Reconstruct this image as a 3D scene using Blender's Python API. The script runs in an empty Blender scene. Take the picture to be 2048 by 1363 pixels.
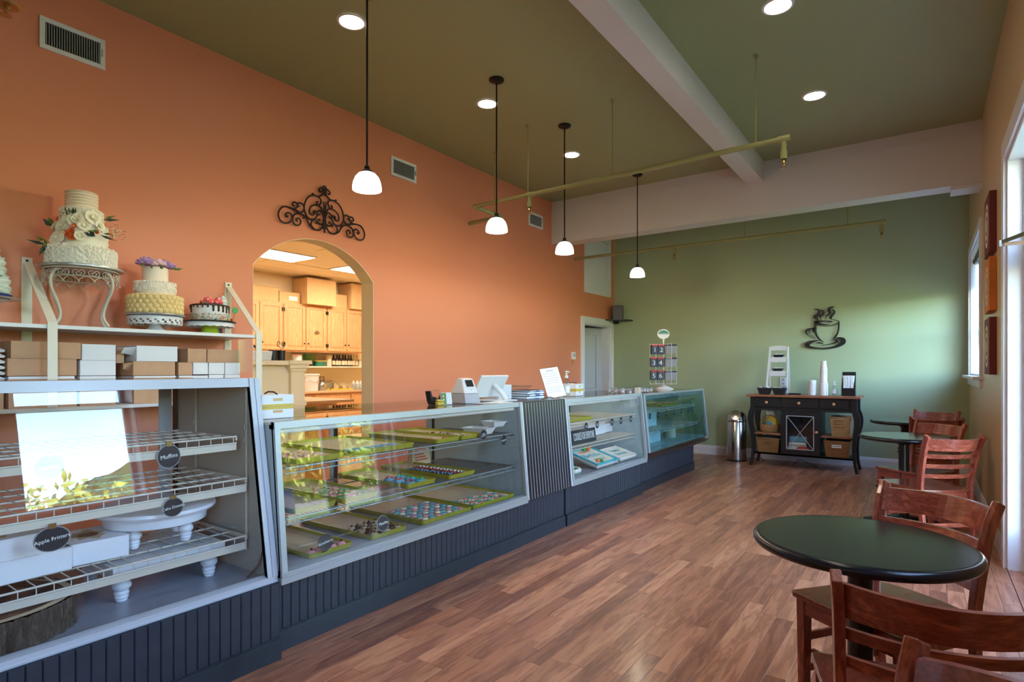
import bpy, bmesh, math, random
from mathutils import Vector, Matrix, noise
R = math.radians
PI = math.pi
random.seed(7)
scene = bpy.context.scene
C = scene.collection

# ------------------------------------------------------------------ camera
cam_data = bpy.data.cameras.new('camera')
cam = bpy.data.objects.new('camera', cam_data)
C.objects.link(cam)
cam.location = (0, 0, 1.32)
cam.rotation_euler = (R(90), 0, math.atan2(828, 1166))
cam_data.sensor_width = 36
cam_data.lens = 1166 / 2048 * 36
cam_data.shift_y = 56.5 / 2048
cam_data.clip_start = 0.02
scene.camera = cam

# ------------------------------------------------------------------ world, sun, exposure
world = bpy.data.worlds.new('sky')
scene.world = world
world.use_nodes = True
wn = world.node_tree
bg = wn.nodes['Background']
sky = wn.nodes.new('ShaderNodeTexSky')
sky.sky_type = 'NISHITA'
sky.sun_disc = False
sky.sun_elevation = R(42)
sky.sun_rotation = R(-75)
sky.air_density = 1.0
sky.dust_density = 0.3
sky.ozone_density = 1.2
wn.links.new(sky.outputs[0], bg.inputs['Color'])
bg.inputs['Strength'].default_value = 2.8
sun_data = bpy.data.lights.new('sun', 'SUN')
sun_data.energy = 34
sun_data.angle = R(1)
sun_data.color = (1, .93, .82)
sun = bpy.data.objects.new('sun', sun_data)
C.objects.link(sun)
sun.rotation_euler = Vector((-.72, .1, .68)).to_track_quat('Z', 'Y').to_euler()
scene.view_settings.view_transform = 'Standard'
scene.view_settings.look = 'None'
scene.view_settings.gamma = 1
scene.view_settings.use_curve_mapping = False
scene.view_settings.exposure = 1.08
cy = scene.cycles
cy.use_denoising = True
cy.max_bounces = 12
cy.diffuse_bounces = 5
cy.glossy_bounces = 5
cy.transmission_bounces = 8
cy.transparent_max_bounces = 24
cy.sample_clamp_indirect = 6
cy.caustics_reflective = False
cy.caustics_refractive = False
def portal(x, y0, y1, z0, z1):
    d = bpy.data.lights.new('daylight_portal', 'AREA')
    d.shape = 'RECTANGLE'
    d.size = z1 - z0
    d.size_y = y1 - y0
    d.cycles.is_portal = True
    o = bpy.data.objects.new('daylight_portal', d)
    C.objects.link(o)
    o.location = (x, (y0 + y1) / 2, (z0 + z1) / 2)
    o.rotation_euler = (0, R(90), 0)
portal(.66, 1.42, 2.28, 1.2, 2.7)
portal(.66, 3.4, 5.05, .2, 2.7)
portal(.66, 7.2, 8.9, 1.25, 2.65)
portal(.66, -1.3, -.5, .9, 2.7)  # serves the added window behind the camera

# ------------------------------------------------------------------ mesh builder
class MB:
    def __init__(s, smooth=False):
        s.v = []; s.f = []; s.smooth = smooth; s.mi = []; s.m = 0
    def add(s, vs, fs):
        b = len(s.v)
        s.v += [tuple(p) for p in vs]
        s.f += [tuple(b + i for i in f) for f in fs]
        s.mi += [s.m] * len(fs)
        return s
    def box(s, x0, x1, y0, y1, z0, z1, M=None):
        vs = [Vector((x, y, z)) for z in (z0, z1) for y in (y0, y1) for x in (x0, x1)]
        if M: vs = [M @ p for p in vs]
        return s.add(vs, [(0, 2, 3, 1), (4, 5, 7, 6), (0, 1, 5, 4), (1, 3, 7, 5), (3, 2, 6, 7), (2, 0, 4, 6)])
    def taper(s, c, z0, z1, a, b, M=None):   # frustum with half sizes a (bottom) and b (top)
        vs = []
        for z, (hx, hy) in ((z0, a), (z1, b)):
            for y in (-hy, hy):
                for x in (-hx, hx): vs.append(Vector((c[0] + x, c[1] + y, z)))
        if M: vs = [M @ p for p in vs]
        return s.add(vs, [(0, 2, 3, 1), (4, 5, 7, 6), (0, 1, 5, 4), (1, 3, 7, 5), (3, 2, 6, 7), (2, 0, 4, 6)])
    def prism(s, poly, a, b, plane='xz'):     # polygon in a plane, extruded from a to b along the third axis
        def P(u, w, t):
            return {'xz': (u, t, w), 'yz': (t, u, w), 'xy': (u, w, t)}[plane]
        n = len(poly)
        vs = [P(u, w, a) for u, w in poly] + [P(u, w, b) for u, w in poly]
        fs = [tuple(range(n)), tuple(range(2 * n - 1, n - 1, -1))]
        fs += [(i, i + n, (i + 1) % n + n, (i + 1) % n) for i in range(n)]
        return s.add(vs, fs)
    def lathe(s, prof, c=(0, 0, 0), n=24, cap=True, sx=1, sy=1, M=None):
        vs = []; fs = []
        for r, z in prof:
            for i in range(n):
                a = 2 * PI * i / n
                p = Vector((c[0] + r * math.cos(a) * sx, c[1] + r * math.sin(a) * sy, c[2] + z))
                vs.append(M @ p if M else p)
        for k in range(len(prof) - 1):
            for i in range(n):
                j = (i + 1) % n
                fs.append((k * n + i, k * n + j, (k + 1) * n + j, (k + 1) * n + i))
        if cap:
            fs.append(tuple(range(n - 1, -1, -1)))
            fs.append(tuple((len(prof) - 1) * n + i for i in range(n)))
        return s.add(vs, fs)
    def tube(s, path, r, n=8, side=None, rect=None, closed=False):
        P = [Vector(p) for p in path]
        vs = []; fs = []; m = len(P)
        prev = None
        for k, p in enumerate(P):
            if closed: t = P[(k + 1) % m] - P[k - 1]
            else: t = P[min(k + 1, m - 1)] - P[max(k - 1, 0)]
            t.normalize()
            if side is not None:
                u = Vector(side); u = (u - t * u.dot(t))
            elif prev is None:
                u = t.orthogonal()
            else:
                u = prev - t * prev.dot(t)
            if u.length < 1e-6: u = t.orthogonal()
            u.normalize(); w = t.cross(u); prev = u
            if rect:
                q = rect[k] if isinstance(rect, list) else rect
                for a, b in ((-1, -1), (1, -1), (1, 1), (-1, 1)): vs.append(p + u * (a * q[0] / 2) + w * (b * q[1] / 2))
            else:
                rr = r[k] if isinstance(r, (list, tuple)) else r
                for i in range(n):
                    a = 2 * PI * i / n
                    vs.append(p + u * (math.cos(a) * rr) + w * (math.sin(a) * rr))
        nn = 4 if rect else n
        for k in range(m if closed else m - 1):
            k2 = (k + 1) % m
            for i in range(nn):
                j = (i + 1) % nn
                fs.append((k * nn + i, k * nn + j, k2 * nn + j, k2 * nn + i))
        if not closed:
            fs.append(tuple(range(nn - 1, -1, -1)))
            fs.append(tuple((m - 1) * nn + i for i in range(nn)))
        return s.add(vs, fs)
    def ball(s, c, r, n=8, m=6, sc=(1, 1, 1)):
        prof = []
        vs = [(c[0], c[1], c[2] - r * sc[2])]; fs = []
        for k in range(1, m):
            a = -PI / 2 + PI * k / m
            for i in range(n):
                t = 2 * PI * i / n
                vs.append((c[0] + r * sc[0] * math.cos(a) * math.cos(t), c[1] + r * sc[1] * math.cos(a) * math.sin(t), c[2] + r * sc[2] * math.sin(a)))
        vs.append((c[0], c[1], c[2] + r * sc[2]))
        for i in range(n):
            j = (i + 1) % n
            fs.append((0, 1 + j, 1 + i))
            for k in range(m - 2):
                fs.append((1 + k * n + i, 1 + k * n + j, 1 + (k + 1) * n + j, 1 + (k + 1) * n + i))
            fs.append((1 + (m - 2) * n + i, 1 + (m - 2) * n + j, len(vs) - 1))
        return s.add(vs, fs)
    def quad(s, a, b, c, d): return s.add([a, b, c, d], [(0, 1, 2, 3)])

LOC = {}          # world matrices of the roots
def world_of(o):
    return LOC.get(o.name, Matrix.Identity(4))
def build(name, mb, mat, parent=None, bevel=0, world=True, smooth=None, seg=2, warp=None, sub=0):
    """link a builder as ONE mesh object; world=True means its vertices are given in world space"""
    me = bpy.data.meshes.new(name)
    vs = mb.v
    if parent is not None and world:
        Mi = world_of(parent).inverted()
        vs = [tuple(Mi @ Vector(p)) for p in vs]
    me.from_pydata(vs, [], mb.f)
    mats = mat if isinstance(mat, (list, tuple)) else [mat]
    for m_ in mats: me.materials.append(m_)
    if len(mats) > 1:
        me.polygons.foreach_set('material_index', mb.mi)
    bm = bmesh.new(); bm.from_mesh(me)
    bmesh.ops.recalc_face_normals(bm, faces=bm.faces)
    if bevel:
        bmesh.ops.bevel(bm, geom=[e for e in bm.edges if e.is_manifold and e.calc_face_angle(0) > .5], offset=bevel, segments=seg, affect='EDGES', profile=.6)
    for _ in range(sub):
        bmesh.ops.subdivide_edges(bm, edges=bm.edges, cuts=1, use_grid_fill=True)
    if warp:
        for v in bm.verts: v.co = warp(v.co)
    bm.to_mesh(me); bm.free()
    sm = mb.smooth if smooth is None else smooth
    if sm:
        for p in me.polygons: p.use_smooth = True
        me.set_sharp_from_angle(angle=R(40))
    o = bpy.data.objects.new(name, me)
    C.objects.link(o)
    if parent is not None:
        o.parent = parent
        LOC[o.name] = world_of(parent)
    return o
def thing(name, label, cat, loc=(0, 0, 0), rz=0, group=None):
    o = bpy.data.objects.new(name, None)
    o.empty_display_size = .05
    C.objects.link(o)
    o.location = loc; o.rotation_euler = (0, 0, rz)
    LOC[o.name] = Matrix.Translation(loc) @ Matrix.Rotation(rz, 4, 'Z')
    o['label'] = label; o['category'] = cat
    if group: o['group'] = group
    return o
def tag(o, label, cat, group=None):
    o['label'] = label; o['category'] = cat
    if group: o['group'] = group
    return o
def solo(name, mb, mat, label, cat, group=None, **k):
    return tag(build(name, mb, mat, **k), label, cat, group)
def struct(name, mb=None, mat=None, parent=None, **k):
    if mb is None:
        o = bpy.data.objects.new(name, None); C.objects.link(o)
    else:
        o = build(name, mb, mat, parent, **k)
    if parent is None: o['kind'] = 'structure'
    return o
def dup(root, loc, rz=0, label=None, group=None, scale=None):
    r = root.copy(); C.objects.link(r)
    r.location = loc; r.rotation_euler = (0, 0, rz)
    if scale: r.scale = scale
    if label: r['label'] = label
    if group: r['group'] = group
    LOC[r.name] = Matrix.Translation(loc) @ Matrix.Rotation(rz, 4, 'Z')
    for ch in list(root.children):
        c = ch.copy(); C.objects.link(c); c.parent = r
        for g in list(ch.children):
            d = g.copy(); C.objects.link(d); d.parent = c
    return r
def text(s, size, M, mat, parent=None, name='lettering', depth=.0006, align='CENTER', sx=1):
    cu = bpy.data.curves.new(name, 'FONT')
    cu.body = s; cu.size = size; cu.extrude = depth
    cu.align_x = align; cu.align_y = 'CENTER'
    cu.space_line = .9
    cu.resolution_u = 3
    cu.materials.append(mat)
    tmp = bpy.data.objects.new(name + '_curve', cu)
    me = bpy.data.meshes.new_from_object(tmp)
    me.name = name
    bpy.data.objects.remove(tmp)
    if not me.materials: me.materials.append(mat)
    o = bpy.data.objects.new(name, me)
    C.objects.link(o)
    if parent is not None:
        o.parent = parent
        M = world_of(parent).inverted() @ M
    o.matrix_local = M @ Matrix.Diagonal((sx, 1, 1, 1))
    return o
def frame(loc, right, up):   # matrix whose X is right, Y is up, Z faces the reader
    r = Vector(right).normalized(); u = Vector(up); u = (u - r * u.dot(r)).normalized()
    n = r.cross(u)
    M = Matrix((r, u, n)).transposed().to_4x4()
    M.translation = Vector(loc)
    return M

# ------------------------------------------------------------------ materials
def lin(c):
    if max(c) > 1: c = tuple(x / 255 for x in c)
    return tuple((x / 12.92 if x <= .04045 else ((x + .055) / 1.055) ** 2.4) for x in c) + (1,)
def new_mat(name):
    m = bpy.data.materials.new(name); m.use_nodes = True
    return m, m.node_tree, m.node_tree.nodes['Principled BSDF']
def N(nt, typ, **k):
    n = nt.nodes.new(typ)
    for a, b in k.items():
        if a in n.inputs.keys(): n.inputs[a].default_value = b
        else: setattr(n, a, b)
    return n
def plain(name, col, rough=.6, metal=0, bump=0, scale=60, vary=0, spec=.5, coat=0, trans=0, emit=0):
    m, nt, b = new_mat(name)
    b.inputs['Base Color'].default_value = lin(col)
    b.inputs['Roughness'].default_value = rough
    b.inputs['Metallic'].default_value = metal
    b.inputs['Specular IOR Level'].default_value = spec
    b.inputs['Coat Weight'].default_value = coat
    b.inputs['Transmission Weight'].default_value = trans
    tc = N(nt, 'ShaderNodeTexCoord')
    nz = N(nt, 'ShaderNodeTexNoise', Scale=scale, Detail=3)
    nt.links.new(tc.outputs['Object'], nz.inputs['Vector'])
    if vary:
        r = N(nt, 'ShaderNodeValToRGB')
        c = lin(col)
        r.color_ramp.elements[0].position = .3; r.color_ramp.elements[1].position = .7
        r.color_ramp.elements[0].color = tuple(x * (1 - vary) for x in c[:3]) + (1,)
        r.color_ramp.elements[1].color = tuple(min(1, x * (1 + vary)) for x in c[:3]) + (1,)
        nt.links.new(nz.outputs[0], r.inputs[0]); nt.links.new(r.outputs[0], b.inputs['Base Color'])
    if bump:
        bp = N(nt, 'ShaderNodeBump', Strength=bump, Distance=.002)
        nt.links.new(nz.outputs[0], bp.inputs['Height']); nt.links.new(bp.outputs[0], b.inputs['Normal'])
    if emit:
        b.inputs['Emission Color'].default_value = lin(col); b.inputs['Emission Strength'].default_value = emit
    return m
def wood(name, cols, scale=(1, 12, 12), rough=.4, fig=3.0, coat=0, per_object=0, bump=.15, big=1.0):
    """grain runs along the axis with the small scale"""
    m, nt, b = new_mat(name)
    tc = N(nt, 'ShaderNodeTexCoord')
    oi = N(nt, 'ShaderNodeObjectInfo')
    mp = N(nt, 'ShaderNodeMapping'); mp.inputs['Scale'].default_value = scale
    off = N(nt, 'ShaderNodeVectorMath', operation='SCALE'); off.inputs['Scale'].default_value = 37
    cmb = N(nt, 'ShaderNodeCombineXYZ')
    for i in range(3): nt.links.new(oi.outputs['Random'], cmb.inputs[i])
    nt.links.new(cmb.outputs[0], off.inputs[0])
    ad = N(nt, 'ShaderNodeVectorMath', operation='ADD')
    nt.links.new(tc.outputs['Object'], ad.inputs[0]); nt.links.new(off.outputs[0], ad.inputs[1])
    nt.links.new(ad.outputs[0], mp.inputs['Vector'])
    n1 = N(nt, 'ShaderNodeTexNoise', Scale=fig, Detail=4, Distortion=1.2)
    n2 = N(nt, 'ShaderNodeTexNoise', Scale=fig * 7, Detail=3)
    nt.links.new(mp.outputs[0], n1.inputs['Vector']); nt.links.new(mp.outputs[0], n2.inputs['Vector'])
    mth = N(nt, 'ShaderNodeMath', operation='MULTIPLY'); mth.inputs[1].default_value = 9 * big
    sn = N(nt, 'ShaderNodeMath', operation='SINE')
    nt.links.new(n1.outputs[0], mth.inputs[0]); nt.links.new(mth.outputs[0], sn.inputs[0])
    mx = N(nt, 'ShaderNodeMath', operation='MULTIPLY_ADD'); mx.inputs[1].default_value = .22; mx.inputs[2].default_value = .25
    nt.links.new(sn.outputs[0], mx.inputs[0])
    m2 = N(nt, 'ShaderNodeMath', operation='MULTIPLY_ADD'); m2.inputs[1].default_value = .5
    nt.links.new(n2.outputs[0], m2.inputs[0]); nt.links.new(mx.outputs[0], m2.inputs[2])
    r = N(nt, 'ShaderNodeValToRGB')
    e = r.color_ramp.elements
    e[0].position = .2; e[0].color = lin(cols[0]); e[1].position = .85; e[1].color = lin(cols[-1])
    if len(cols) > 2:
        k = e.new(.5); k.color = lin(cols[1])
    nt.links.new(m2.outputs[0], r.inputs[0])
    out = r.outputs[0]
    if per_object:
        hs = N(nt, 'ShaderNodeHueSaturation')
        mr = N(nt, 'ShaderNodeMapRange'); mr.inputs['To Min'].default_value = 1 - per_object; mr.inputs['To Max'].default_value = 1 + per_object
        nt.links.new(oi.outputs['Random'], mr.inputs['Value'])
        nt.links.new(mr.outputs[0], hs.inputs['Value']); nt.links.new(out, hs.inputs['Color'])
        out = hs.outputs[0]
    nt.links.new(out, b.inputs['Base Color'])
    b.inputs['Roughness'].default_value = rough
    b.inputs['Coat Weight'].default_value = coat; b.inputs['Coat Roughness'].default_value = .15
    bp = N(nt, 'ShaderNodeBump', Strength=bump, Distance=.001)
    nt.links.new(n2.outputs[0], bp.inputs['Height']); nt.links.new(bp.outputs[0], b.inputs['Normal'])
    return m
def glass(name, tint=(1, 1, 1), f0=.04, rough=0):
    m, nt, b = new_mat(name)
    nt.nodes.remove(b)
    geo = N(nt, 'ShaderNodeNewGeometry')
    dt = N(nt, 'ShaderNodeVectorMath', operation='DOT_PRODUCT')
    nt.links.new(geo.outputs['Incoming'], dt.inputs[0]); nt.links.new(geo.outputs['Normal'], dt.inputs[1])
    ab = N(nt, 'ShaderNodeMath', operation='ABSOLUTE'); nt.links.new(dt.outputs['Value'], ab.inputs[0])
    sb = N(nt, 'ShaderNodeMath', operation='SUBTRACT'); sb.inputs[0].default_value = 1; nt.links.new(ab.outputs[0], sb.inputs[1])
    pw = N(nt, 'ShaderNodeMath', operation='POWER'); pw.inputs[1].default_value = 5; nt.links.new(sb.outputs[0], pw.inputs[0])
    ma = N(nt, 'ShaderNodeMath', operation='MULTIPLY_ADD'); ma.inputs[1].default_value = 1 - f0; ma.inputs[2].default_value = f0
    nt.links.new(pw.outputs[0], ma.inputs[0])
    tr = N(nt, 'ShaderNodeBsdfTransparent', Color=tuple(tint) + (1,))
    gl = N(nt, 'ShaderNodeBsdfGlossy', Roughness=rough)
    mx = N(nt, 'ShaderNodeMixShader')
    nt.links.new(ma.outputs[0], mx.inputs[0]); nt.links.new(tr.outputs[0], mx.inputs[1]); nt.links.new(gl.outputs[0], mx.inputs[2])
    nt.links.new(mx.outputs[0], nt.nodes['Material Output'].inputs[0])
    return m
def emit(name, col, s):
    m, nt, b = new_mat(name)
    nt.nodes.remove(b)
    e = N(nt, 'ShaderNodeEmission', Color=lin(col), Strength=s)
    nt.links.new(e.outputs[0], nt.nodes['Material Output'].inputs[0])
    return m
def speckle(name, base, cols, scale=120, thr=.5, rough=.6, mix=.5):
    m, nt, b = new_mat(name)
    tc = N(nt, 'ShaderNodeTexCoord'); vo = N(nt, 'ShaderNodeTexVoronoi', Scale=scale)
    nt.links.new(tc.outputs['Object'], vo.inputs['Vector'])
    r = N(nt, 'ShaderNodeValToRGB'); r.color_ramp.interpolation = 'CONSTANT'
    e = r.color_ramp.elements
    e[0].position = 0; e[0].color = lin(base); e[1].position = thr; e[1].color = lin(cols[0])
    for i, c in enumerate(cols[1:]):
        k = e.new(thr + (1 - thr) * (i + 1) / len(cols)); k.color = lin(c)
    sp = N(nt, 'ShaderNodeSeparateColor'); nt.links.new(vo.outputs['Color'], sp.inputs[0])
    nt.links.new(sp.outputs[0], r.inputs[0]); nt.links.new(r.outputs[0], b.inputs['Base Color'])
    b.inputs['Roughness'].default_value = rough
    bp = N(nt, 'ShaderNodeBump', Strength=.4, Distance=.002)
    nt.links.new(vo.outputs['Distance'], bp.inputs['Height']); nt.links.new(bp.outputs[0], b.inputs['Normal'])
    return m

M = dict(
    orange=plain('orange wall paint', (224, 140, 108), .5, bump=.12, scale=180),
    green=plain('green wall paint', (168, 183, 148), .5, bump=.12, scale=180),
    ceil=plain('olive ceiling paint', (156, 164, 122), .45, bump=.1, scale=180),
    tan=plain('tan wall paint', (206, 176, 138), .35, bump=.12, scale=180),
    cream=plain('cream kitchen paint', (240, 220, 182), .6),
    ktile=plain('kitchen ceiling tile', (238, 225, 195), .9, bump=.3, scale=300),
    beam=plain('beam paint', (214, 212, 214), .5),
    trim=plain('white trim paint', (226, 226, 232), .3), cframe=plain('white case frame', (186, 190, 198), .3), casetop=plain('glossy grey case top', (96, 92, 92), .08),
    white=plain('white enamel', (222, 222, 224), .35),
    offwhite=plain('off white lacquer', (226, 222, 212), .4),
    bracket=plain('painted bracket', (228, 220, 204), .4),
    alum=plain('brushed aluminium', (176, 182, 184), .42, .45, bump=.05, scale=400),
    steel=plain('stainless steel', (190, 188, 186), .22, 1, bump=.02, scale=300),
    chrome=plain('chrome wire', (130, 140, 142), .4, .5),
    caseint=plain('case interior beige', (176, 172, 160), .4),
    caseint2=plain('case interior pale blue', (168, 184, 188), .4),
    deck=plain('grey case deck', (150, 156, 168), .3, vary=.06, scale=8),
    bead=plain('worn charcoal paint', (44, 50, 60), .45, vary=.18, scale=14, bump=.1),
    toe=plain('dark grey toe board', (38, 46, 54), .35, vary=.15, scale=10),
    panel=plain('black ribbed laminate', (34, 37, 42), .28),
    groove=plain('worn pale groove', (190, 186, 184), .6),
    black=plain('black satin', (24, 25, 28), .35),
    blackp=plain('black plastic', (22, 23, 26), .3),
    bronze=plain('dark bronze', (40, 32, 28), .4, .6),
    iron=plain('dark wrought iron', (46, 30, 24), .5, .3),
    pipe=plain('pipe painted olive', (150, 150, 98), .45),
    brass=plain('sprinkler brass', (180, 150, 100), .3, .9),
    wirew=plain('cream coated wire', (206, 196, 180), .4),
    tray=plain('lime fibreglass tray', (166, 160, 54), .35, vary=.05, scale=20),
    paper=plain('parchment paper', (206, 184, 152), .7, bump=.15, scale=40),
    sheet=plain('white paper', (244, 244, 242), .6),
    board=plain('chalk black', (28, 30, 36), .5),
    signrim=plain('clear sign rim', (150, 152, 156), .3),
    chalk=plain('chalk white', (232, 232, 228), .8),
    kraft=plain('kraft cardboard', (198, 154, 120), .8, vary=.05, scale=12),
    kraft2=plain('brown shipping cardboard', (216, 176, 126), .85, vary=.06, scale=9),
    wbox=plain('white cake box card', (228, 226, 230), .55),
    yellow=plain('yellow print', (214, 180, 70), .6),
    red=plain('red print', (190, 40, 36), .5),
    icing=plain('white buttercream', (240, 234, 222), .6, bump=.3, scale=90),
    icing2=plain('cream fondant', (240, 226, 208), .55),
    yicing=plain('yellow buttercream', (240, 212, 150), .6),
    mint=plain('pale mint icing', (214, 228, 222), .6),
    blueb=plain('navy ribbon', (30, 52, 120), .4),
    silver=plain('silver foil board', (198, 200, 206), .25, .7, bump=.5, scale=220),
    choc=plain('chocolate', (62, 34, 26), .3),
    lime=plain('lime ceramic', (168, 190, 42), .2),
    pinkd=speckle('pink dotted candy', (232, 92, 92), [(250, 240, 236)], 90, .86),
    petal=plain('ivory petal', (246, 240, 220), .6),
    petalp=plain('lilac petal', (176, 140, 196), .6, vary=.15, scale=30),
    petalr=plain('blush petal', (232, 196, 204), .6),
    petalo=plain('orange petal', (216, 94, 40), .6),
    leaf=plain('dark leaf', (58, 84, 72), .5),
    leafg=plain('green leaf', (104, 134, 62), .5),
    glass=glass('clear glass', (.975, .985, .99), .034),
    wglass=glass('window glass', (.98, .99, .99)),
    tglass=glass('teal edge glass', (.74, .9, .92), .05),
    topglass=glass('counter glass', (.86, .92, .9), .06),
    plasticc=glass('clear plastic', (.93, .95, .95), .07, .1),
    shade=None, teal=plain('teal icing', (60, 176, 186), .5),
    greeni=plain('green icing', (60, 160, 90), .5), orangei=plain('orange icing', (240, 130, 70), .5),
    pinki=plain('pink icing', (232, 150, 160), .5), bluei=plain('blue icing', (80, 160, 190), .5),
    biscuit=plain('biscuit', (206, 170, 112), .7), tan2=plain('tan biscuit', (190, 166, 132), .7),
    maroon=plain('maroon canvas', (110, 38, 40), .6), rust=plain('ochre canvas', (208, 120, 48), .6, vary=.2, scale=6),
    thermo=plain('warm white plastic', (238, 232, 222), .4), greyd=plain('grey door paint', (176, 176, 184), .4),
    dark=plain('dark void', (30, 26, 24), .9), wood3=plain('wood knob', (205, 150, 100), .4),
    laminate=plain('kitchen laminate', (205, 172, 140), .4), bluep=plain('blue print', (60, 100, 170), .5),
    bgreen=glass('green plastic', (.5, .8, .5), .06, .2), teapl=plain('teal plastic', (60, 130, 110), .4),
    bottle=plain('dark bottle', (52, 36, 28), .2), label=plain('cream label', (226, 208, 182), .6),
    grass=plain('grass', (88, 106, 58), .9, vary=.3, scale=2), asphalt=plain('pale road', (128, 124, 122), .9, vary=.06, scale=3),
    hill=plain('wooded hill', (78, 98, 50), .95, vary=.6, scale=1.1), bark=plain('bark', (96, 82, 70), .9, bump=.6, scale=20),
    foliage=plain('tree foliage', (176, 182, 78), .8, vary=.35, scale=1.5), foliage2=plain('darker foliage', (128, 150, 66), .8, vary=.35, scale=1.5),
    lawnsign=plain('blue sign face', (40, 90, 170), .5),
)
M['oak'] = wood('kitchen oak', [(206, 154, 108), (226, 176, 128), (234, 188, 144)], (10, 10, 1.2), .4, 2.2)
M['cherry'] = wood('cherry chair wood', [(122, 52, 40), (180, 94, 72), (210, 124, 92)], (9, 9, 1.6), .28, 2.5, coat=.4, per_object=.12)
M['cherryh'] = wood('cherry chair rail wood', [(122, 52, 40), (180, 94, 72), (210, 124, 92)], (1.6, 9, 9), .28, 2.5, coat=.4, per_object=.12)
M['seatw'] = wood('cherry seat wood', [(112, 48, 36), (146, 70, 50), (166, 88, 62)], (6, 1.5, 6), .22, 2.5, coat=.5)
M['bartop'] = wood('bar top wood', [(134, 78, 52), (170, 112, 80), (186, 130, 96)], (1.5, 10, 10), .35, 3)
def plank_mats():
    out = []
    for i, (a, b_, c) in enumerate([((138, 84, 62), (174, 112, 82), (188, 126, 94)), ((148, 92, 68), (182, 120, 88), (198, 136, 104)),
                                   ((126, 76, 58), (160, 102, 76), (174, 116, 88)), ((158, 100, 74), (194, 132, 98), (210, 150, 114))]):
        out.append(wood('floor plank %s' % 'abcd'[i], [a, b_, c], (11, 1.3, 11), .34, 2.0, coat=.12, per_object=.09, bump=.03, big=1.35))
    return out
PL = plank_mats()

DOWN, PEND = 9, 10
# ------------------------------------------------------------------ shell
XL, XR, YB, YF, H = -4.37, .437, 9.18, -1.7, 3.71
WT = .16
# arch outline
A0, A1, ASP, ATP = 2.591, 3.833, 2.16, 2.46
half = (A1 - A0) / 2; rise = ATP - ASP
AR = (half * half + rise * rise) / (2 * rise)
def arch_z(y):
    d = y - (A0 + A1) / 2
    return ATP - AR + math.sqrt(max(AR * AR - d * d, 0))
w = MB()
w.box(XL - WT, XL, YF, A0, 0, H)
NA = 28
for i in range(NA):
    y0 = A0 + (A1 - A0) * i / NA; y1 = A0 + (A1 - A0) * (i + 1) / NA
    w.prism([(y0, arch_z(y0)), (y1, arch_z(y1)), (y1, H), (y0, H)], XL - WT, XL, 'yz')
D0, D1, DZ = 8.09, 9.03, 2.05
w.box(XL - WT, XL, A1, D0, 0, H)
w.box(XL - WT, XL, D0, D1, DZ, H)
w.box(XL - WT, XL, D1, YB + .15, 0, H)
wl = struct('wall_left', w, M['orange'])
# cream painted reveal of the arch (thin skin on the cut faces)
w = MB(smooth=False)
pts = [(A0, 0), (A0, ASP)] + [(A0 + (A1 - A0) * i / NA, arch_z(A0 + (A1 - A0) * i / NA)) for i in range(1, NA)] + [(A1, ASP), (A1, 0)]
for k in range(len(pts) - 1):
    (a, b_), (c, d) = pts[k], pts[k + 1]
    t = .004
    def off(p):
        return (p[0] + (t if p[0] < (A0 + A1) / 2 else -t), p[1] - (t if p[1] >= ASP else 0))
    o1, o2 = off(pts[k]), off(pts[k + 1])
    w.add([(XL - WT, a, b_), (XL, a, b_), (XL, c, d), (XL - WT, c, d), (XL - WT, o1[0], o1[1]), (XL, o1[0], o1[1]), (XL, o2[0], o2[1]), (XL - WT, o2[0], o2[1])],
          [(0, 1, 2, 3), (7, 6, 5, 4), (0, 4, 5, 1), (2, 6, 7, 3), (1, 5, 6, 2), (0, 3, 7, 4)])
struct('arch_reveal', w, M['cream'], wl)
struct('wall_back', MB().box(XL - WT, XR + .2, YB, YB + .15, 0, H), M['green'])
struct('wall_front', MB().box(XL - WT, XR + .2, YF - .15, YF, 0, H), M['tan'])
struct('ceiling', MB().box(XL - WT, XR + .2, YF - .15, YB + .15, H, H + .15), M['ceil'])
# right wall with openings: (y0, y1, z0, z1)
OP = [(-1.3, -.5, .9, 2.70), (1.42, 2.28, 1.2, 2.70), (3.40, 5.05, 0, 2.72), (7.2, 8.92, 1.25, 2.68)]  # first opening belongs to an added, unseen window behind the camera
w = MB(); y = YF - .15
for (a, b_, c, d) in OP:
    w.box(XR, XR + .2, y, a, 0, H)
    if c > 0: w.box(XR, XR + .2, a, b_, 0, c)
    w.box(XR, XR + .2, a, b_, d, H)
    y = b_
w.box(XR, XR + .2, y, YB + .15, 0, H)
wr = struct('wall_right', w, M['tan'])
# beams
bb = MB().box(XL, XR, 7.13, 7.38, 3.11, 3.60).box(XL, XR, 7.145, 7.365, 3.60, H).box(.20, XR, 7.15, 7.42, 3.075, 3.11)
struct('cross_beam', bb, M['beam'])
struct('long_beam', MB().box(-1.70, -1.52, YF, 7.145, 3.47, H), M['beam'])
# floor slab and planks
fl = struct('floor', MB().box(XL - WT, XR + .2, YF - .15, YB + .15, -.12, -.008), M['dark'])
rows = []
PW = .0835
x = XR - .002
lens = [.42, .55, .7, .85, 1.0]
rnd = random.Random(3)
allp = []
ri = 0
while x > XL:
    y = YF + rnd.uniform(-.7, 0)
    x0 = max(x - PW, XL)
    while y < YB:
        L = rnd.choice(lens)
        a, b_ = max(y, YF), min(y + L, YB)
        if b_ - a > .02: allp.append((x0, x, a, b_))
        y += L
    x -= PW
def zc_of(x, y): return .579 * -x + .8153 * y
vis = []
rest = []
for p in allp:
    cx, cyy = (p[0] + p[1]) / 2, (p[2] + p[3]) / 2
    z = zc_of(cx, cyy); xc = .8153 * cx + .579 * cyy
    ok = z > .2 and cx > -2.5 and abs(xc / z) < 1.0 and z > 1.9 * 1
    (vis if ok else rest).append((z, p))
vis.sort()
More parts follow.
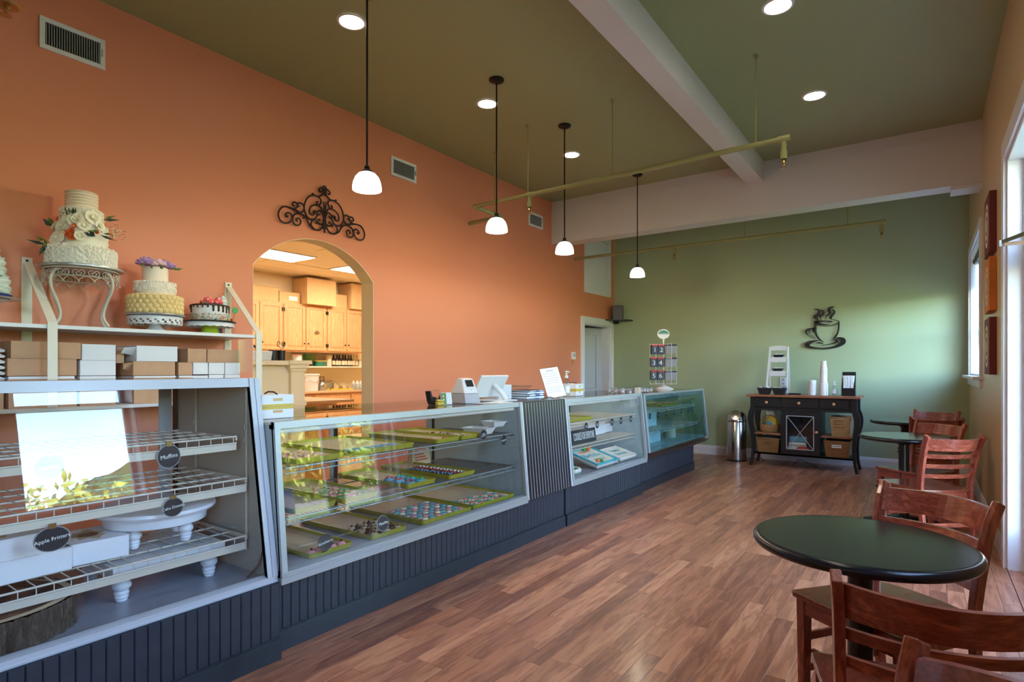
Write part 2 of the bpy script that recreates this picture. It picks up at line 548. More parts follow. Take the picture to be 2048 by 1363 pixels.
rest = [p for _, p in rest] + [p for _, p in vis[300:]]
vis = [p for _, p in vis[:300]]
cache = {}
for k, (x0, x1, a, b_) in enumerate(vis):
    key = (round(x1 - x0, 3), round(b_ - a, 2), rnd.randrange(4))
    g = .0006
    if key not in cache:
        m_ = MB(); hx, hy = (x1 - x0) / 2 - g, (b_ - a) / 2 - g; c_ = .0008
        m_.box(-hx, hx, -hy, hy, -.008, -c_)
        m_.add([(-hx, -hy, -c_), (hx, -hy, -c_), (hx, hy, -c_), (-hx, hy, -c_), (-hx + c_, -hy + c_, 0), (hx - c_, -hy + c_, 0), (hx - c_, hy - c_, 0), (-hx + c_, hy - c_, 0)],
               [(4, 5, 6, 7), (0, 1, 5, 4), (1, 2, 6, 5), (2, 3, 7, 6), (3, 0, 4, 7)])
        o = build('plank', m_, PL[key[2]], fl, world=False)
        cache[key] = o
    else:
        o = cache[key].copy(); C.objects.link(o)
    o.location = ((x0 + x1) / 2, (a + b_) / 2, 0)
m_ = MB()
for (x0, x1, a, b_) in rest:
    m_.m = rnd.randrange(4)
    m_.box(x0 + .0006, x1 - .0006, a + .0006, b_ - .0006, -.008, 0)
o = build('planks_beyond', m_, PL, fl); o['kind'] = 'stuff'

# baseboards
def baseboard(name, axis, p, a, b_, sgn):
    prof = [(0, 0), (.016, 0), (.016, .10), (.012, .115), (.006, .135), (0, .14)]
    m_ = MB()
    if axis == 'y':   # runs along y, on wall at x=p
        m_.prism([(p + sgn * u, z) for u, z in prof], a, b_, 'xz')
    else:
        m_.prism([(p + sgn * u, z) for u, z in prof], a, b_, 'yz')
    return struct(name, m_, M['trim'])
baseboard('baseboard_back', 'x', YB, XL, XR - .016, -1)
baseboard('baseboard_right', 'y', XR, 5.17, YB, -1)
baseboard('baseboard_right', 'y', XR, .35, 3.28, -1)
baseboard('baseboard_left', 'y', XL, 3.84, D0 - .1, 1)

# left door (grey, ajar) with white casing
d = struct('door_1'); d['kind'] = 'structure'
cs = MB().box(XL - .002, XL + .022, D0 - .10, D0, 0, DZ + .10).box(XL - .002, XL + .022, D1, D1 + .10, 0, DZ + .10).box(XL - .002, XL + .022, D0, D1, DZ, DZ + .10)
cs.box(XL - WT, XL, D0, D0 + .02, 0, DZ).box(XL - WT, XL, D1 - .02, D1, 0, DZ).box(XL - WT, XL, D0, D1, DZ - .02, DZ)
build('door_casing', cs, M['trim'], d, bevel=.003)
dm = MB()
dw = D1 - D0 - .05
T = Matrix.Translation((XL - WT + .02, D1 - .03, 0)) @ Matrix.Rotation(R(-28), 4, 'Z')
dm.box(-.04, 0, -dw, 0, .01, DZ - .03, T)
leaf = build('door_leaf', dm, M['greyd'], d, bevel=.002)
dm = MB()
for (a, b_) in ((-dw + .12, -dw / 2 - .04), (-dw / 2 + .04, -.12)):
    for (z0, z1) in ((.2, .85), (1.0, 1.9)):
        dm.tube([T @ Vector((.004, a, z0)), T @ Vector((.004, b_, z0)), T @ Vector((.004, b_, z1)), T @ Vector((.004, a, z1))], .012, 6, closed=True)
build('raised_panel', dm, M['greyd'], leaf)
hm = MB()
for z in (.25, 1.02, 1.72): build('hinge', MB().box(XL - .05, XL - .02, D1 - .026, D1 - .02, z, z + .09), M['thermo'], d)
struct('wall_hallway', MB().box(XL - 2.0, XL - 1.9, 7.9, 9.4, 0, 2.6).box(XL - 2.0, XL - WT, 7.9, 7.98, 0, 2.6).box(XL - 2.0, XL - WT, 9.34, 9.42, 0, 2.6).box(XL - 2.0, XL - WT, 7.9, 9.42, 2.5, 2.6).box(XL - 2.0, XL - WT, 7.9, 9.42, -.1, 0), M['greyd'])
# hatch high on the left wall
h = thing('wall_hatch', 'white framed hatch cover high on the orange wall above the grey door', 'hatch', (XL, 8.55, 2.53))
build('hatch_frame', MB().box(XL + .001, XL + .022, 8.10, 9.02, 2.53, 2.62).box(XL + .001, XL + .022, 8.10, 8.19, 2.62, 3.42).box(XL + .001, XL + .022, 8.93, 9.02, 2.62, 3.42).box(XL + .001, XL + .022, 8.10, 9.02, 3.42, 3.5), M['trim'], h, bevel=.003)
build('hatch_panel', MB().box(XL + .001, XL + .012, 8.196, 8.924, 2.626, 3.414), M['trim'], h)

# right wall openings: windows and the glazed double door
def casing(m_, y0, y1, z0, z1, sill=True, w=.09):
    x0, x1 = XR - .02, XR + .001
    m_.box(x0, x1, y0 - w, y0, z0 if sill else 0, z1 + w)
    m_.box(x0, x1, y1, y1 + w, z0 if sill else 0, z1 + w)
    m_.box(x0, x1, y0, y1, z1, z1 + w)
def window(n, y0, y1, z0, z1, mull, rail):
    o = struct('window_%d' % n); o['kind'] = 'structure'
    m_ = MB(); casing(m_, y0, y1, z0, z1)
    m_.box(XR, XR + .2, y0, y0 + .02, z0, z1).box(XR, XR + .2, y1 - .02, y1, z0, z1).box(XR, XR + .2, y0, y1, z1 - .02, z1).box(XR, XR + .2, y0, y1, z0, z0 + .02)
    build('window_frame', m_, M['trim'], o, bevel=.003)
    m_ = MB().box(XR - .075, XR + .03, y0 - .12, y1 + .12, z0 - .03, z0).box(XR - .025, XR + .001, y0 - .1, y1 + .1, z0 - .11, z0 - .03)
    build('window_sill', m_, M['trim'], o, bevel=.004)
    cols = [y0 + .02] + mull + [y1 - .02]
    for a, b_ in zip(cols[:-1], cols[1:]):
        for (c, d, xx) in ((z0 + .02, rail + .02, XR + .12), (rail - .02, z1 - .02, XR + .155)):
            s_ = MB().box(xx, xx + .035, a, a + .035, c, d).box(xx, xx + .035, b_ - .035, b_, c, d).box(xx, xx + .035, a + .035, b_ - .035, c, c + .04).box(xx, xx + .035, a + .035, b_ - .035, d - .04, d)
            so = build('sash', s_, M['trim'], o)
            build('pane', MB().box(xx + .015, xx + .019, a + .035, b_ - .035, c + .04, d - .04), M['wglass'], so)
    return o
window(1, 1.42, 2.28, 1.2, 2.70, [], 2.07)
wb = window(2, 7.2, 8.92, 1.25, 2.68, [8.06], 1.78)
window(3, -1.3, -.5, .9, 2.70, [], 1.8)  # added window behind the camera, unseen, put in for extra daylight
# dark roller blind and bead cord on window 2
bl = thing('roller_blind', 'dark roller blind rolled up at the top of the far window', 'blind', (XR + .05, 8.06, 2.62))
build('roller', MB(True).tube([(XR + .05, 7.24, 2.60), (XR + .05, 8.88, 2.60)], .032, 12), M['black'], bl)
build('blind_fabric', MB().box(XR + .078, XR + .081, 7.26, 8.86, 2.28, 2.60), M['black'], bl)
cp = [(XR + .02, 7.6, 2.58)] + [(XR + .02, 7.6 + .06 * math.sin(t * PI), 2.58 - 1.05 * (1 - abs(1 - 2 * t))) for t in [i / 24 for i in range(1, 24)]]
build('bead_cord', MB(True).tube([(XR + .01, 7.55, 2.58), (XR + .01, 7.55, 1.62), (XR + .01, 7.57, 1.53), (XR + .01, 7.62, 1.50), (XR + .01, 7.67, 1.53), (XR + .01, 7.69, 1.62), (XR + .01, 7.69, 2.58)], .004, 6), M['steel'], bl)
# glazed double door with transom
o = struct('door_2'); o['kind'] = 'structure'
y0, y1, z1 = 3.40, 5.05, 2.72
m_ = MB(); casing(m_, y0, y1, 0, z1, False, .12)
m_.box(XR, XR + .26, y0, y0 + .03, 0, z1).box(XR, XR + .26, y1 - .03, y1, 0, z1).box(XR, XR + .26, y0 + .03, y1 - .03, z1 - .03, z1)
m_.box(XR + .08, XR + .26, y1 - .07, y1 - .03, 0, z1 - .03).box(XR + .08, XR + .26, y0 + .03, y0 + .07, 0, z1 - .03).box(XR + .16, XR + .26, y0 + .07, y1 - .07, 2.12, 2.22)
build('door_casing', m_, M['trim'], o, bevel=.004)
ym = (y0 + y1) / 2
for a, b_ in ((y0 + .07, ym - .003), (ym + .003, y1 - .07)):
    l = MB().box(XR + .2, XR + .24, a, a + .11, .01, 2.11).box(XR + .2, XR + .24, b_ - .11, b_, .01, 2.11).box(XR + .2, XR + .24, a + .11, b_ - .11, .01, .27).box(XR + .2, XR + .24, a + .11, b_ - .11, 1.99, 2.11)
    lo = build('door_leaf', l, M['trim'], o, bevel=.002)
    build('pane', MB().box(XR + .217, XR + .222, a + .11, b_ - .11, .27, 1.99), M['wglass'], lo)
    hy = b_ - .06 if a < ym - .1 and b_ < ym + .01 else a + .06
    build('door_handle', MB(True).tube([(XR + .2, hy, .95), (XR + .15, hy, .97), (XR + .15, hy, 1.23), (XR + .2, hy, 1.25)], .01, 8), M['steel'], lo)
build('pane', MB().box(XR + .217, XR + .222, y0 + .07, y1 - .07, 2.22, z1 - .03), M['wglass'], o)
struct('trim_4', MB().box(XR + .001, XR + .26, 3.405, 5.045, -.008, .002), PL[1])
ca = MB().box(XR + .12, XR + .2, 4.30, 4.55, 2.03, 2.10)
ca.tube([(XR + .12, 4.20, 2.10), (XR - .039, 4.90, 2.14)], 0, rect=(.022, .012), side=(0, 0, 1)).tube([(XR - .039, 4.90, 2.125), (XR + .15, 4.50, 2.06)], 0, rect=(.022, .012), side=(0, 0, 1))
ca.box(XR - .052, XR - .026, 4.88, 4.92, 2.11, 2.15)
tag(build('door_closer', ca, M['steel']), 'steel door closer arm reaching in from the glazed entrance door', 'door closer')

# ------------------------------------------------------------------ outdoors (seen in the case glass)
struct('lawn', MB().box(XR + .2, 60, -30, 45, -.3, -.15), M['grass'])
struct('road', MB().box(5.6, 8.6, -30, 45, -.15, -.14).box(XR + .2, 2.0, -20, 20, -.15, -.02), M['asphalt'])
hm = MB()
NX, NY = 14, 90
for j in range(NY + 1):
    for i in range(NX + 1):
        yy = -60 + 150 * j / NY; xx = 34 + 40 * i / NX
        f_ = min(max((yy - 8) / 22, 0), 1); z = min(i / NX * 2.2, 1) * (5.4 + 8.5 * f_ * f_ * (3 - 2 * f_)) + 1.3 * noise.noise(Vector((xx * .3, yy * .45, 0)))
        hm.v.append((xx, yy, z - .3))
for j in range(NY):
    for i in range(NX):
        a = j * (NX + 1) + i
        hm.f.append((a, a + 1, a + NX + 2, a + NX + 1)); hm.mi.append(0)
struct('hill', hm, M['hill'], sub=1)
def tree(x, y, h_, r, mat, lab, seed):
    rr = random.Random(seed)
    t = thing('tree', lab, 'tree', (x, y, -.2))
    tr = MB(True).tube([(x, y, -.2), (x + .05, y, h_ * .4), (x - .03, y + .1, h_ * .8)], [.14, .1, .03], 7)
    for k in range(5):
        a = rr.uniform(0, 6.28); tr.tube([(x, y, h_ * .35 + k * .3), (x + r * .6 * math.cos(a), y + r * .6 * math.sin(a), h_ * .5 + k * .35)], [.05, .015], 5)
    build('trunk', tr, M['bark'], t)
    f = MB()
    for k in range(1500):
        while True:
            p = Vector((rr.uniform(-1, 1), rr.uniform(-1, 1), rr.uniform(-1, 1)))
            if .25 < p.length < 1: break
        dz = noise.noise(p * 2.1 + Vector((seed, 0, 0)))
        if dz < -.12: continue
        c = Vector((x, y, h_ * .62)) + Vector((p.x * r, p.y * r, p.z * h_ * .40))
        u = Vector((rr.gauss(0, 1), rr.gauss(0, 1), rr.gauss(0, 1))).normalized(); v_ = u.orthogonal().normalized()
        s_ = rr.uniform(.06, .13)
        f.quad(c - u * s_, c + v_ * s_ * .6, c + u * s_, c - v_ * s_ * .6)
    fo = build('foliage', f, mat, t); fo['kind'] = 'stuff'
tree(13.0, 13.5, 5.2, 1.9, M['foliage'], 'tall sunlit tree across the road beyond the entrance door', 1)
tree(12.6, 8.6, 4.2, 1.5, M['foliage2'], 'round darker tree left of the tall tree across the road', 2)
tree(13.2, 18.2, 5.6, 2.1, M['foliage2'], 'broad tree at the far right across the road', 3)
tree(13.5, 24.5, 6.2, 2.4, M['foliage'], 'large pale tree far beyond the back window', 4)
tree(3.9, .75, 3.3, .55, M['foliage'], 'slim young tree outside the near window', 5)
tree(12.6, 4.2, 3.6, 1.6, M['foliage'], 'low bushy tree across the road beyond the near window', 6)
t0 = None
rq = random.Random(21)
for k in range(9):
    xx = 9.2 + rq.uniform(-.6, .8); yy = 4.5 + 2.5 * k
    if t0 is None or k == 1:
        r_ = 1.1
        tt_ = thing('shrub', 'sunlit roadside shrub across the road, mirrored in the case glass', 'shrub', (xx, yy, -.15), 0, 'roadside shrubs across the road')
        f = MB()
        for q in range(1700):
            p = Vector((rq.gauss(0, 1), rq.gauss(0, 1), rq.gauss(0, 1))).normalized() * rq.uniform(.6, 1)
            p *= 1 + .35 * noise.noise(p * 2.3 + Vector((k * 9, 0, 0)))
            c = Vector((p.x * r_, p.y * r_, 1.35 + p.z * 1.55))
            if c.z < -.1: continue
            u = Vector((rq.gauss(0, 1), rq.gauss(0, 1), rq.gauss(0, 1))).normalized(); v_ = u.orthogonal().normalized()
            sz_ = rq.uniform(.08, .17)
            f.quad(c - u * sz_, c + v_ * sz_ * .7, c + u * sz_, c - v_ * sz_ * .7)
        fo = build('foliage', f, M['foliage' if k % 2 == 0 else 'foliage2'], tt_, world=False); fo['kind'] = 'stuff'
        build('stems', MB(True).tube([(0, 0, 0), (.1, 0, 1.3)], .06, 6).tube([(0, 0, 0), (-.3, .2, 1.2)], .05, 6), M['bark'], tt_, world=False)
        if k == 0: t0 = tt_
        else: t1 = tt_
    else:
        dup(t0 if k % 2 == 0 else t1, (xx, yy, -.15), rq.uniform(0, 6), None, None, (1, 1, rq.uniform(.8, 1.5)))
s_ = thing('lawn_sign', 'small blue yard sign on a post outside the entrance door', 'sign', (3.4, 5.35, -.15))
build('sign_face', MB().box(3.39, 3.41, 5.2, 5.5, .1, .5), M['lawnsign'], s_)
build('post', MB().box(3.39, 3.41, 5.33, 5.36, -.15, .1), M['steel'], s_)

# ------------------------------------------------------------------ kitchen behind the arch
KX, KY0, KY1, KH = -10.15, 1.9, 9.2, 3.14
kx = XL - WT
struct('wall_kitchen', MB().box(KX - .1, KX, KY0, KY1, 0, KH + .02).box(KX - .1, kx, KY0 - .1, KY0, 0, KH + .012).box(KX - .1, -6.4, KY1, KY1 + .1, 0, KH + .012).box(-6.5, -6.4, 7.9, KY1, 0, KH + .012).box(-6.5, kx, 7.82, 7.9, 0, KH + .012).box(kx - .02, kx - .001, KY0, A0 - .005, 0, KH).box(kx - .02, kx - .001, A1 + .005, 7.82, 0, KH).box(kx - .02, kx - .001, A0 - .005, A1 + .005, ATP + .01, KH), M['cream'])
struct('floor_kitchen', MB().box(KX, kx, KY0, KY1, -.1, -.002), M['laminate'])
kc = struct('ceiling_kitchen', MB().box(KX - .1, kx, KY0 - .1, KY1 + .1, KH + .0121, KH + .12), M['ktile'])
lights = [(-8.78, -8.12, 4.70, 5.90), (-8.82, -8.12, 6.72, 7.92)]
tile = MB().box(-.302, .302, -.602, .602, KH, KH + .012)
tb = None
for i in range(9):
    for j in range(6):
        cx = KX + .33 + i * .62; cyy = KY0 + .62 + j * 1.22
        if cx > kx - .3: continue
        if any(a - .3 < cx < b_ + .3 and c - .62 < cyy < d + .62 for a, b_, c, d in lights): continue
        if tb is None:
            tb = build('ceiling_tile', tile, M['ktile'], kc, bevel=0); t_ = tb
        else:
            t_ = tb.copy(); C.objects.link(t_)
        t_.location = (cx, cyy, 0)
M['troffer'] = emit('fluorescent diffuser', (255, 242, 214), 15)
for i, (a, b_, c, d) in enumerate(lights):
    t = thing('ceiling_light_panel', ['fluorescent troffer panel at the left of the kitchen ceiling seen through the arch', 'fluorescent troffer panel at the right of the kitchen ceiling seen through the arch', 'fluorescent troffer panel on the kitchen ceiling nearest the arch'][i], 'ceiling light', ((a + b_) / 2, (c + d) / 2, KH))
    build('frame', MB().box(a - .02, b_ + .02, c - .02, c, KH - .008, KH + .018).box(a - .02, b_ + .02, d, d + .02, KH - .008, KH + .012).box(a - .02, a, c, d, KH - .008, KH + .018).box(b_, b_ + .02, c, d, KH - .008, KH + .018), M['trim'], t)
    build('diffuser', MB().box(a, b_, c, d, KH, KH + .01), M['troffer'], t)
# upper cabinets
ycs = [5.45, 5.916, 6.40, 6.90, 7.375, 7.85, 8.34]
CX = -9.8
def panel_door(m_, x, y0, y1, z0, z1):
    m_.box(x, x + .018, y0, y1, z0, z1)
    m_.taper(((0), (0)), 0, 0, (0, 0), (0, 0)) if False else None
    b0 = .055
    p = [(x + .018, y0 + b0, z0 + b0), (x + .018, y1 - b0, z0 + b0), (x + .018, y1 - b0, z1 - b0), (x + .018, y0 + b0, z1 - b0)]
    q = [(x + .004, y0 + b0 + .012, z0 + b0 + .012), (x + .004, y1 - b0 - .012, z0 + b0 + .012), (x + .004, y1 - b0 - .012, z1 - b0 - .012), (x + .004, y0 + b0 + .012, z1 - b0 - .012)]
def raised(x, y0, y1, z0, z1, b0=.06):
    m_ = MB()
    m_.box(x, x + .02, y0, y0 + b0, z0, z1).box(x, x + .02, y1 - b0, y1, z0, z1).box(x, x + .02, y0 + b0, y1 - b0, z0, z0 + b0).box(x, x + .02, y0 + b0, y1 - b0, z1 - b0, z1)
    i0, i1 = (y0 + b0, z0 + b0), (y1 - b0, z1 - b0)
    k = .03
    m_.add([(x + .006, i0[0], i0[1]), (x + .006, i1[0], i0[1]), (x + .006, i1[0], i1[1]), (x + .006, i0[0], i1[1]),
            (x + .018, i0[0] + k, i0[1] + k), (x + .018, i1[0] - k, i0[1] + k), (x + .018, i1[0] - k, i1[1] - k), (x + .018, i0[0] + k, i1[1] - k)],
           [(4, 5, 6, 7), (0, 1, 5, 4), (1, 2, 6, 5), (2, 3, 7, 6), (3, 0, 4, 7)])
    return m_
uz0, uz1 = 1.655, 2.575
pairs = [(ycs[0], ycs[2]), (ycs[2], ycs[4]), (ycs[4], ycs[6])]
clab = ['leftmost oak wall cabinet in the kitchen', 'middle oak wall cabinet in the kitchen', 'rightmost oak wall cabinet in the kitchen']
for k, (a, b_) in enumerate(pairs):
    t = thing('wall_cabinet', clab[k], 'cabinet', (-9.98, (a + b_) / 2, uz0))
    build('body', MB().box(KX + .002, CX, a + .001, b_ - .001, uz0, uz1), M['oak'], t)
    mid = (a + b_) / 2
    for q, (c, d) in enumerate(((a + .02, mid - .008), (mid + .008, b_ - .02))):
        dd = build('door', raised(CX + .001, c, d, uz0 + .03, uz1 - .03), M['oak'], t)
        ky = d - .035 if q == 0 else c + .035
        hy = c if q == 0 else d
        build('knob', MB(True).ball((CX + .04, ky, uz0 + .16), .016).tube([(CX + .02, ky, uz0 + .16), (CX + .04, ky, uz0 + .16)], .006, 6), M['bronze'], dd)
        build('hinge', MB().box(CX + .019, CX + .026, hy - .012, hy + .012, uz0 + .10, uz0 + .17).box(CX + .019, CX + .026, hy - .012, hy + .012, uz1 - .17, uz1 - .10), M['bronze'], dd)
solo('door_catch', MB().box(CX + .022, CX + .05, 7.08, 7.18, 2.03, 2.055).box(CX + .022, CX + .04, 7.11, 7.15, 2.055, 2.08), M['steel'], 'small steel magnet clip on the third kitchen cabinet door', 'clip')
# base cabinets + counter
CB = -9.53
bys = [5.2, 6.1, 6.87, 7.75, 8.6]
for k in range(4):
    a, b_ = bys[k], bys[k + 1]
    t = thing('base_cabinet', ['leftmost oak base cabinet under the kitchen counter', 'second oak base cabinet from the left under the kitchen counter', 'third oak base cabinet under the kitchen counter, below the kettle', 'rightmost oak base cabinet under the kitchen counter'][k], 'cabinet', (-9.8, (a + b_) / 2, 0))
    build('body', MB().box(KX + .002, CB, a + .001, b_ - .001, .1, .858).box(KX + .05, CB - .06, a + .001, b_ - .001, 0, .1), M['oak'], t)
    dr = build('drawer', MB().box(CB + .001, CB + .02, a + .02, b_ - .02, .62, .83), M['oak'], t, bevel=.004)
    ym_ = (a + b_) / 2
    build('drawer_pull', MB(True).tube([(CB + .02, ym_ - .05, .73), (CB + .045, ym_ - .04, .72), (CB + .045, ym_ + .04, .72), (CB + .02, ym_ + .05, .73)], .007, 6), M['bronze'], dr)
    for c, d in ((a + .02, ym_ - .006), (ym_ + .006, b_ - .02)):
        build('door', raised(CB + .001, c, d, .13, .59), M['oak'], t)
solo('kitchen_counter', MB().box(KX + .002, CB + .05, 5.2, 8.6, .86, .90), M['laminate'], 'long pinkish laminate counter along the kitchen back wall', 'counter', bevel=.006)
solo('kitchen_shelf', MB().box(KX + .002, -9.86, 5.2, 8.6, 1.355, 1.38), M['offwhite'], 'white shelf under the kitchen wall cabinets', 'shelf')
isl = thing('kitchen_island', 'laminate topped work island left of centre in the kitchen', 'island', (-7.2, 4.6, 0))
build('worktop', MB().box(-7.85, -6.58, 3.6, 5.42, .86, .90), M['laminate'], isl, bevel=.006)
build('body', MB().box(-7.75, -6.75, 3.7, 5.25, 0, .86), M['oak'], isl)
# half wall with pilaster just inside the kitchen
hw = struct('trim_1', MB().box(-5.36, -5.24, 2.2, 3.50, 0, 1.36), M['cream'])
pl = MB().box(-5.42, -5.20, 3.49, 3.65, 0, 1.30)
for (z0, z1, g) in ((1.30, 1.33, .012), (1.33, 1.37, .03), (1.37, 1.41, .05), (0, .14, .02), (.95, 1.0, .012)):
    pl.box(-5.42 - g, -5.20 + g, 3.49 - g, 3.65 + g, z0, z1)
struct('trim_2', pl, M['cream'], bevel=.003)
struct('trim_3', MB().box(-5.44, -5.15, 2.2, 3.435, 1.361, 1.405), M['cream'], bevel=.004)
# boxes on the cabinets
def carton(y0, y1, z0, hh, x0, x1, lab, group=None, lean=0):
    t = thing('cardboard_box', lab, 'box', ((x0 + x1) / 2, (y0 + y1) / 2, z0), 0, group)
    build('carton', MB().box(x0, x1, y0, y1, z0, z0 + hh), M['kraft2'], t, bevel=.004)
    build('flap', MB().box(x0, x1 + .004, y0 - .002, (y0 + y1) / 2 - .004, z0 + hh + .001, z0 + hh + .007).box(x0, x1 + .004, (y0 + y1) / 2 + .004, y1 + .002, z0 + hh + .001, z0 + hh + .007), M['kraft2'], t)
    return t
zt_ = uz1 + .002
carton(5.50, 6.33, zt_, .25, -10.12, -9.82, 'long low cardboard box on the left kitchen cabinet')
t = carton(6.36, 6.80, zt_, .20, -10.1, -9.84, 'bulging brown box with a white label on the kitchen cabinet')
build('label_sticker', MB().box(-9.838, -9.836, 6.56, 6.74, zt_ + .05, zt_ + .13), M['sheet'], t)
carton(6.83, 7.50, zt_, .50, -10.12, -9.66, 'largest cardboard box overhanging the middle kitchen cabinet')
carton(7.53, 7.90, zt_, .27, -10.12, -9.82, 'small box between the two tall boxes on the kitchen cabinets')
carton(7.93, 8.33, zt_, .52, -10.12, -9.72, 'tall cardboard box at the right end of the kitchen cabinets')
# things on the kitchen shelf and counter
sz = 1.382
def tub(y, r, z0, z1, x, mat, lidm, lab):
    t = thing('food_tub', lab, 'container', (x, y, z0))
    build('tub', MB(True).lathe([(r * .85, 0), (r, z1 - z0 - .015)], (x, y, z0), 16), mat, t)
    build('lid', MB(True).lathe([(r * 1.06, 0), (r * 1.06, .014)], (x, y, z1 - .014), 16), lidm, t)
tub(7.08, .10, sz, sz + .12, -9.97, M['bgreen'], M['bgreen'], 'green see-through tub on the kitchen shelf, lower one beside the pilaster')
tub(7.10, .13, sz + .121, sz + .24, -9.97, M['bgreen'], M['bgreen'], 'pale green tub stacked on top of the lower green tub')
tub(6.82, .10, sz, sz + .24, -9.97, M['white'], M['red'], 'white tub with a red lid on the kitchen shelf')
tub(7.34, .125, sz, sz + .11, -9.97, M['teapl'], M['yellow'], 'teal tub with a yellow lid on the kitchen shelf')
tub(7.56, .065, sz, sz + .22, -9.97, M['label'], M['thermo'], 'tall pinkish canister beside the dark bottles on the shelf')
def bottle(x, y, z, r, hh, mat, lab, group, cap='black', lbl=True):
    t = thing('bottle', lab, 'bottle', (x, y, z), 0, group)
    build('glass_body', MB(True).lathe([(r, 0), (r, hh * .6), (r * .45, hh * .74), (r * .4, hh * .86)], (x, y, z), 12), mat, t)
    build('cap', MB(True).lathe([(r * .5, 0), (r * .45, hh * .14)], (x, y, z + hh * .86), 10), M[cap], t)
    if lbl: build('label_band', MB(True).lathe([(r * 1.03, 0), (r * 1.03, hh * .36)], (x, y, z + hh * .12), 12), M['label'], t)
    return t
b0 = bottle(-9.96, 7.67, sz, .034, .24, M['bottle'], 'dark flavouring bottle with a cream label on the kitchen shelf', 'dark flavouring bottles in a row on the kitchen shelf')
for k in range(1, 7): dup(b0, (-9.96 + .02 * (k % 2), 7.67 + .075 * k, sz))
for k, yy in enumerate((8.19, 8.27)): bottle(-9.96, yy, sz, .028, .23, M['plasticc'], ['clear syrup bottle left of the pale jar', 'clear syrup bottle directly beside the pale jar'][k], None, 'brass')
tub(8.38, .06, sz, sz + .14, -9.97, M['label'], M['brass'], 'pale round jar at the right end of the kitchen shelf')
bk = thing('bucket', 'white lidded plastic bucket on the kitchen counter by the pilaster', 'bucket', (-9.75, 6.98, .901))
build('pail', MB(True).lathe([(.13, 0), (.155, .30)], (-9.75, 6.98, .901), 24), M['white'], bk)
build('lid', MB(True).lathe([(.165, 0), (.168, .02), (.16, .03)], (-9.75, 6.98, 1.201), 24), M['white'], bk)
build('handle', MB(True).tube([(-9.75 + .16 * math.cos(t), 6.98 + .165 * math.sin(t), 1.17 - .1 * math.cos(t)) for t in [(-90 + 15 * i) * PI / 180 for i in range(13)]], .004, 6), M['steel'], bk)
kt = thing('kettle', 'glass and steel kettle with a square handle on the kitchen counter', 'kettle', (-9.75, 7.23, .901))
build('pot', MB(True).lathe([(.08, 0), (.1, .04), (.095, .12), (.05, .17)], (-9.75, 7.23, .901), 20), M['steel'], kt)
build('handle', MB(True).tube([(-9.75, 7.19, 1.05), (-9.75, 7.18, 1.17), (-9.75, 7.28, 1.17), (-9.75, 7.27, 1.05)], .008, 6), M['black'], kt)
tr = thing('icing_tip_tray', 'yellow rimmed tray of icing tips on the kitchen counter', 'tray', (-9.78, 7.62, .901))
build('tray', MB().box(-9.95, -9.62, 7.36, 7.90, .901, .915).box(-9.95, -9.94, 7.36, 7.90, .915, .935).box(-9.63, -9.62, 7.36, 7.90, .915, .935), M['yellow'], tr)
t0 = None
for k in range(7):
    if t0 is None: t0 = solo('icing_tip', MB(True).lathe([(.02, 0), (.004, .06)], (0, 0, 0), 8), M['steel'], 'small steel icing tip standing on the yellow tray', 'icing tip', 'icing tips on the yellow tray'); q = t0
    else: q = t0.copy(); C.objects.link(q)
    q.location = (-9.7 - .05 * (k % 3), 7.40 + .07 * k, .916)
bs = thing('bottle_basket', 'clear basket full of white squeeze bottles on the kitchen counter', 'basket', (-9.75, 8.15, .901))
build('basket', MB().box(-9.92, -9.6, 7.93, 7.935, .901, 1.04).box(-9.92, -9.6, 8.40, 8.405, .901, 1.04).box(-9.605, -9.6, 7.935, 8.40, .901, 1.04).box(-9.92, -9.6, 7.935, 8.40, .901, .905), M['plasticc'], bs)
t0 = None
for k in range(9):
    if t0 is None: t0 = solo('squeeze_bottle', MB(True).lathe([(.026, 0), (.026, .12), (.012, .135), (.004, .18)], (0, 0, 0), 10), M['white'], 'white squeeze bottle standing in the clear kitchen basket', 'bottle', 'squeeze bottles in the kitchen basket'); q = t0
    else: q = t0.copy(); C.objects.link(q)
    q.location = (-9.68 - .09 * (k % 2), 7.97 + .048 * k, .906)
dr_ = solo('dish_rack', MB(True).tube([(-10.0, 7.2, .93), (-10.0, 7.2, 1.10), (-10.0, 7.72, 1.10), (-9.9, 7.86, .93)], .008, 6).tube([(-10.05, 7.2, .93), (-10.05, 7.72, 1.09), (-9.95, 7.86, .93)], .006, 6).box(-10.06, -10.05, 7.2, 7.75, .901, 1.04), M['steel'], 'wire dish rack behind the yellow tray on the kitchen counter', 'rack')
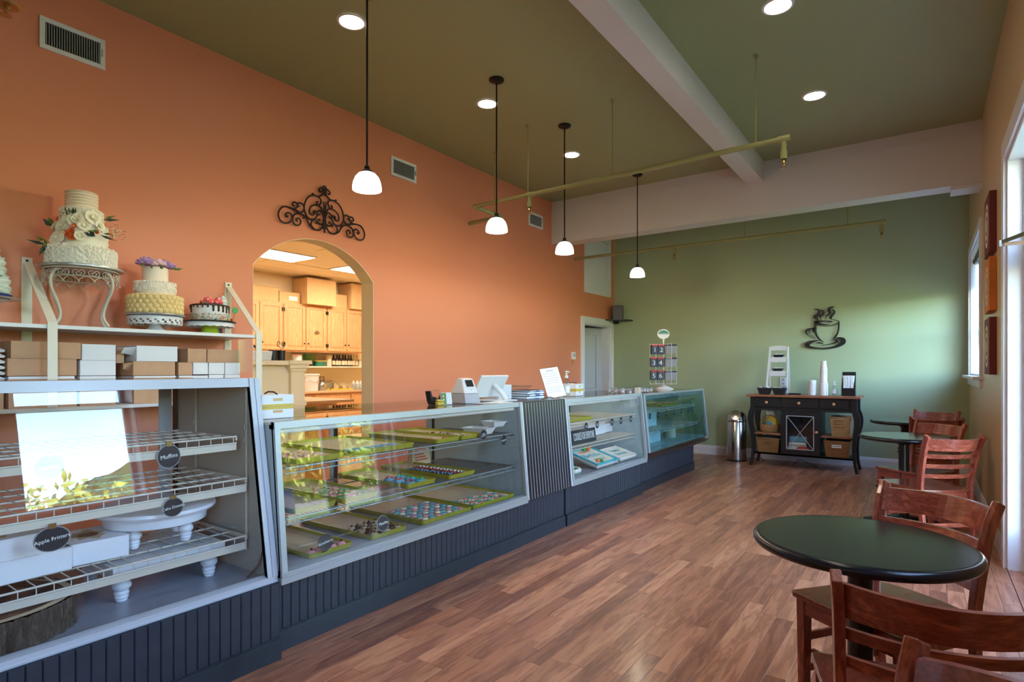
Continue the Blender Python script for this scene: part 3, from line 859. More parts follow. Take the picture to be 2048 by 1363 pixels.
# on the half wall: bin, cups with scissors
hwz = 1.407
bn = thing('utensil_bin', 'white plastic bin with a spatula on the kitchen half wall', 'bin', (-5.28, 3.18, hwz))
build('bin', MB().taper((-5.28, 3.18), hwz, hwz + .09, (.07, .10), (.08, .11)), M['white'], bn, bevel=.006)
build('spatula', MB().tube([(-5.25, 3.22, hwz + .08), (-5.22, 3.06, hwz + .16)], 0, rect=(.02, .006)), M['black'], bn)
for k, yy in enumerate((3.33, 3.42)):
    c_ = thing('pen_cup', ['black mesh cup left of the scissors cup on the half wall', 'black mesh cup holding scissors on the half wall'][k], 'cup', (-5.26, yy, hwz))
    build('cup', MB(True).lathe([(.038, 0), (.042, .10)], (-5.26, yy, hwz), 16), M['black'], c_)
sc_ = MB(True)
for s_ in (-1, 1):
    sc_.tube([(-5.26 + .001 * s_, 3.42 - s_ * .012, hwz + .02), (-5.26, 3.42, hwz + .10), (-5.26, 3.42 + s_ * .02, hwz + .14)], .004, 6)
    sc_.tube([(-5.26, 3.42 + s_ * .03 + .016 * math.cos(a), hwz + .165 + .024 * math.sin(a)) for a in [i * PI / 6 for i in range(12)]], .005, 6, closed=True)
solo('scissors', sc_, M['steel'], 'scissors standing handles up in the mesh cup on the half wall', 'scissors')
SCROLL_Y = 3.246
SCROLL = [[(-0.108, 2.536), (-0.146, 2.558), (-0.175, 2.597), (-0.203, 2.632), (-0.245, 2.644), (-0.291, 2.658), (-0.336, 2.67), (-0.39, 2.672), (-0.429, 2.647), (-0.451, 2.599), (-0.436, 2.551), (-0.39, 2.534), (-0.345, 2.55), (-0.323, 2.587), (-0.334, 2.621), (-0.362, 2.625), (-0.384, 2.607), (-0.379, 2.588), (-0.363, 2.6)], [(-0.208, 2.631), (-0.245, 2.644), (-0.291, 2.63), (-0.314, 2.605), (-0.317, 2.564), (-0.293, 2.539), (-0.259, 2.543), (-0.24, 2.571), (-0.25, 2.596), (-0.271, 2.599), (-0.285, 2.583), (-0.271, 2.573)], [(-0.35, 2.673), (-0.309, 2.672), (-0.277, 2.692), (-0.276, 2.718), (-0.298, 2.729), (-0.32, 2.714), (-0.314, 2.696), (-0.298, 2.701)], [(-0.296, 2.669), (-0.245, 2.652), (-0.215, 2.673), (-0.208, 2.705), (-0.225, 2.73), (-0.253, 2.733), (-0.273, 2.715), (-0.266, 2.698), (-0.253, 2.707)], [(-0.069, 2.753), (-0.042, 2.776), (-0.037, 2.807), (-0.059, 2.827), (-0.108, 2.832), (-0.161, 2.807), (-0.197, 2.753), (-0.207, 2.693), (-0.189, 2.644), (-0.151, 2.619), (-0.103, 2.627), (-0.078, 2.659), (-0.078, 2.688), (-0.101, 2.698), (-0.116, 2.682), (-0.108, 2.669)], [(-0.054, 2.761), (-0.08, 2.761), (-0.081, 2.778), (-0.066, 2.785)], [(-0.014, 2.698), (-0.042, 2.745), (-0.093, 2.752), (-0.137, 2.729), (-0.156, 2.688), (-0.141, 2.662), (-0.114, 2.664), (-0.097, 2.691)], [(-0.009, 2.674), (-0.029, 2.706), (-0.057, 2.71), (-0.078, 2.688), (-0.069, 2.669), (-0.047, 2.683)], [(-0.127, 2.845), (-0.093, 2.833), (-0.059, 2.835), (-0.022, 2.861), (-0.004, 2.899), (-0.014, 2.918), (-0.042, 2.912), (-0.059, 2.892), (-0.047, 2.876), (-0.034, 2.887)], [(-0.002, 2.857), (-0.014, 2.888), (-0.02, 2.912), (-0.004, 2.941)], [(-0.108, 2.536), (-0.054, 2.542), (-0.018, 2.583), (-0.009, 2.644), (-0.004, 2.713)], [(-0.108, 2.54), (-0.137, 2.568), (-0.13, 2.604), (-0.1, 2.619), (-0.077, 2.612), (-0.085, 2.591)], [(-0.014, 2.605), (-0.044, 2.595), (-0.066, 2.603), (-0.072, 2.623), (-0.054, 2.635), (-0.048, 2.619)], [(-0.004, 2.764), (0.0, 2.526)]]
CUP = [[(-1.22, 1.721, 0.008), (-1.28, 1.715, 0.025), (-1.342, 1.696, 0.051), (-1.378, 1.663, 0.062), (-1.332, 1.631, 0.036), (-1.245, 1.617, 0.02), (-1.144, 1.612, 0.02), (-1.045, 1.624, 0.027), (-0.972, 1.653, 0.044), (-0.928, 1.691, 0.062), (-0.933, 1.724, 0.063), (-0.972, 1.745, 0.034), (-1.016, 1.752, 0.012)], [(-1.04, 1.73, 0.009), (-1.001, 1.715, 0.034), (-1.011, 1.693, 0.025), (-1.07, 1.672, 0.012), (-1.194, 1.65, 0.007)], [(-1.255, 1.688, 0.008), (-1.21, 1.69, 0.021), (-1.162, 1.672, 0.005)], [(-1.268, 1.955, 0.021), (-1.273, 1.904, 0.041), (-1.27, 1.848, 0.035), (-1.25, 1.79, 0.025), (-1.215, 1.738, 0.023), (-1.162, 1.694, 0.006)], [(-0.982, 1.97, 0.025), (-0.979, 1.914, 0.022), (-0.991, 1.826, 0.022), (-1.021, 1.771, 0.025), (-1.055, 1.728, 0.006)], [(-0.977, 1.953, 0.022), (-1.021, 1.939, 0.013), (-1.095, 1.922, 0.008), (-1.169, 1.925, 0.007), (-1.23, 1.942, 0.008)], [(-0.972, 1.97, 0.015), (-0.996, 1.99, 0.01), (-1.065, 2.013, 0.005)], [(-1.09, 1.947, 0.006), (-1.139, 1.941, 0.015), (-1.2, 1.952, 0.026), (-1.25, 1.966, 0.056), (-1.26, 1.98, 0.055), (-1.22, 1.987, 0.031), (-1.144, 1.992, 0.012), (-1.06, 1.979, 0.012), (-1.134, 1.972, 0.005)], [(-1.286, 1.891, 0.021), (-1.321, 1.892, 0.013), (-1.347, 1.87, 0.013), (-1.349, 1.839, 0.009), (-1.326, 1.798, 0.007), (-1.275, 1.78, 0.006)], [(-1.306, 1.897, 0.006), (-1.362, 1.885, 0.023), (-1.386, 1.846, 0.029), (-1.357, 1.799, 0.01), (-1.306, 1.764, 0.008), (-1.26, 1.759, 0.006)], [(-1.286, 1.905, 0.026), (-1.293, 1.871, 0.03), (-1.296, 1.837, 0.007)], [(-1.291, 2.164, 0.008), (-1.24, 2.158, 0.02), (-1.22, 2.123, 0.036), (-1.24, 2.078, 0.051), (-1.275, 2.052, 0.045), (-1.24, 2.019, 0.025), (-1.225, 2.001, 0.01)], [(-1.21, 2.15, 0.01), (-1.167, 2.125, 0.023), (-1.179, 2.087, 0.03), (-1.207, 2.06, 0.025), (-1.2, 2.023, 0.008), (-1.179, 2.002, 0.005)], [(-1.033, 2.182, 0.006), (-1.075, 2.176, 0.025), (-1.1, 2.144, 0.047), (-1.085, 2.093, 0.03), (-1.119, 2.072, 0.019), (-1.143, 2.034, 0.007), (-1.129, 2.0, 0.005)], [(-1.06, 2.147, 0.015), (-1.031, 2.112, 0.025), (-1.055, 2.074, 0.029), (-1.08, 2.036, 0.035), (-1.058, 2.01, 0.005)]]
# ------------------------------------------------------------------ wall and ceiling fixtures
def vent(y0, y1, z0, z1, n, lab):
    t = thing('air_vent', lab, 'vent', (XL, (y0 + y1) / 2, (z0 + z1) / 2))
    b = .028; x0, x1 = XL + .001, XL + .014
    build('backing', MB().box(XL + .001, XL + .003, y0 + b, y1 - b, z0 + b, z1 - b), M['dark'], t)
    build('frame', MB().box(x0, x1, y0, y1, z0, z0 + b).box(x0, x1, y0, y1, z1 - b, z1).box(x0, x1, y0, y0 + b, z0 + b, z1 - b).box(x0, x1, y1 - b, y1, z0 + b, z1 - b), M['trim'], t, bevel=.002)
    pitch = (y1 - y0 - 2 * b) / n
    s0 = None
    for k in range(n):
        if s0 is None:
            s0 = build('louvre', MB().box(XL + .004, XL + .012, y0 + b + pitch * .35, y0 + b + pitch * .62, z0 + b, z1 - b), M['alum'], t); q = s0
        else: q = s0.copy(); C.objects.link(q)
        q.location.y += pitch if k else 0
        if k: q.location.y = s0.location.y + pitch * k
    build('damper_lever', MB().box(x1, x1 + .02, y1 - .022, y1 - .016, (z0 + z1) / 2 - .02, (z0 + z1) / 2 + .025), M['trim'], t)
vent(1.217, 1.562, 3.265, 3.458, 22, 'white air vent nearest the camera, high on the orange wall above the tall cake')
vent(4.054, 4.404, 3.265, 3.458, 22, 'white air vent on the orange wall right of the nearest pendant lamp')
vent(6.526, 6.877, 3.262, 3.45, 18, 'white air vent farthest along the orange wall, just before the beam')
# scroll
def smooth_path(pts, k=4):
    out = []
    P = [Vector(p) for p in pts]
    for i in range(len(P) - 1):
        p0 = P[max(i - 1, 0)]; p1 = P[i]; p2 = P[i + 1]; p3 = P[min(i + 2, len(P) - 1)]
        for j in range(k):
            t = j / k
            out.append(.5 * ((2 * p1) + (-p0 + p2) * t + (2 * p0 - 5 * p1 + 4 * p2 - p3) * t * t + (-p0 + 3 * p1 - 3 * p2 + p3) * t ** 3))
    out.append(P[-1])
    return out
sm = MB(True)
for l in SCROLL:
    for s_ in (1, -1):
        if s_ == -1 and l is SCROLL[-1]: continue
        sm.tube(smooth_path([(XL + .03, SCROLL_Y + s_ * a, b) for a, b in l]), .0075, 6)
for s_ in (-1, 1):
    sm.tube([(XL + .032, SCROLL_Y + s_ * .012, 2.80), (XL + .034, SCROLL_Y + s_ * .005, 2.68), (XL + .032, SCROLL_Y + s_ * .012, 2.56)], .006, 6)
    sm.tube([(XL + .03, SCROLL_Y + s_ * .2, 2.62), (XL, SCROLL_Y + s_ * .2, 2.62)], .006, 6)
solo('iron_scroll', sm, M['iron'], 'dark wrought iron scroll ornament on the orange wall above the arch', 'wall ornament')
# coffee cup art
cm = MB()
for l in CUP:
    pp = smooth_path([(a, b, w_) for a, b, w_ in l], 4)
    left = []; right = []
    for i, p in enumerate(pp):
        d = (pp[min(i + 1, len(pp) - 1)] - pp[max(i - 1, 0)]); d = Vector((d.x, d.y)).normalized(); n_ = Vector((-d.y, d.x)) * max(p.z, .003) / 2
        left.append((p.x + n_.x, p.y + n_.y)); right.append((p.x - n_.x, p.y - n_.y))
    for i in range(len(pp) - 1):
        cm.prism([left[i], left[i + 1], right[i + 1], right[i]], 9.145, 9.151, 'xz')
for (xx, zz) in ((-1.36, 1.66), (-.95, 1.70), (-1.2, 2.0)): cm.tube([(xx, 9.15, zz), (xx, 9.18, zz)], .006, 6)
solo('coffee_cup_cutout', cm, M['black'], 'black metal cutout of a steaming coffee cup on the green wall', 'wall art')
# ceiling downlights
M['lamp'] = emit('lamp glow', (255, 246, 226), 14)
DL = [(-3.22, 1.09), (-3.22, 2.63), (-3.22, 4.15), (-3.22, 5.68), (-.795, 2.62), (-.795, 4.14), (-.795, 5.68), (-.795, 1.09)]
dlab = ['recessed downlight at the left of the ceiling, outside the frame corner', 'recessed downlight above the counter nearest the camera, left of the first pendant rod', 'recessed downlight beside the second pendant rod', 'recessed downlight farthest along the counter side of the ceiling', 'recessed downlight behind the camera side of the seating area', 'recessed downlight at the top edge right of the long beam', 'recessed downlight over the seating nearest the cross beam', 'recessed downlight over the camera']
dl0 = None
for (xx, yy), lb in zip(DL, dlab):
    if dl0 is None:
        dl0 = thing('downlight', lb, 'ceiling light', (xx, yy, H))
        build('trim_ring', MB(True).lathe([(.10, -.001), (.098, -.006), (.084, -.008), (.078, -.002)], (xx, yy, H), 28, cap=False), M['trim'], dl0)
        build('bulb', MB(True).lathe([(.079, -.003), (.0, -.0035)], (xx, yy, H), 28, cap=False), M['lamp'], dl0)
    else: dup(dl0, (xx, yy, H), 0, lb)
    s_ = bpy.data.lights.new('downlight_beam', 'SPOT'); s_.energy = DOWN; s_.spot_size = R(110); s_.spot_blend = .8; s_.shadow_soft_size = .07; s_.color = (1, .86, .68)
    so = bpy.data.objects.new('downlight_beam', s_); C.objects.link(so); so.location = (xx, yy, H - .02)
# pendants
m_, nt, b_ = new_mat('frosted shade'); M['shade'] = m_
b_.inputs['Base Color'].default_value = (.9, .9, .92, 1); b_.inputs['Roughness'].default_value = .3
b_.inputs['Emission Color'].default_value = (.95, .96, 1, 1); b_.inputs['Emission Strength'].default_value = .75
b_.inputs['Transmission Weight'].default_value = .0
M['bulb'] = emit('bulb', (255, 250, 240), 6)
plabs = ['pendant lamp nearest the camera, hanging before the orange wall', 'second pendant lamp along the counter, with the rod beside a downlight', 'third pendant lamp along the counter, crossing the end of the beam', 'farthest pendant lamp, hanging before the green wall']
p0 = None
for (yy, lb) in zip((2.482, 3.85, 4.96, 6.73), plabs):
    if p0 is None:
        p0 = thing('pendant_lamp', lb, 'pendant lamp', (-2.89, yy, H))
        c0 = (-2.89, yy, 2.455)
        build('canopy', MB(True).lathe([(.062, 0), (.062, -.012), (.05, -.022), (.015, -.028)], (-2.89, yy, H), 20), M['bronze'], p0)
        build('rod', MB(True).tube([(-2.89, yy, H - .02), (-2.89, yy, 2.60)], .0065, 8), M['bronze'], p0)
        build('socket_cap', MB(True).lathe([(.009, .155), (.016, .15), (.018, .13), (.034, .12), (.036, .105)], c0, 16), M['bronze'], p0)
        sh = build('lamp_shade', MB(True).lathe([(.034, .112), (.055, .102), (.074, .08), (.086, .05), (.0915, .02), (.091, 0), (.087, .0), (.0875, .02), (.082, .05), (.07, .078), (.05, .098)], c0, 28, cap=False), M['shade'], p0)
        build('bulb', MB(True).ball((c0[0], c0[1], c0[2] + .045), .024, 10, 8), M['bulb'], p0)
    else: dup(p0, (-2.89, yy, H), 0, lb)
    l_ = bpy.data.lights.new('pendant_glow', 'POINT'); l_.energy = PEND; l_.shadow_soft_size = .03; l_.color = (1, .84, .62)
    lo = bpy.data.objects.new('pendant_glow', l_); C.objects.link(lo); lo.location = (-2.89, yy, 2.44)
# sprinkler pipes
def sprinkler(m_, x, y, z):
    m_.lathe([(.012, .0), (.016, -.02), (.02, -.03), (.012, -.035), (.006, -.05)], (x, y, z), 10)
    m_.lathe([(.024, -.068), (.024, -.071)], (x, y, z), 12)
    for s_ in (-1, 1): m_.tube([(x + s_ * .012, y, z - .03), (x + s_ * .016, y, z - .05), (x + s_ * .004, y, z - .068)], .003, 5)
def pipe_run(lab, path, r, drops, hangers, heads):
    t = thing('sprinkler_pipe', lab, 'pipe', path[0])
    build('pipe', MB(True).tube(path, r, 12), M['pipe'], t)
    f = MB(True)
    for p in path[1:-1]: f.ball(p, r * 1.35, 10, 8)
    for (x, y, z, l) in drops:
        f.tube([(x, y, z), (x, y, z - l)], r * .85, 10).tube([(x - r * 2, y, z), (x + r * 2, y, z)], r * 1.25, 12).tube([(x, y, z - l * .6), (x, y, z - l)], r * 1.15, 10)
    build('fittings', f, M['pipe'], t)
    for (x, y, z) in hangers:
        build('hanger_rod', MB(True).tube([(x, y, H), (x, y, z)], .005, 6).lathe([(.02, -.004), (.012, -.02)], (x, y, H), 10).tube([(x, y, z + .03), (x - .02, y, z), (x, y, z - .026), (x + .02, y, z), (x, y, z + .03)], .005, 5), M['pipe'], t)
    for (x, y, z) in heads:
        m2 = MB(True); sprinkler(m2, x, y, z); build('sprinkler_head', m2, M['brass'], t)
pz = 3.03
pipe_run('olive painted sprinkler pipe crossing the room in front of the beams', [(XL + .002, 5.28, pz - .005), (-3.88, 5.24, pz - .005), (-3.87, 4.78, pz), (-.86, 4.70, pz)], .021,
         [(-3.17, 4.76, pz, .12), (-.86, 4.70, pz, .15)], [(-3.19, 4.762, pz), (-2.27, 4.738, pz), (-1.06, 4.705, pz), (-3.87, 5.12, pz)], [(-3.17, 4.76, pz - .12), (-.86, 4.70, pz - .15)])
pipe_run('olive painted sprinkler pipe behind the cross beam', [(XL + .002, 7.80, 3.0), (-.41, 7.86, 3.0)], .021,
         [(-2.82, 7.825, 3.0, .10), (-.41, 7.86, 3.0, .12)], [(-3.7, 7.81, 3.0), (-1.9, 7.835, 3.0), (-.75, 7.853, 3.0)], [(-2.82, 7.825, 2.90), (-.41, 7.86, 2.88)])
pipe_run('short sprinkler pipe at the top left corner near the camera', [(XL + .002, 0.861, 3.10), (-3.543, 0.861, 3.10)], .021, [(-3.543, 0.861, 3.10, .04)], [(-4.1, 0.861, 3.1)], [(-3.543, 0.861, 3.06)])
solo('sprinkler_cover', MB(True).lathe([(.06, 0), (.05, -.012), (.02, -.016)], (-3.543, 0.861, 3.045), 20), M['brass'], 'copper sprinkler cover plate at the top left corner', 'sprinkler')
# thermostat
t = thing('thermostat', 'small white thermostat on the orange wall left of the grey door', 'thermostat', (XL, 7.74, 1.52))
build('body', MB().box(XL + .001, XL + .03, 7.69, 7.79, 1.47, 1.58), M['thermo'], t, bevel=.006)
build('screen', MB().box(XL + .0305, XL + .032, 7.71, 7.77, 1.51, 1.56), M['greyd'], t)
solo('sensor_box', MB().box(XL + .001, XL + .03, 7.71, 7.77, 1.405, 1.455), M['wood3'], 'tan sensor box under the thermostat', 'sensor', bevel=.004)
# corner speaker
t = thing('corner_shelf', 'black corner shelf over the grey door in the far left corner', 'shelf', (-4.2, 9.05, 2.13))
build('shelf_board', MB().prism([(XL + .001, 9.179), (XL + .001, 8.80), (-4.28, 8.82), (-4.05, 9.02), (-4.02, 9.179)], 2.13, 2.15, 'xy'), M['blackp'], t, bevel=.003)
build('bracket', MB().box(XL + .001, -4.25, 9.1, 9.13, 2.09, 2.13), M['blackp'], t)
t = thing('speaker', 'small black box speaker on the corner shelf', 'speaker', (-4.22, 9.0, 2.151))
T = Matrix.Translation((-4.22, 9.02, 2.151)) @ Matrix.Rotation(R(20), 4, 'Z')
build('cabinet', MB().box(-.085, .085, -.09, .09, 0, .23, T), M['blackp'], t, bevel=.006)
build('grille', MB().box(-.075, .075, -.097, -.091, .012, .218, T), M['black'], t, bevel=.002)
# paintings on the right wall
def painting(y0, y1, z0, z1, base, fig, lab, kind):
    t = thing('painting', lab, 'painting', (XR, (y0 + y1) / 2, (z0 + z1) / 2))
    x0 = XR - .045
    build('canvas', MB().box(x0, XR - .001, y0, y1, z0, z1), M[base], t, bevel=.003)
    m_ = MB(True)
    cyy, cz = (y0 + y1) / 2, (z0 + z1) / 2
    for k, (r1, r2) in enumerate(((.9, .72), (.6, .42), (.26, 0))):
        pts = []
        n = 28
        ro = [(x0 - .001 - .001 * k, cyy + (y1 - y0) * .40 * r1 * math.cos(2 * PI * i / n), cz + (z1 - z0) * .42 * r1 * math.sin(2 * PI * i / n)) for i in range(n)]
        rin = [(x0 - .001 - .001 * k, cyy + (y1 - y0) * .40 * r2 * math.cos(2 * PI * i / n), cz + (z1 - z0) * .42 * r2 * math.sin(2 * PI * i / n)) for i in range(n)]
        m_.add(ro + rin, [(i, (i + 1) % n, n + (i + 1) % n, n + i) for i in range(n)])
    build('painted_figure', m_, M[fig], t)
painting(5.72, 6.16, 2.22, 2.68, 'maroon', 'icing2', 'top maroon canvas of the three on the tan wall', 0)
painting(5.72, 6.16, 1.77, 2.18, 'rust', 'label', 'middle orange and ochre canvas on the tan wall', 1)
painting(5.72, 6.16, 1.28, 1.72, 'maroon', 'label', 'bottom maroon canvas of the three on the tan wall', 0)
# outlet
t = thing('wall_outlet', 'white wall outlet behind the slatted stand on the green wall', 'outlet', (-1.69, YB, 1.14))
build('cover_plate', MB().box(-1.735, -1.645, YB - .008, YB - .001, 1.08, 1.2), M['trim'], t, bevel=.002)
build('sockets', MB().box(-1.71, -1.67, YB - .011, YB - .008, 1.095, 1.13).box(-1.71, -1.67, YB - .011, YB - .008, 1.15, 1.185), M['greyd'], t)
# ------------------------------------------------------------------ display cases
XB0 = -3.36     # back of the cases
def beadboards(t, x, y0, y1, z0, z1, w=.046):
    n = max(1, round((y1 - y0) / w)); w = (y1 - y0) / n
    hw_ = w / 2
    m_ = MB().prism([(-.012, -hw_ + .001), (-.012, hw_ - .001), (-.003, hw_ - .001), (0, hw_ - .004), (0, -hw_ + .004), (-.003, -hw_ + .001)], z0, z1, 'xy')
    b0 = None
    for k in range(n):
        if b0 is None: b0 = build('board', m_, M['bead'], t, world=False); q = b0
        else: q = b0.copy(); C.objects.link(q)
        q.location = (x - t.location.x, y0 + w * (k + .5) - t.location.y, 0)
def base(t, x, y0, y1, z1, toe=.10, w=.046):
    build('base_cabinet', MB().box(XB0 + .05, x - .013, y0 + .002, y1 - .002, 0, z1), M['bead'], t)
    beadboards(t, x, y0, y1, toe, z1 - .001, w)
    build('toe_board', MB().box(x - .012, x + .014, y0, y1, 0, toe - .004).box(x - .012, x + .008, y0, y1, toe - .004, toe), M['toe'], t, bevel=.002)
def display_case(lab, y0, y1, xb, zb, xt, zt, trim=.028, rail=.055, toprail=.032, inner='caseint2', gl='glass', double=False, tube=True, lend=True, rend=True, frame='alum'):
    t = thing('display_case', lab, 'display case', ((xb + XB0) / 2, (y0 + y1) / 2, 0))
    base(t, xb - .065 if not double else xb + .02, y0, y1, zb)
    lean = (xt - xb) / (zt - zb)
    def fx(z): return xb + lean * (z - zb)
    # bottom and top rails, slanted posts
    f = MB().prism([(xb - .06, zb - .03), (xb, zb - .03), (xb + .002, zb + rail - .03), (xb - .03, zb + rail - .022), (xb - .06, zb + rail - .03)], y0, y1, 'xz')
    f.prism([(fx(zb + .01) + .001, zb), (fx(zb + .01) + .007, zb + .004), (fx(zb + .01) + .007, zb + .010), (fx(zb) + .001, zb + .014)], y0, y1, 'xz')
    build('bottom_rail', f, M[frame], t)
    build('top_rail', MB().prism([(xt - .035, zt - toprail), (fx(zt - toprail), zt - toprail), (xt, zt), (xt - .035, zt + .001)], y0, y1, 'xz'), M[frame], t)
    posts = []
    if lend: posts.append(y0)
    if rend: posts.append(y1 - trim)
    for p in posts:
        m_ = MB()
        spl = [(0, trim)] if not double else [(0, trim * .42), (trim * .52, trim)]
        for a, b_ in spl:
            m_.prism([(xb - .02, zb + rail - .03), (xb + .006, zb + rail - .03), (xt + .006, zt), (xt - .02, zt)], p + a, p + b_, 'xz')
        if double: m_.prism([(xb - .02, zb + rail - .03), (xb + .001, zb + rail - .03), (xt + .001, zt), (xt - .02, zt)], p, p + trim, 'xz')
        build('corner_post', m_, M[frame], t)
    # end panels
    for p0_, p1_ in ((y0, y0 + .02), (y1 - .02, y1)):
        build('end_panel', MB().prism([(XB0, zb), (xb - .008, zb), (xt - .008, zt - .012), (XB0, zt - .012)], p0_, p1_, 'xz'), M[inner], t)
    build('deck', MB().box(XB0, xb - .03, y0 + .021, y1 - .021, zb - .005, zb + .018), M['deck'], t)
    mids = [y0 + .021]
    build('front_glass', MB().prism([(fx(zb + .02) - .012, zb + .02), (fx(zb + .02) - .007, zb + .02), (fx(zt - .02) - .007, zt - .02), (fx(zt - .02) - .012, zt - .02)], y0 + .021, y1 - .021, 'xz'), M[gl], t)
    build('top_glass' if not double else 'top_panel', MB().box(XB0, xt - .036, y0 + .002, y1 - .002, zt - .011, zt - .003), M['topglass' if not double else 'casetop'], t)
    bf = MB().box(XB0, XB0 + .03, y0, y0 + .035, zb, zt - .012).box(XB0, XB0 + .03, y1 - .035, y1, zb, zt - .012).box(XB0, XB0 + .03, y0 + .035, y1 - .035, zt - .05, zt - .012).box(XB0, XB0 + .03, (y0 + y1) / 2 - .02, (y0 + y1) / 2 + .02, zb, zt - .05)
    build('back_frame', bf, M['dark'], t)
    build('back_frame_strip', MB().box(XB0 + .031, XB0 + .036, y1 - .12, y1 - .055, zb + .02, zt - .05).box(XB0 + .031, XB0 + .036, (y0 + y1) / 2 - .05, (y0 + y1) / 2 - .02, zb + .02, zt - .05), M[frame], t)
    if tube:
        build('light_tube', MB(True).tube([(xt - .05, y0 + .04, zt - .045), (xt - .05, y1 - .04, zt - .045)], .018, 10), M['white'], t)
    return t, fx
def wire_shelf(name, lab, x0, x1, y0, y1, z, mat, pitch, lip=.03, longs=4, board=None, wr=.0028):
    """x1 is the front edge"""
    t = thing(name, lab, 'shelf', ((x0 + x1) / 2, (y0 + y1) / 2, z))
    m_ = MB()
    n = int((y1 - y0) / pitch)
    for k in range(n + 1):
        y = y0 + pitch * k + (y1 - y0 - n * pitch) / 2
        m_.tube([(x0, y, z), (x1, y, z), (x1, y, z - lip)], wr * .8, 4)
    o = build('cross_wires', m_, M[mat], t)
    m_ = MB()
    for k in range(longs):
        x = x0 + (x1 - x0) * k / longs
        m_.tube([(x, y0, z - .006), (x, y1, z - .006)], wr * 1.5, 6)
    m_.tube([(x1 + .002, y0, z), (x1 + .002, y1, z)], wr * 1.5, 6).tube([(x1 + .002, y0, z - lip), (x1 + .002, y1, z - lip)], wr * 1.3, 6)
    build('long_rods', m_, M[mat], t)
    if board:
        build('price_strip', MB().box(x1 - .004, x1, y0, y1, z - lip - .032, z - lip - .004), M['wirew'], t)
    # side arms resting in the standards
    build('side_arm', MB().box(x0, x1 - .01, y1 + .002, y1 + .010, z - .02, z - .002), M[mat], t)
    build('side_arm', MB().box(x0, x1 - .01, y0 - .010, y0 - .002, z - .02, z - .002), M[mat], t)
    return t
# case 1, the tall one nearest the camera
c1, fx1 = display_case('tall white framed display case nearest the camera, with cream wire shelves', -.75, 1.56, -2.43, .345, -2.585, 1.278, trim=.05, rail=.06, toprail=.04, inner='caseint', double=True, tube=False, frame='cframe')
c1s = MB()
for xx in (-2.64, -3.12):
    c1s.tube([(xx, 1.532, .46), (xx, 1.532, 1.23)], .006, 6)
    for z in (.53, .74, .80, .98, 1.04): c1s.tube([(xx, 1.53, z), (xx + .02, 1.512, z), (xx + .02, 1.512, z + .018)], .003, 5)
build('shelf_standard', c1s, M['wirew'], c1)
build('drain_tube', MB(True).tube([(-2.50, 1.53, .50), (-2.50, 1.51, .42), (-2.53, 1.49, .38), (-2.54, 1.48, .364)], .006, 8), M['steel'], c1)
wire_shelf('wire_shelf', 'top cream wire shelf in the tall case', -3.15, -2.60, -.7, 1.46, 1.01, 'wirew', .052, board=True)
wire_shelf('wire_shelf', 'middle cream wire shelf in the tall case', -3.15, -2.575, -.7, 1.495, .815, 'wirew', .052, board=True)
wire_shelf('wire_shelf', 'bottom cream wire shelf in the tall case, under the cake stands', -3.15, -2.575, -.7, 1.495, .548, 'wirew', .052, board=True)
# case 2
c2, fx2 = display_case('long low display case in the middle with lime trays of cookies', 1.566, 3.595, -2.405, .36, -2.47, 1.073)
wire_shelf('wire_shelf', 'upper steel wire shelf in the long low case', -3.18, -2.50, 1.64, 3.55, .845, 'chrome', .026, .026)
wire_shelf('wire_shelf', 'lower steel wire shelf in the long low case', -3.18, -2.49, 1.64, 3.56, .603, 'chrome', .026, .026)
# glass divider strip of case 2
build('glass_joiner', MB().prism([(fx2(.40) - .006, .40), (fx2(.40) - .002, .40), (fx2(1.03) - .002, 1.03), (fx2(1.03) - .006, 1.03)], 2.385, 2.395, 'xz'), M['plasticc'], c2)
# ribbed counter panel between
pc = thing('cash_counter', 'black ribbed counter unit between the glass display cases', 'counter', (-2.9, 3.93, 0))
base(pc, -2.475, 3.60, 4.24, .40)
build('body', MB().prism([(XB0, .362), (-2.425, .362), (-2.485, 1.06), (XB0, 1.06)], 3.603, 4.248, 'xz'), M['panel'], pc)
rb = MB(); gm = MB()
n = 16
for k in range(n):
    y0 = 3.612 + k * (4.24 - 3.612) / n; y1 = y0 + (4.24 - 3.612) / n
    rb.prism([(-2.424, .345), (-2.405, .345), (-2.469, 1.068), (-2.484, 1.068)], y0 + .0022, y1 - .0022, 'xz')
    gm.prism([(-2.423, .347), (-2.4045, .347), (-2.4685, 1.066), (-2.483, 1.066)], y0 - .0021, y0 + .0021, 'xz')
build('ribbed_panel', rb, M['panel'], pc); build('groove_strips', gm, M['groove'], pc)
build('edge_trim', MB().prism([(-2.43, .35), (-2.401, .35), (-2.466, 1.075), (-2.49, 1.075)], 4.242, 4.256, 'xz'), M['trim'], pc)
build('edge_trim', MB().prism([(-2.43, .35), (-2.401, .35), (-2.466, 1.075), (-2.49, 1.075)], 3.598, 3.606, 'xz'), M['trim'], pc)
build('counter_top', MB().box(XB0, -2.47, 3.6, 4.255, 1.061, 1.072), M['panel'], pc)
# case 3
c3, fx3 = display_case('third display case along the counter holding turquoise lettered cakes', 4.26, 5.86, -2.405, .372, -2.47, 1.066, rail=.05)
wire_shelf('wire_shelf', 'upper white wire shelf in the third display case', -3.18, -2.52, 4.30, 5.815, .846, 'wirew', .03, .03)
wire_shelf('wire_shelf', 'lower white wire shelf in the third display case', -3.18, -2.52, 4.30, 5.815, .64, 'wirew', .03, .03)
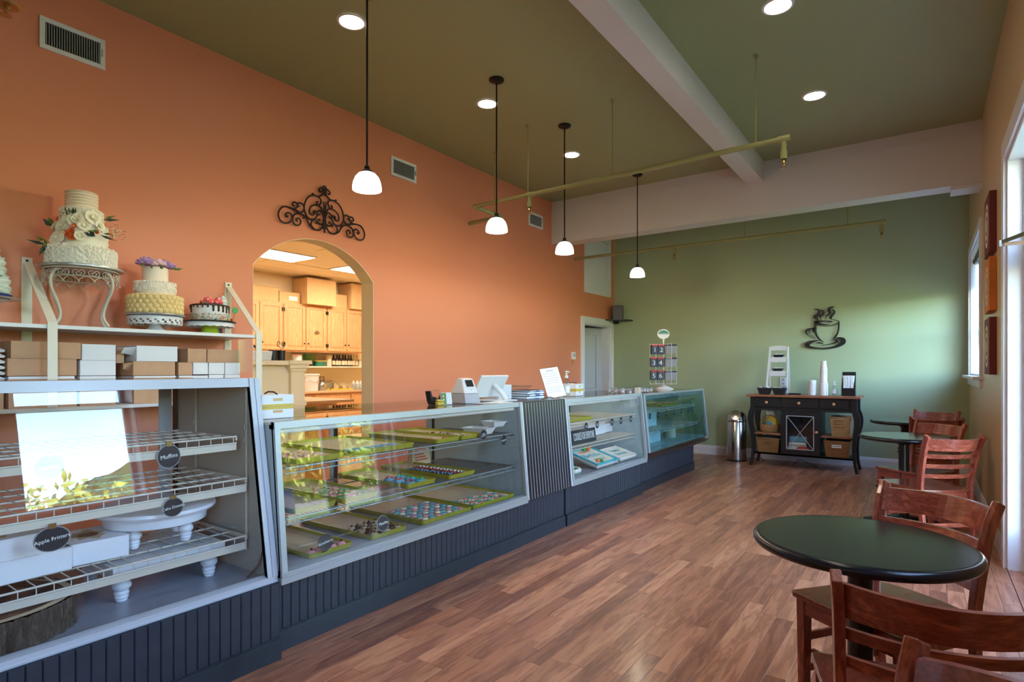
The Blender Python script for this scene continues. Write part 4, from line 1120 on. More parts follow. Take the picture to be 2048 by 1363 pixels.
# case 4, far, overhanging its base
t = thing('display_case', 'farthest display case with teal tinted glass, overhanging its dark base', 'display case', (-2.9, 6.95, 0))
c4 = t
xb, zb, xt, zt, y0, y1 = -2.405, .38, -2.47, 1.055, 5.90, 7.97
base(t, -2.50, 5.88, 7.66, .34)
build('bottom_rail', MB().prism([(XB0, .341), (-2.44, .341), (xb, .372), (xb, .425), (-2.44, .428), (XB0, .4)], y0, y1, 'xz'), M['steel'], t)
build('top_rail', MB().prism([(xt - .03, zt - .02), (xt, zt - .02), (xt, zt), (xt - .03, zt)], y0, y1, 'xz'), M['alum'], t)
for p in (y0, y1 - .03):
    build('corner_post', MB().prism([(xb - .02, .428), (xb + .004, .428), (xt + .004, zt), (xt - .02, zt)], p, p + (.045 if p == y0 else .03), 'xz'), M['alum'], t)
build('end_panel', MB().prism([(XB0, .43), (xb - .01, .43), (xt - .01, zt - .03), (XB0, zt - .03)], y0 + .005, y0 + .02, 'xz'), M['caseint2'], t)
build('end_glass', MB().prism([(XB0, .43), (xb - .01, .43), (xt - .01, zt - .03), (XB0, zt - .03)], y1 - .012, y1 - .006, 'xz'), M['tglass'], t)
build('front_glass', MB().prism([(xb - .012, .43), (xb - .006, .43), (xt - .006, zt - .02), (xt - .012, zt - .02)], y0 + .046, y1 - .031, 'xz'), M['tglass'], t)
build('top_glass', MB().box(XB0, xt - .031, y0, y1, zt - .009, zt - .001), M['topglass'], t)
build('deck', MB().box(XB0, -2.45, y0 + .02, y1 - .02, .428, .436), M['caseint2'], t)
build('back_frame', MB().box(XB0, XB0 + .03, y0, y1, .43, .50).box(XB0, XB0 + .03, y0, y1, zt - .06, zt - .01).box(XB0, XB0 + .03, y0, y0 + .05, .5, zt - .06).box(XB0, XB0 + .03, y1 - .05, y1, .5, zt - .06).box(XB0, XB0 + .03, 6.9, 6.96, .5, zt - .06), M['alum'], t)
build('rear_door_glass', MB().box(XB0 + .01, XB0 + .014, y0 + .05, y1 - .05, .5, zt - .06), M['tglass'], t)
build('lamp_reflector', MB().prism([(xt - .16, zt - .015), (xt - .035, zt - .015), (xt - .05, zt - .07), (xt - .10, zt - .09)], y0 + .03, y1 - .04, 'xz'), M['alum'], t)
wire_shelf('wire_shelf', 'upper white wire shelf in the farthest display case', -3.2, -2.53, 5.95, 7.80, .855, 'wirew', .032, .026)
wire_shelf('wire_shelf', 'lower white wire shelf in the farthest display case', -3.2, -2.50, 5.95, 7.82, .62, 'wirew', .032, .026)

# ------------------------------------------------------------------ round chalk signs
def oval_sign(y, z, ry, rz, x, txt, lab, tx=.02, clip=None, lean=0, rim=True, holder=None):
    t = thing('chalk_sign', lab, 'sign', (x, y, z - rz))
    n = 28
    T = Matrix.Translation((x, y, z)) @ Matrix.Rotation(lean, 4, 'Y')
    def el(m_, s_, a, b_):
        m_.prism([(ry * s_ * math.cos(2 * PI * i / n), rz * s_ * math.sin(2 * PI * i / n)) for i in range(n)], a, b_, 'yz')
        m_.v[-2 * n:] = [tuple(T @ Vector(p)) for p in m_.v[-2 * n:]]
        return m_
    if rim: build('rim', el(MB(), 1.0, -.0015, .0005), M['signrim'], t)
    build('disc', el(MB(), .93, 0, .0018), M['board'], t)
    if txt:
        text(txt, tx, T @ frame((.0024, 0, 0), (0, 1, .12), (0, 0, 1)), M['chalk'], t)
    else:
        build('chalk_marks', MB().box(x + .002, x + .0028, y - ry * .6, y + ry * .55, z + rz * .08, z + rz * .22).box(x + .002, x + .0028, y - ry * .4, y + ry * .4, z - rz * .28, z - rz * .12), M['chalk'], t)
    if clip: build('clip', MB().box(x - .003, x + .004, y - .011, y + .011, z + rz * .85, z + rz * 1.25), M['brass'], t)
    if holder:
        h_ = MB(True)
        for s_ in (-1, 1): h_.tube([(x + .003, y + s_ * .012, z - rz * .8), (x + .004, y + s_ * .002, z - rz * 1.05), (x - .005, y + s_ * .018, holder)], .0022, 5)
        build('wire_holder', h_, M['black'], t)
    return t
SX = -2.585
oval_sign(1.16, .955, .047, .050, -2.588, 'Muffins', 'oval chalk sign reading Muffins on the tall case', .024, True)
oval_sign(1.165, .745, .042, .040, -2.562, 'Cake Donuts', 'oval chalk sign reading Cake Donuts on the tall case', .0165, True)
oval_sign(.752, .965, .047, .045, -2.588, 'Brownies', 'faint oval chalk sign behind the window reflection in the tall case', .016, True)
oval_sign(.752, .71, .056, .045, -2.562, 'Apple Fritters', 'oval chalk sign reading Apple Fritters above the white cake boxes', .019, True)
x2 = lambda z: fx2(z) - .004
oval_sign(3.165, .868, .040, .036, -2.49, 'Vanilla\nSandwich', 'round chalk sign before the white foam trays on the upper shelf', .014, None, 0)
oval_sign(3.385, .81, .036, .042, -2.478, 'Cinnamon', 'round chalk sign at the right end of the long low case', .014)
oval_sign(2.235, .462, .042, .044, -2.47, 'Mocha', 'oval chalk sign reading Mocha over the brown cookies', .024, None, R(-8), True, .405)
oval_sign(1.845, .452, .048, .043, -2.46, 'Strawberry', 'oval chalk sign reading Strawberry over the pink cookies', .0195, None, R(-8), False, .405)
for k, (yy, s_) in enumerate(((4.67, 'Chocolate'), (4.888, 'Lemon'), (5.203, 'Red\nVelvet'), (5.405, 'Carrot'), (5.643, 'Coconut'))):
    oval_sign(yy, .805, .033, .037, -2.497, None, ['first small round sign from the left under the shelf of the third case', 'second small round sign from the left in the third case', 'middle small round sign of the five in the third case', 'fourth small round sign in the third case, black and bold', 'last small round sign in the third case beside the metal post'][k], .011)
s0 = oval_sign(6.167, .80, .034, .036, -2.50, None, 'first small round sign from the left in the farthest case')
for k, yy in enumerate((6.406, 6.666, 6.932, 7.19, 7.443, 7.639)):
    dup(s0, (-2.50, yy, .80 - .036), 0, ['second', 'third', 'fourth', 'fifth', 'sixth', 'seventh'][k] + ' small round sign from the left in the farthest case')
dup(s0, (-2.475, 7.80, .55), 0, 'tilted round sign stuck low on the glass of the farthest case')
# diary sign box in case 3
t = thing('sign_board', 'black lettered sign board leaning on the lower shelf of the third case', 'sign', (-2.56, 4.77, .645))
T = Matrix.Translation((-2.56, 4.765, .645)) @ Matrix.Rotation(R(-8), 4, 'Y')
build('board', MB().box(-.012, 0, -.23, .23, 0, .125, T), M['board'], t)
text("COOKIES FOR EVERYONE", .095, T @ frame((.0012, 0, .062), (0, 1, 0), (0, 0, 1)), M['chalk'], t, sx=.36)

# ------------------------------------------------------------------ trays and cookies
def tray(x0, x1, y0, y1, z, lab, paper=True, rz=0):
    cx, cyy = (x0 + x1) / 2, (y0 + y1) / 2; hx, hy = (x1 - x0) / 2, (y1 - y0) / 2
    t = thing('baking_tray', lab, 'tray', (cx, cyy, z), rz, 'lime green bakery trays')
    m_ = MB()
    def ring(ax, ay, zz, r):
        out = []
        for sx, sy, a0 in ((1, 1, 0), (-1, 1, 90), (-1, -1, 180), (1, -1, 270)):
            for j in range(4):
                a = R(a0 + 30 * j)
                out.append((sx * (ax - r) + r * math.cos(a), sy * (ay - r) + r * math.sin(a), zz))
        return out
    rings = [ring(hx - .012, hy - .012, .001, .012), ring(hx, hy, .020, .02), ring(hx + .004, hy + .004, .021, .022), ring(hx + .004, hy + .004, .017, .022), ring(hx - .004, hy - .004, .0175, .02), ring(hx - .018, hy - .018, .003, .012)]
    rings = [ring(hx - .010, hy - .010, .001, .012), ring(hx, hy, .029, .02), ring(hx - .004, hy - .004, .0295, .018), ring(hx - .015, hy - .015, .004, .012)]
    vs = [p for r_ in rings for p in r_]; fs = []
    for k in range(3):
        for i in range(16):
            j = (i + 1) % 16; fs.append((k * 16 + i, k * 16 + j, (k + 1) * 16 + j, (k + 1) * 16 + i))
    fs.append(tuple(range(15, -1, -1))); fs.append(tuple(48 + i for i in range(16)))
    m_.add(vs, fs)
    build('tray', m_, M['tray'], t, world=False)
    if paper:
        rr = random.Random(int(cyy * 100) + int(z * 100))
        p = MB()
        nx, ny = 10, 8
        for j in range(ny + 1):
            for i in range(nx + 1):
                u = -1 + 2 * i / nx; v_ = -1 + 2 * j / ny
                e = max(abs(u), abs(v_))
                p.v.append((u * (hx - .012), v_ * (hy - .012), .0048 + .002 * noise.noise(Vector((u * 2, v_ * 2, cyy * 7))) ** 2 + (.010 * max(0, (e - .86) / .14))))
        for j in range(ny):
            for i in range(nx):
                a = j * (nx + 1) + i; p.f.append((a, a + 1, a + nx + 2, a + nx + 1)); p.mi.append(0)
        build('parchment', p, M['paper'], t, world=False)
    return t
DZ_ = .379
tray(-3.14, -2.475, 1.765, 2.035, DZ_, 'lime tray with pink strawberry cookies on the floor of the long case')
tray(-3.14, -2.475, 2.155, 2.435, DZ_, 'lime tray with brown mocha cookies on the floor of the long case')
tray(-3.16, -2.46, 2.545, 3.015, DZ_, 'lime tray packed with pastel iced cookies on the floor of the long case')
tray(-3.16, -2.47, 3.035, 3.525, DZ_, 'lime tray with iced cookies in its front corner, at the right of the case floor')
z6 = .607
tray(-3.17, -2.51, 1.70, 1.96, z6, 'nearly empty lime tray at the left end of the lower shelf')
tray(-3.17, -2.51, 1.99, 2.25, z6, 'lime tray with green iced cookies on the lower shelf')
tray(-3.17, -2.51, 2.46, 2.72, z6, 'lime tray with blue iced cookies on the lower shelf')
tray(-3.17, -2.50, 2.83, 3.10, z6, 'lime tray with candy topped brown cookies on the lower shelf')
z8 = .849
tray(-3.17, -2.52, 1.72, 2.02, z8, 'lime tray with pale pink cookies at the left of the upper shelf')
tray(-3.17, -2.52, 2.06, 2.54, z8, 'wide lime tray with blue cookies on the upper shelf')
tray(-3.17, -2.51, 2.72, 2.95, z8, 'narrow lime tray with two small cookies on the upper shelf')
tray(-3.17, -2.51, 2.965, 3.21, z8, 'lime tray with chocolate crumbs on the upper shelf beside the foam trays')
tray(-3.17, -2.55, 4.42, 4.92, .85, 'lime tray on the upper shelf of the third case')
tray(-3.15, -2.62, 6.85, 7.45, .86, 'lime tray of dark cookies in the farthest case')
# cookies: (name, mats, kind)
def cookie_master(name, lab, grp, base_m, top_m, r, kind):
    t = thing(name, lab, 'cookie', (0, 0, 0), 0, grp)
    if kind == 'macaron':
        build('biscuit', MB(True).lathe([(r * .7, 0), (r, r * .2), (r * .98, r * .45), (r * .8, r * .55)], (0, 0, 0), 12), M[base_m], t, world=False)
        build('icing', MB(True).lathe([(r * .82, r * .5), (r * .7, r * .72), (r * .25, r * .85)], (0, 0, 0), 12), M[top_m], t, world=False)
    elif kind == 'dome':
        build('biscuit', MB(True).lathe([(r * .75, 0), (r, r * .35), (r * .9, r * .8), (r * .5, r * 1.1), (r * .15, r * 1.18)], (0, 0, 0), 14), M[base_m], t, world=False)
        build('icing', MB(True).lathe([(r * .35, r * 1.12), (r * .3, r * 1.3), (r * .06, r * 1.65)], (0, 0, 0), 9), M[top_m], t, world=False)
    elif kind == 'star':
        p = [((r if i % 2 else r * .55) * math.cos(i * PI / 5), (r if i % 2 else r * .55) * math.sin(i * PI / 5)) for i in range(10)]
        build('biscuit', MB().prism(p, 0, r * .25, 'xy'), M[base_m], t, world=False)
        build('icing', MB().prism([(a * .82, b_ * .82) for a, b_ in p], r * .25, r * .4, 'xy'), M[top_m], t, world=False)
    elif kind == 'candy':
        build('biscuit', MB(True).lathe([(r * .8, 0), (r, r * .2), (r * .9, r * .5), (r * .3, r * .65)], (0, 0, 0), 12), M[base_m], t, world=False)
        c_ = MB(True)
        for a in (0, 2.1, 4.2): c_.ball((r * .5 * math.cos(a), r * .5 * math.sin(a), r * .6), r * .28, 7, 5)
        build('candy', c_, M[top_m], t, world=False)
    return t
ck = random.Random(11)
def scatter(master_args_list, pts, z, grp):
    ms = [None] * len(master_args_list)
    for k, (x, y) in enumerate(pts):
        i = k % len(ms)
        rz = ck.uniform(0, 6.28)
        if ms[i] is None:
            ms[i] = cookie_master(*master_args_list[i])
            ms[i].location = (x, y, z); ms[i].rotation_euler = (0, 0, rz)
        else: dup(ms[i], (x, y, z), rz)
def grid(x0, x1, y0, y1, nx, ny, j=.004):
    return [(x0 + (x1 - x0) * (i + .5) / nx + ck.uniform(-j, j), y0 + (y1 - y0) * (k + .5) / ny + ck.uniform(-j, j)) for i in range(nx) for k in range(ny)]
fz = DZ_ + .0085
g = 'pink strawberry cookies on the floor tray'
scatter([('cookie', 'pink domed cookie with a dark top by the Strawberry sign', g, 'pinki', 'choc', .024, 'dome')], [(-2.51, 1.80), (-2.515, 1.85), (-2.51, 1.925), (-2.515, 1.985)], fz, g)
g = 'brown mocha cookies on the floor tray'
scatter([('cookie', 'domed tan and brown cookie in the heap by the Mocha sign', g, 'tan2', 'choc', .023, 'dome'), ('cookie', 'domed tan and brown cookie in the heap by the Mocha sign', g, 'choc', 'choc', .023, 'dome')], grid(-2.72, -2.48, 2.18, 2.40, 5, 5), fz, g)
g = 'pastel iced cookies packed on the floor tray'
sg = [('cookie', 'small %s cookie on the crowded floor tray of the long case' % c, g, 'tan2', m_, .024, 'macaron') for c, m_ in (('pink iced', 'pinki'), ('blue iced', 'bluei'), ('cream iced', 'icing2'), ('teal iced', 'teal'))]
scatter(sg, grid(-2.84, -2.49, 2.59, 2.97, 7, 7), fz, g)
g = 'iced cookies in the corner of the right floor tray'
sg = [('cookie', 'small %s star cookie on the right floor tray' % c, g, 'biscuit', m_, .026, 'star') for c, m_ in (('teal iced', 'teal'), ('white iced', 'icing2'), ('pink iced', 'pinki'))]
scatter(sg, grid(-2.70, -2.50, 3.06, 3.50, 4, 8), fz, g)
sz6 = z6 + .0085
g = 'candy topped cookies on the lower shelf'
scatter([('cookie', 'brown cookie with %s candies on the lower shelf tray' % c, g, 'choc', m_, .026, 'candy') for c, m_ in (('blue', 'bluei'), ('red', 'red'), ('white', 'icing2'))], grid(-2.95, -2.54, 2.87, 3.03, 8, 3), sz6, g)
g = 'blue iced cookies on the lower shelf'
scatter([('cookie', 'flat blue iced cookie with a %s candy on the lower shelf' % c, g, 'bluei', m_, .036, 'candy') for c, m_ in (('red', 'red'), ('green', 'greeni'))], grid(-2.80, -2.54, 2.50, 2.69, 3, 2), sz6, g)
g = 'green iced cookies on the lower shelf'
scatter([('cookie', 'pale %s cookie on the lower shelf tray' % c, g, 'biscuit', m_, .030, 'star') for c, m_ in (('green iced', 'greeni'), ('pink iced', 'pinki'))], grid(-2.95, -2.56, 2.02, 2.22, 5, 3), sz6, g)
sz8 = z8 + .0085
g = 'blue cookies on the upper shelf'
scatter([('cookie', 'flat blue iced star cookie on the wide upper tray', g, 'biscuit', 'bluei', .032, 'star')], grid(-2.68, -2.55, 2.1, 2.5, 2, 6), sz8, g)
g = 'pale pink cookies on the upper shelf'
scatter([('cookie', 'pale pink iced star cookie at the left of the upper shelf', g, 'biscuit', 'pinki', .03, 'star')], grid(-2.85, -2.55, 1.76, 1.98, 4, 3), sz8, g)
g = 'two small cookies on the narrow upper tray'
scatter([('cookie', 'orange iced star cookie on the narrow upper tray', None, 'biscuit', 'orangei', .028, 'star'), ('cookie', 'small cookie with red candies on the narrow upper tray', None, 'biscuit', 'red', .024, 'candy')], [(-2.66, 2.80), (-2.56, 2.84)], sz8, g)
cr = MB()
for k in range(420):
    x, y = ck.gauss(-2.75, .10), 3.06 + ck.gauss(0, .05)
    if not (-3.1 < x < -2.55 and 2.99 < y < 3.19): continue
    s_ = ck.uniform(.003, .007); cr.m = ck.randrange(3)
    cr.taper((x, y), sz8, sz8 + s_, (s_, s_), (s_ * .5, s_ * .5))
o = solo('chocolate_crumbs', cr, [M['choc'], M['biscuit'], M['icing2']], 'heap of chocolate and biscuit crumbs on the upper shelf tray', 'crumbs'); o['kind'] = 'stuff'
g = 'dark cookies on the tray in the farthest case'
scatter([('cookie', 'dark cookie on the lime tray in the farthest case', g, 'choc', 'biscuit', .035, 'candy')], grid(-2.95, -2.66, 6.9, 7.4, 3, 6), .869, g)
def foam_tray(x, y, z, rz, lab, ax=.10, ay=.075, hh=.045):
    t = thing('foam_tray', lab, 'container', (x, y, z), rz, 'white foam trays in the cases')
    m_ = MB(); i_ = .007
    def rect(a, b_, zz): return [(-a, -b_, zz), (a, -b_, zz), (a, b_, zz), (-a, b_, zz)]
    rs = [rect(ax * .78, ay * .75, 0), rect(ax, ay, hh), rect(ax + .008, ay + .008, hh), rect(ax + .008, ay + .008, hh + .003), rect(ax - .004, ay - .004, hh + .003), rect(ax * .78 - .005, ay * .75 - .005, .006)]
    vs = [p for r_ in rs for p in r_]
    m_.add(vs, [(k * 4 + i, k * 4 + (i + 1) % 4, (k + 1) * 4 + (i + 1) % 4, (k + 1) * 4 + i) for k in range(5) for i in range(4)] + [(3, 2, 1, 0), (20, 21, 22, 23)])
    build('foam_shell', m_, M['white'], t, world=False, bevel=.003)
    return t
foam_tray(-2.66, 3.33, .850, R(10), 'square white foam tray, left one on the upper shelf of the long case')
foam_tray(-2.62, 3.45, .899, R(-12), 'white foam tray resting askew on its neighbour at the right of the upper shelf', .08, .06, .035)
# paper bag behind lower shelf
t = thing('paper_bag', 'brown paper bag with red print standing behind the lower shelf trays', 'bag', (-3.10, 2.98 + .22, .607))
build('bag', MB().taper((-3.12, 3.18), .607, .80, (.03, .10), (.012, .08)), M['paper'], t)
lm = MB()
for k in range(6): lm.box(-3.087 + .0 - k * .0022, -3.085 - k * .0022, 3.11, 3.24 - .02 * (k % 3), .64 + .02 * k, .648 + .02 * k)
build('red_print', lm, M['red'], t)
# cakes and boxes in case 3
def sheet_cake(x0, x1, y0, y1, z, mat, edge, lab, lines, rz=0, tilt=0, brd=.009):
    cx, cyy = (x0 + x1) / 2, (y0 + y1) / 2; hx, hy = (x1 - x0) / 2, (y1 - y0) / 2
    t = thing('sheet_cake', lab, 'cake', (cx, cyy, z), rz)
    t.rotation_euler = (0, tilt, rz)
    LOC[t.name] = Matrix.Translation((cx, cyy, z)) @ Matrix.Rotation(rz, 4, 'Z') @ Matrix.Rotation(tilt, 4, 'Y')
    build('cake_board', MB().box(-hx - .012, hx + .012, -hy - .012, hy + .012, 0, .006), M['silver'], t, world=False)
    build('icing_slab', MB().box(-hx, hx, -hy, hy, .0065, .03), M[mat], t, world=False, bevel=.006)
    bd = MB(True); nn = 18
    for i in range(nn):
        for s_ in (-1, 1):
            bd.ball((-hx + 2 * hx * (i + .5) / nn, s_ * hy * .96, .033), brd, 6, 4, (1, 1, .7))
            bd.ball((s_ * hx * .95, -hy + 2 * hy * (i + .5) / nn, .033), brd, 6, 4, (1, 1, .7))
    build('piped_border', bd, M[edge], t, world=False)
    Ti = world_of(t)
    for (s_, size, ly, mt) in lines:
        text(s_, size, Ti @ frame((-hx * ly, 0, .0315), (0, 1, 0), (-1, 0, 0)), M[mt], t, name='icing_lettering')
    return t, Ti
t, Ti = sheet_cake(-2.81, -2.48, 4.86, 5.31, DZ_ + .07, 'icing2', 'teal', 'sheet cake with turquoise border and orange, teal and green lettering', [('HAPPY', .07, .62, 'orangei'), ('Birthday', .10, .1, 'teal'), ('PARTY', .07, -.5, 'greeni')], 0, R(17), .016)
fm = MB(True)
for (x, y, z, r, k) in ((-.13, .02, .05, .026, 0), (-.12, .09, .055, .026, 1), (.13, -.08, .045, .018, 0), (.11, -.13, .045, .018, 1)):
    fm.m = k
    fm.ball((x, y, z), r, 10, 8)
build('candy_balls', fm, [M['greeni'], M['orangei']], t, world=False)
sheet_cake(-2.73, -2.48, 5.36, 5.74, DZ_ + .055, 'icing2', 'icing', 'smaller white sheet cake with teal lettering at the right', [('Happy', .07, .35, 'teal'), ('Birthday', .07, -.3, 'teal')], 0, R(15))
t = thing('small_cake', 'small white bordered cake with green icing at the left of the third case', 'cake', (-2.635, 4.53, DZ_ + .012))
c_ = (-2.635, 4.53, DZ_ + .012)
build('cake_board', MB(True).lathe([(.15, 0), (.15, .005)], c_, 28), M['silver'], t)
build('cake_body', MB(True).lathe([(.13, .006), (.13, .035), (.12, .042)], c_, 28), M['leafg'], t)
bd = MB(True)
for i in range(26): bd.ball((c_[0] + .128 * math.cos(i * PI / 13), c_[1] + .128 * math.sin(i * PI / 13), c_[2] + .03), .02, 7, 5)
build('piped_border', bd, M['icing'], t)
fm = MB(True)
for i in range(16):
    a, r_ = ck.uniform(0, 6.28), ck.uniform(0, .09); fm.m = i % 3
    fm.ball((c_[0] + r_ * math.cos(a), c_[1] + r_ * math.sin(a), c_[2] + .05), .013, 6, 4, (1.3, 1, .6))
build('icing_blobs', fm, [M['teal'], M['yellow'], M['icing']], t)
def cake_box(x0, x1, y0, y1, z0, z1, lab, mat='wbox', rz=0, seal=False, grp=None):
    cx, cyy = (x0 + x1) / 2, (y0 + y1) / 2; hx, hy = (x1 - x0) / 2, (y1 - y0) / 2
    t = thing('cake_box', lab, 'box', (cx, cyy, z0), rz, grp)
    build('carton', MB().box(-hx, hx, -hy, hy, 0, z1 - z0 - .003), M[mat], t, world=False, bevel=.0015)
    build('lid', MB().box(-hx - .001, hx + .002, -hy - .001, hy + .001, z1 - z0 - .0025, z1 - z0).box(hx + .0005, hx + .002, -hy * .96, hy * .96, (z1 - z0) * .25, z1 - z0 - .002), M[mat], t, world=False)
    if seal:
        build('seal_sticker', MB(True).lathe([(.036, 0), (.036, .0008)], (0, .0, z1 - z0 + .0002), 22), M['choc'], t, world=False)
        sp = [( .055 * math.cos(a) * (1 + .25 * math.sin(5 * a)) * 1.5, .055 * math.sin(a) * (1 + .2 * math.sin(7 * a + 1))) for a in [i * PI / 15 for i in range(30)]]
        build('brush_print', MB().prism(sp, z1 - z0 + .00005, z1 - z0 + .00015, 'xy'), M['tan2'], t, world=False)
    return t
b5 = .649
cake_box(-3.1, -2.75, 5.15, 5.55, b5, b5 + .11, 'white cake box on the lower shelf of the third case, left one', 'wbox')
cake_box(-3.1, -2.78, 5.56, 5.80, b5, b5 + .09, 'white cake box beside the metal post on the lower shelf of the third case', 'wbox')
cake_box(-2.95, -2.70, 6.2, 6.62, .629, .75, 'long white box on the lower shelf of the farthest case', 'wbox')
cake_box(-2.9, -2.72, 6.66, 6.92, .629, .80, 'upright white box in the farthest case behind the row of signs', 'wbox')
cake_box(-2.95, -2.68, 6.3, 6.95, .438, .56, 'wide white box on the floor of the farthest case', 'wbox')
pm = thing('paper_stack', 'round stack of papers standing on the floor of the farthest case', 'papers', (-2.72, 7.38, .438))
for k in range(9): pass
build('sheets', MB(True).lathe([(.07, 0), (.075, .02), (.07, .03), (.075, .05), (.07, .07), (.074, .09), (.07, .12)], (-2.72, 7.38, .438), 16), M['label'], pm)
# ---- inside case 1
dk = .364
t = thing('log_slice', 'thick bark edged log slice on the floor of the tall case', 'log slice', (-2.76, .60, dk))
def logr(a, z): return .27 * (1 + .05 * noise.noise(Vector((math.cos(a) * 1.3, math.sin(a) * 1.3, .3))))
m_ = MB(); na = 150
zs = [0, .02, .04, .06, .08, .10, .112]
for z in zs:
    for i in range(na):
        a = 2 * PI * i / na
        rr_ = logr(a, z) + .016 * noise.noise(Vector((math.cos(a) * 16, math.sin(a) * 16, z * 5))) + .007 * noise.noise(Vector((math.cos(a) * 40, math.sin(a) * 40, z * 30)))
        m_.v.append((-2.76 + rr_ * math.cos(a), .60 + rr_ * math.sin(a), dk + z))
for k in range(len(zs) - 1):
    for i in range(na):
        j = (i + 1) % na; m_.f.append((k * na + i, k * na + j, (k + 1) * na + j, (k + 1) * na + i)); m_.mi.append(0)
m_.f.append(tuple(range(na - 1, -1, -1))); m_.mi.append(0)
barkm = wood('log bark', [(58, 46, 38), (100, 86, 72), (150, 140, 128)], (14, 14, 3), .95, 3.0, bump=1.0)
build('bark', m_, barkm, t, smooth=False)
n_ = 60
def cutring(r0, r1, z0, z1):
    m_ = MB(True)
    for (s_, z) in ((r0, z0), (r1, z1)):
        for i in range(n_):
            a = 2 * PI * i / n_; m_.v.append((-2.76 + (logr(a, 0) - .012) * s_ * math.cos(a), .60 + (logr(a, 0) - .012) * s_ * math.sin(a), dk + z))
    for i in range(n_): m_.f.append((i, (i + 1) % n_, n_ + (i + 1) % n_, n_ + i)); m_.mi.append(0)
    return m_
build('sapwood', cutring(1, .90, .112, .1135), M['paper'], t)
cutm = wood('log face', [(58, 36, 26), (112, 76, 54), (170, 128, 96)], (1.2, 1.2, 5), .8, 3.2, bump=.5, big=1.6)
m_ = cutring(.90, .45, .1135, .113); m_.f.append(tuple(n_ + i for i in range(n_))); m_.mi.append(0)
build('heartwood', m_, cutm, t)
def turned_leg(c, hh, r=.042):
    return MB(True).lathe([(r * .95, hh), (r * 1.0, hh * .93), (r * .75, hh * .87), (r * .72, hh * .82), (r * 1.02, hh * .70), (r * 1.05, hh * .58), (r * .8, hh * .46), (r * .66, hh * .42), (r * .8, hh * .38), (r * .82, hh * .30), (r * .68, hh * .26), (r * .76, hh * .22), (r * .74, hh * .14), (r * .6, hh * .1), (r * .64, hh * .06), (r * .55, 0)], c, 20)
t = thing('cake_stand', 'square white wooden cake stand on turned legs on the floor of the tall case', 'cake stand', (-2.87, 1.21, dk))
build('top_board', MB().box(-3.08, -2.66, .98, 1.44, dk + .105, dk + .155), M['white'], t, bevel=.003)
for x in (-3.03, -2.71):
    for y in (1.03, 1.39): build('leg', turned_leg((x, y, dk), .105, .034), M['trim'], t)
zs_ = .552
t = thing('cake_stand', 'round white wooden cake stand on turned legs on the bottom wire shelf', 'cake stand', (-2.84, 1.22, zs_))
build('round_top', MB(True).lathe([(.19, .085), (.20, .09), (.205, .13), (.232, .135), (.24, .145), (.238, .158), (.225, .162)], (-2.84, 1.22, zs_), 40), M['trim'], t)
for a in (30, 120, 210, 300):
    build('leg', turned_leg((-2.84 + .14 * math.cos(R(a)), 1.22 + .14 * math.sin(R(a)), zs_), .088, .03), M['trim'], t)
cake_box(-2.95, -2.70, .84, 1.06, zs_, zs_ + .085, 'white cake box with a dark seal beside the round stand', 'wbox', R(-4), True)
cake_box(-2.93, -2.68, .62, .845, zs_, zs_ + .085, 'plain white cake box under the leftmost box on the bottom wire shelf', 'wbox', R(3))
cake_box(-2.92, -2.66, .50, .76, zs_ + .086, zs_ + .165, 'white cake box stacked on another at the left of the bottom wire shelf', 'wbox', R(5), True)
solo('tissue_bundle', MB(True).ball((-2.70, .49, .600), .045, 10, 8, (1, .8, 1)), M['maroon'], 'maroon bundle at the left edge of the bottom wire shelf', 'bundle', warp=lambda p: p + Vector((0, 0, 0)) + .018 * noise.noise_vector(p * 25))
# ------------------------------------------------------------------ wall shelf with cakes
SZ = 1.568   # top of the shelf
t = thing('bracket_shelf', 'long white wall shelf on angled metal brackets above the tall display case', 'shelf', (XL, .9, SZ))
build('shelf_board', MB().box(XL + .001, -3.96, -.7, 2.40, SZ - .022, SZ), M['white'], t, bevel=.002)
for yy in (-.10, 1.157, 2.385):
    m_ = MB()
    w2 = .026
    m_.box(XL + .001, XL + .006, yy - w2, yy + w2, 1.106, 1.985)
    m_.box(XL + .006, XL + .013, yy - w2, yy + w2, 1.94, 1.985)
    m_.tube([(XL + .012, yy + .004, 1.95), (-3.95, yy + .004, SZ + .012)], 0, rect=(.046, .005), side=(0, 1, 0))
    m_.tube([(-3.952, yy + .004, SZ + .015), (-3.952, yy + .004, 1.109)], 0, rect=(.046, .006), side=(0, 1, 0))
    b_ = build('bracket', m_, M['bracket'], t)
    build('screw', MB(True).lathe([(.008, 0), (.006, .003)], (0, 0, 0), 8, M=Matrix.Translation((XL + .013, yy, 1.965)) @ Matrix.Rotation(R(90), 4, 'Y')), M['black'], b_)
build('lower_board', MB().box(XL + .001, -3.956, -.7, 2.40, 1.085, 1.105), M['white'], t, bevel=.002)
solo('plastic_sleeve', MB().box(-3.965, -3.963, 2.24, 2.345, 1.30, 1.53), M['plasticc'], 'clear plastic sleeve hanging under the right end of the wall shelf', 'sleeve')
LZ = 1.2585
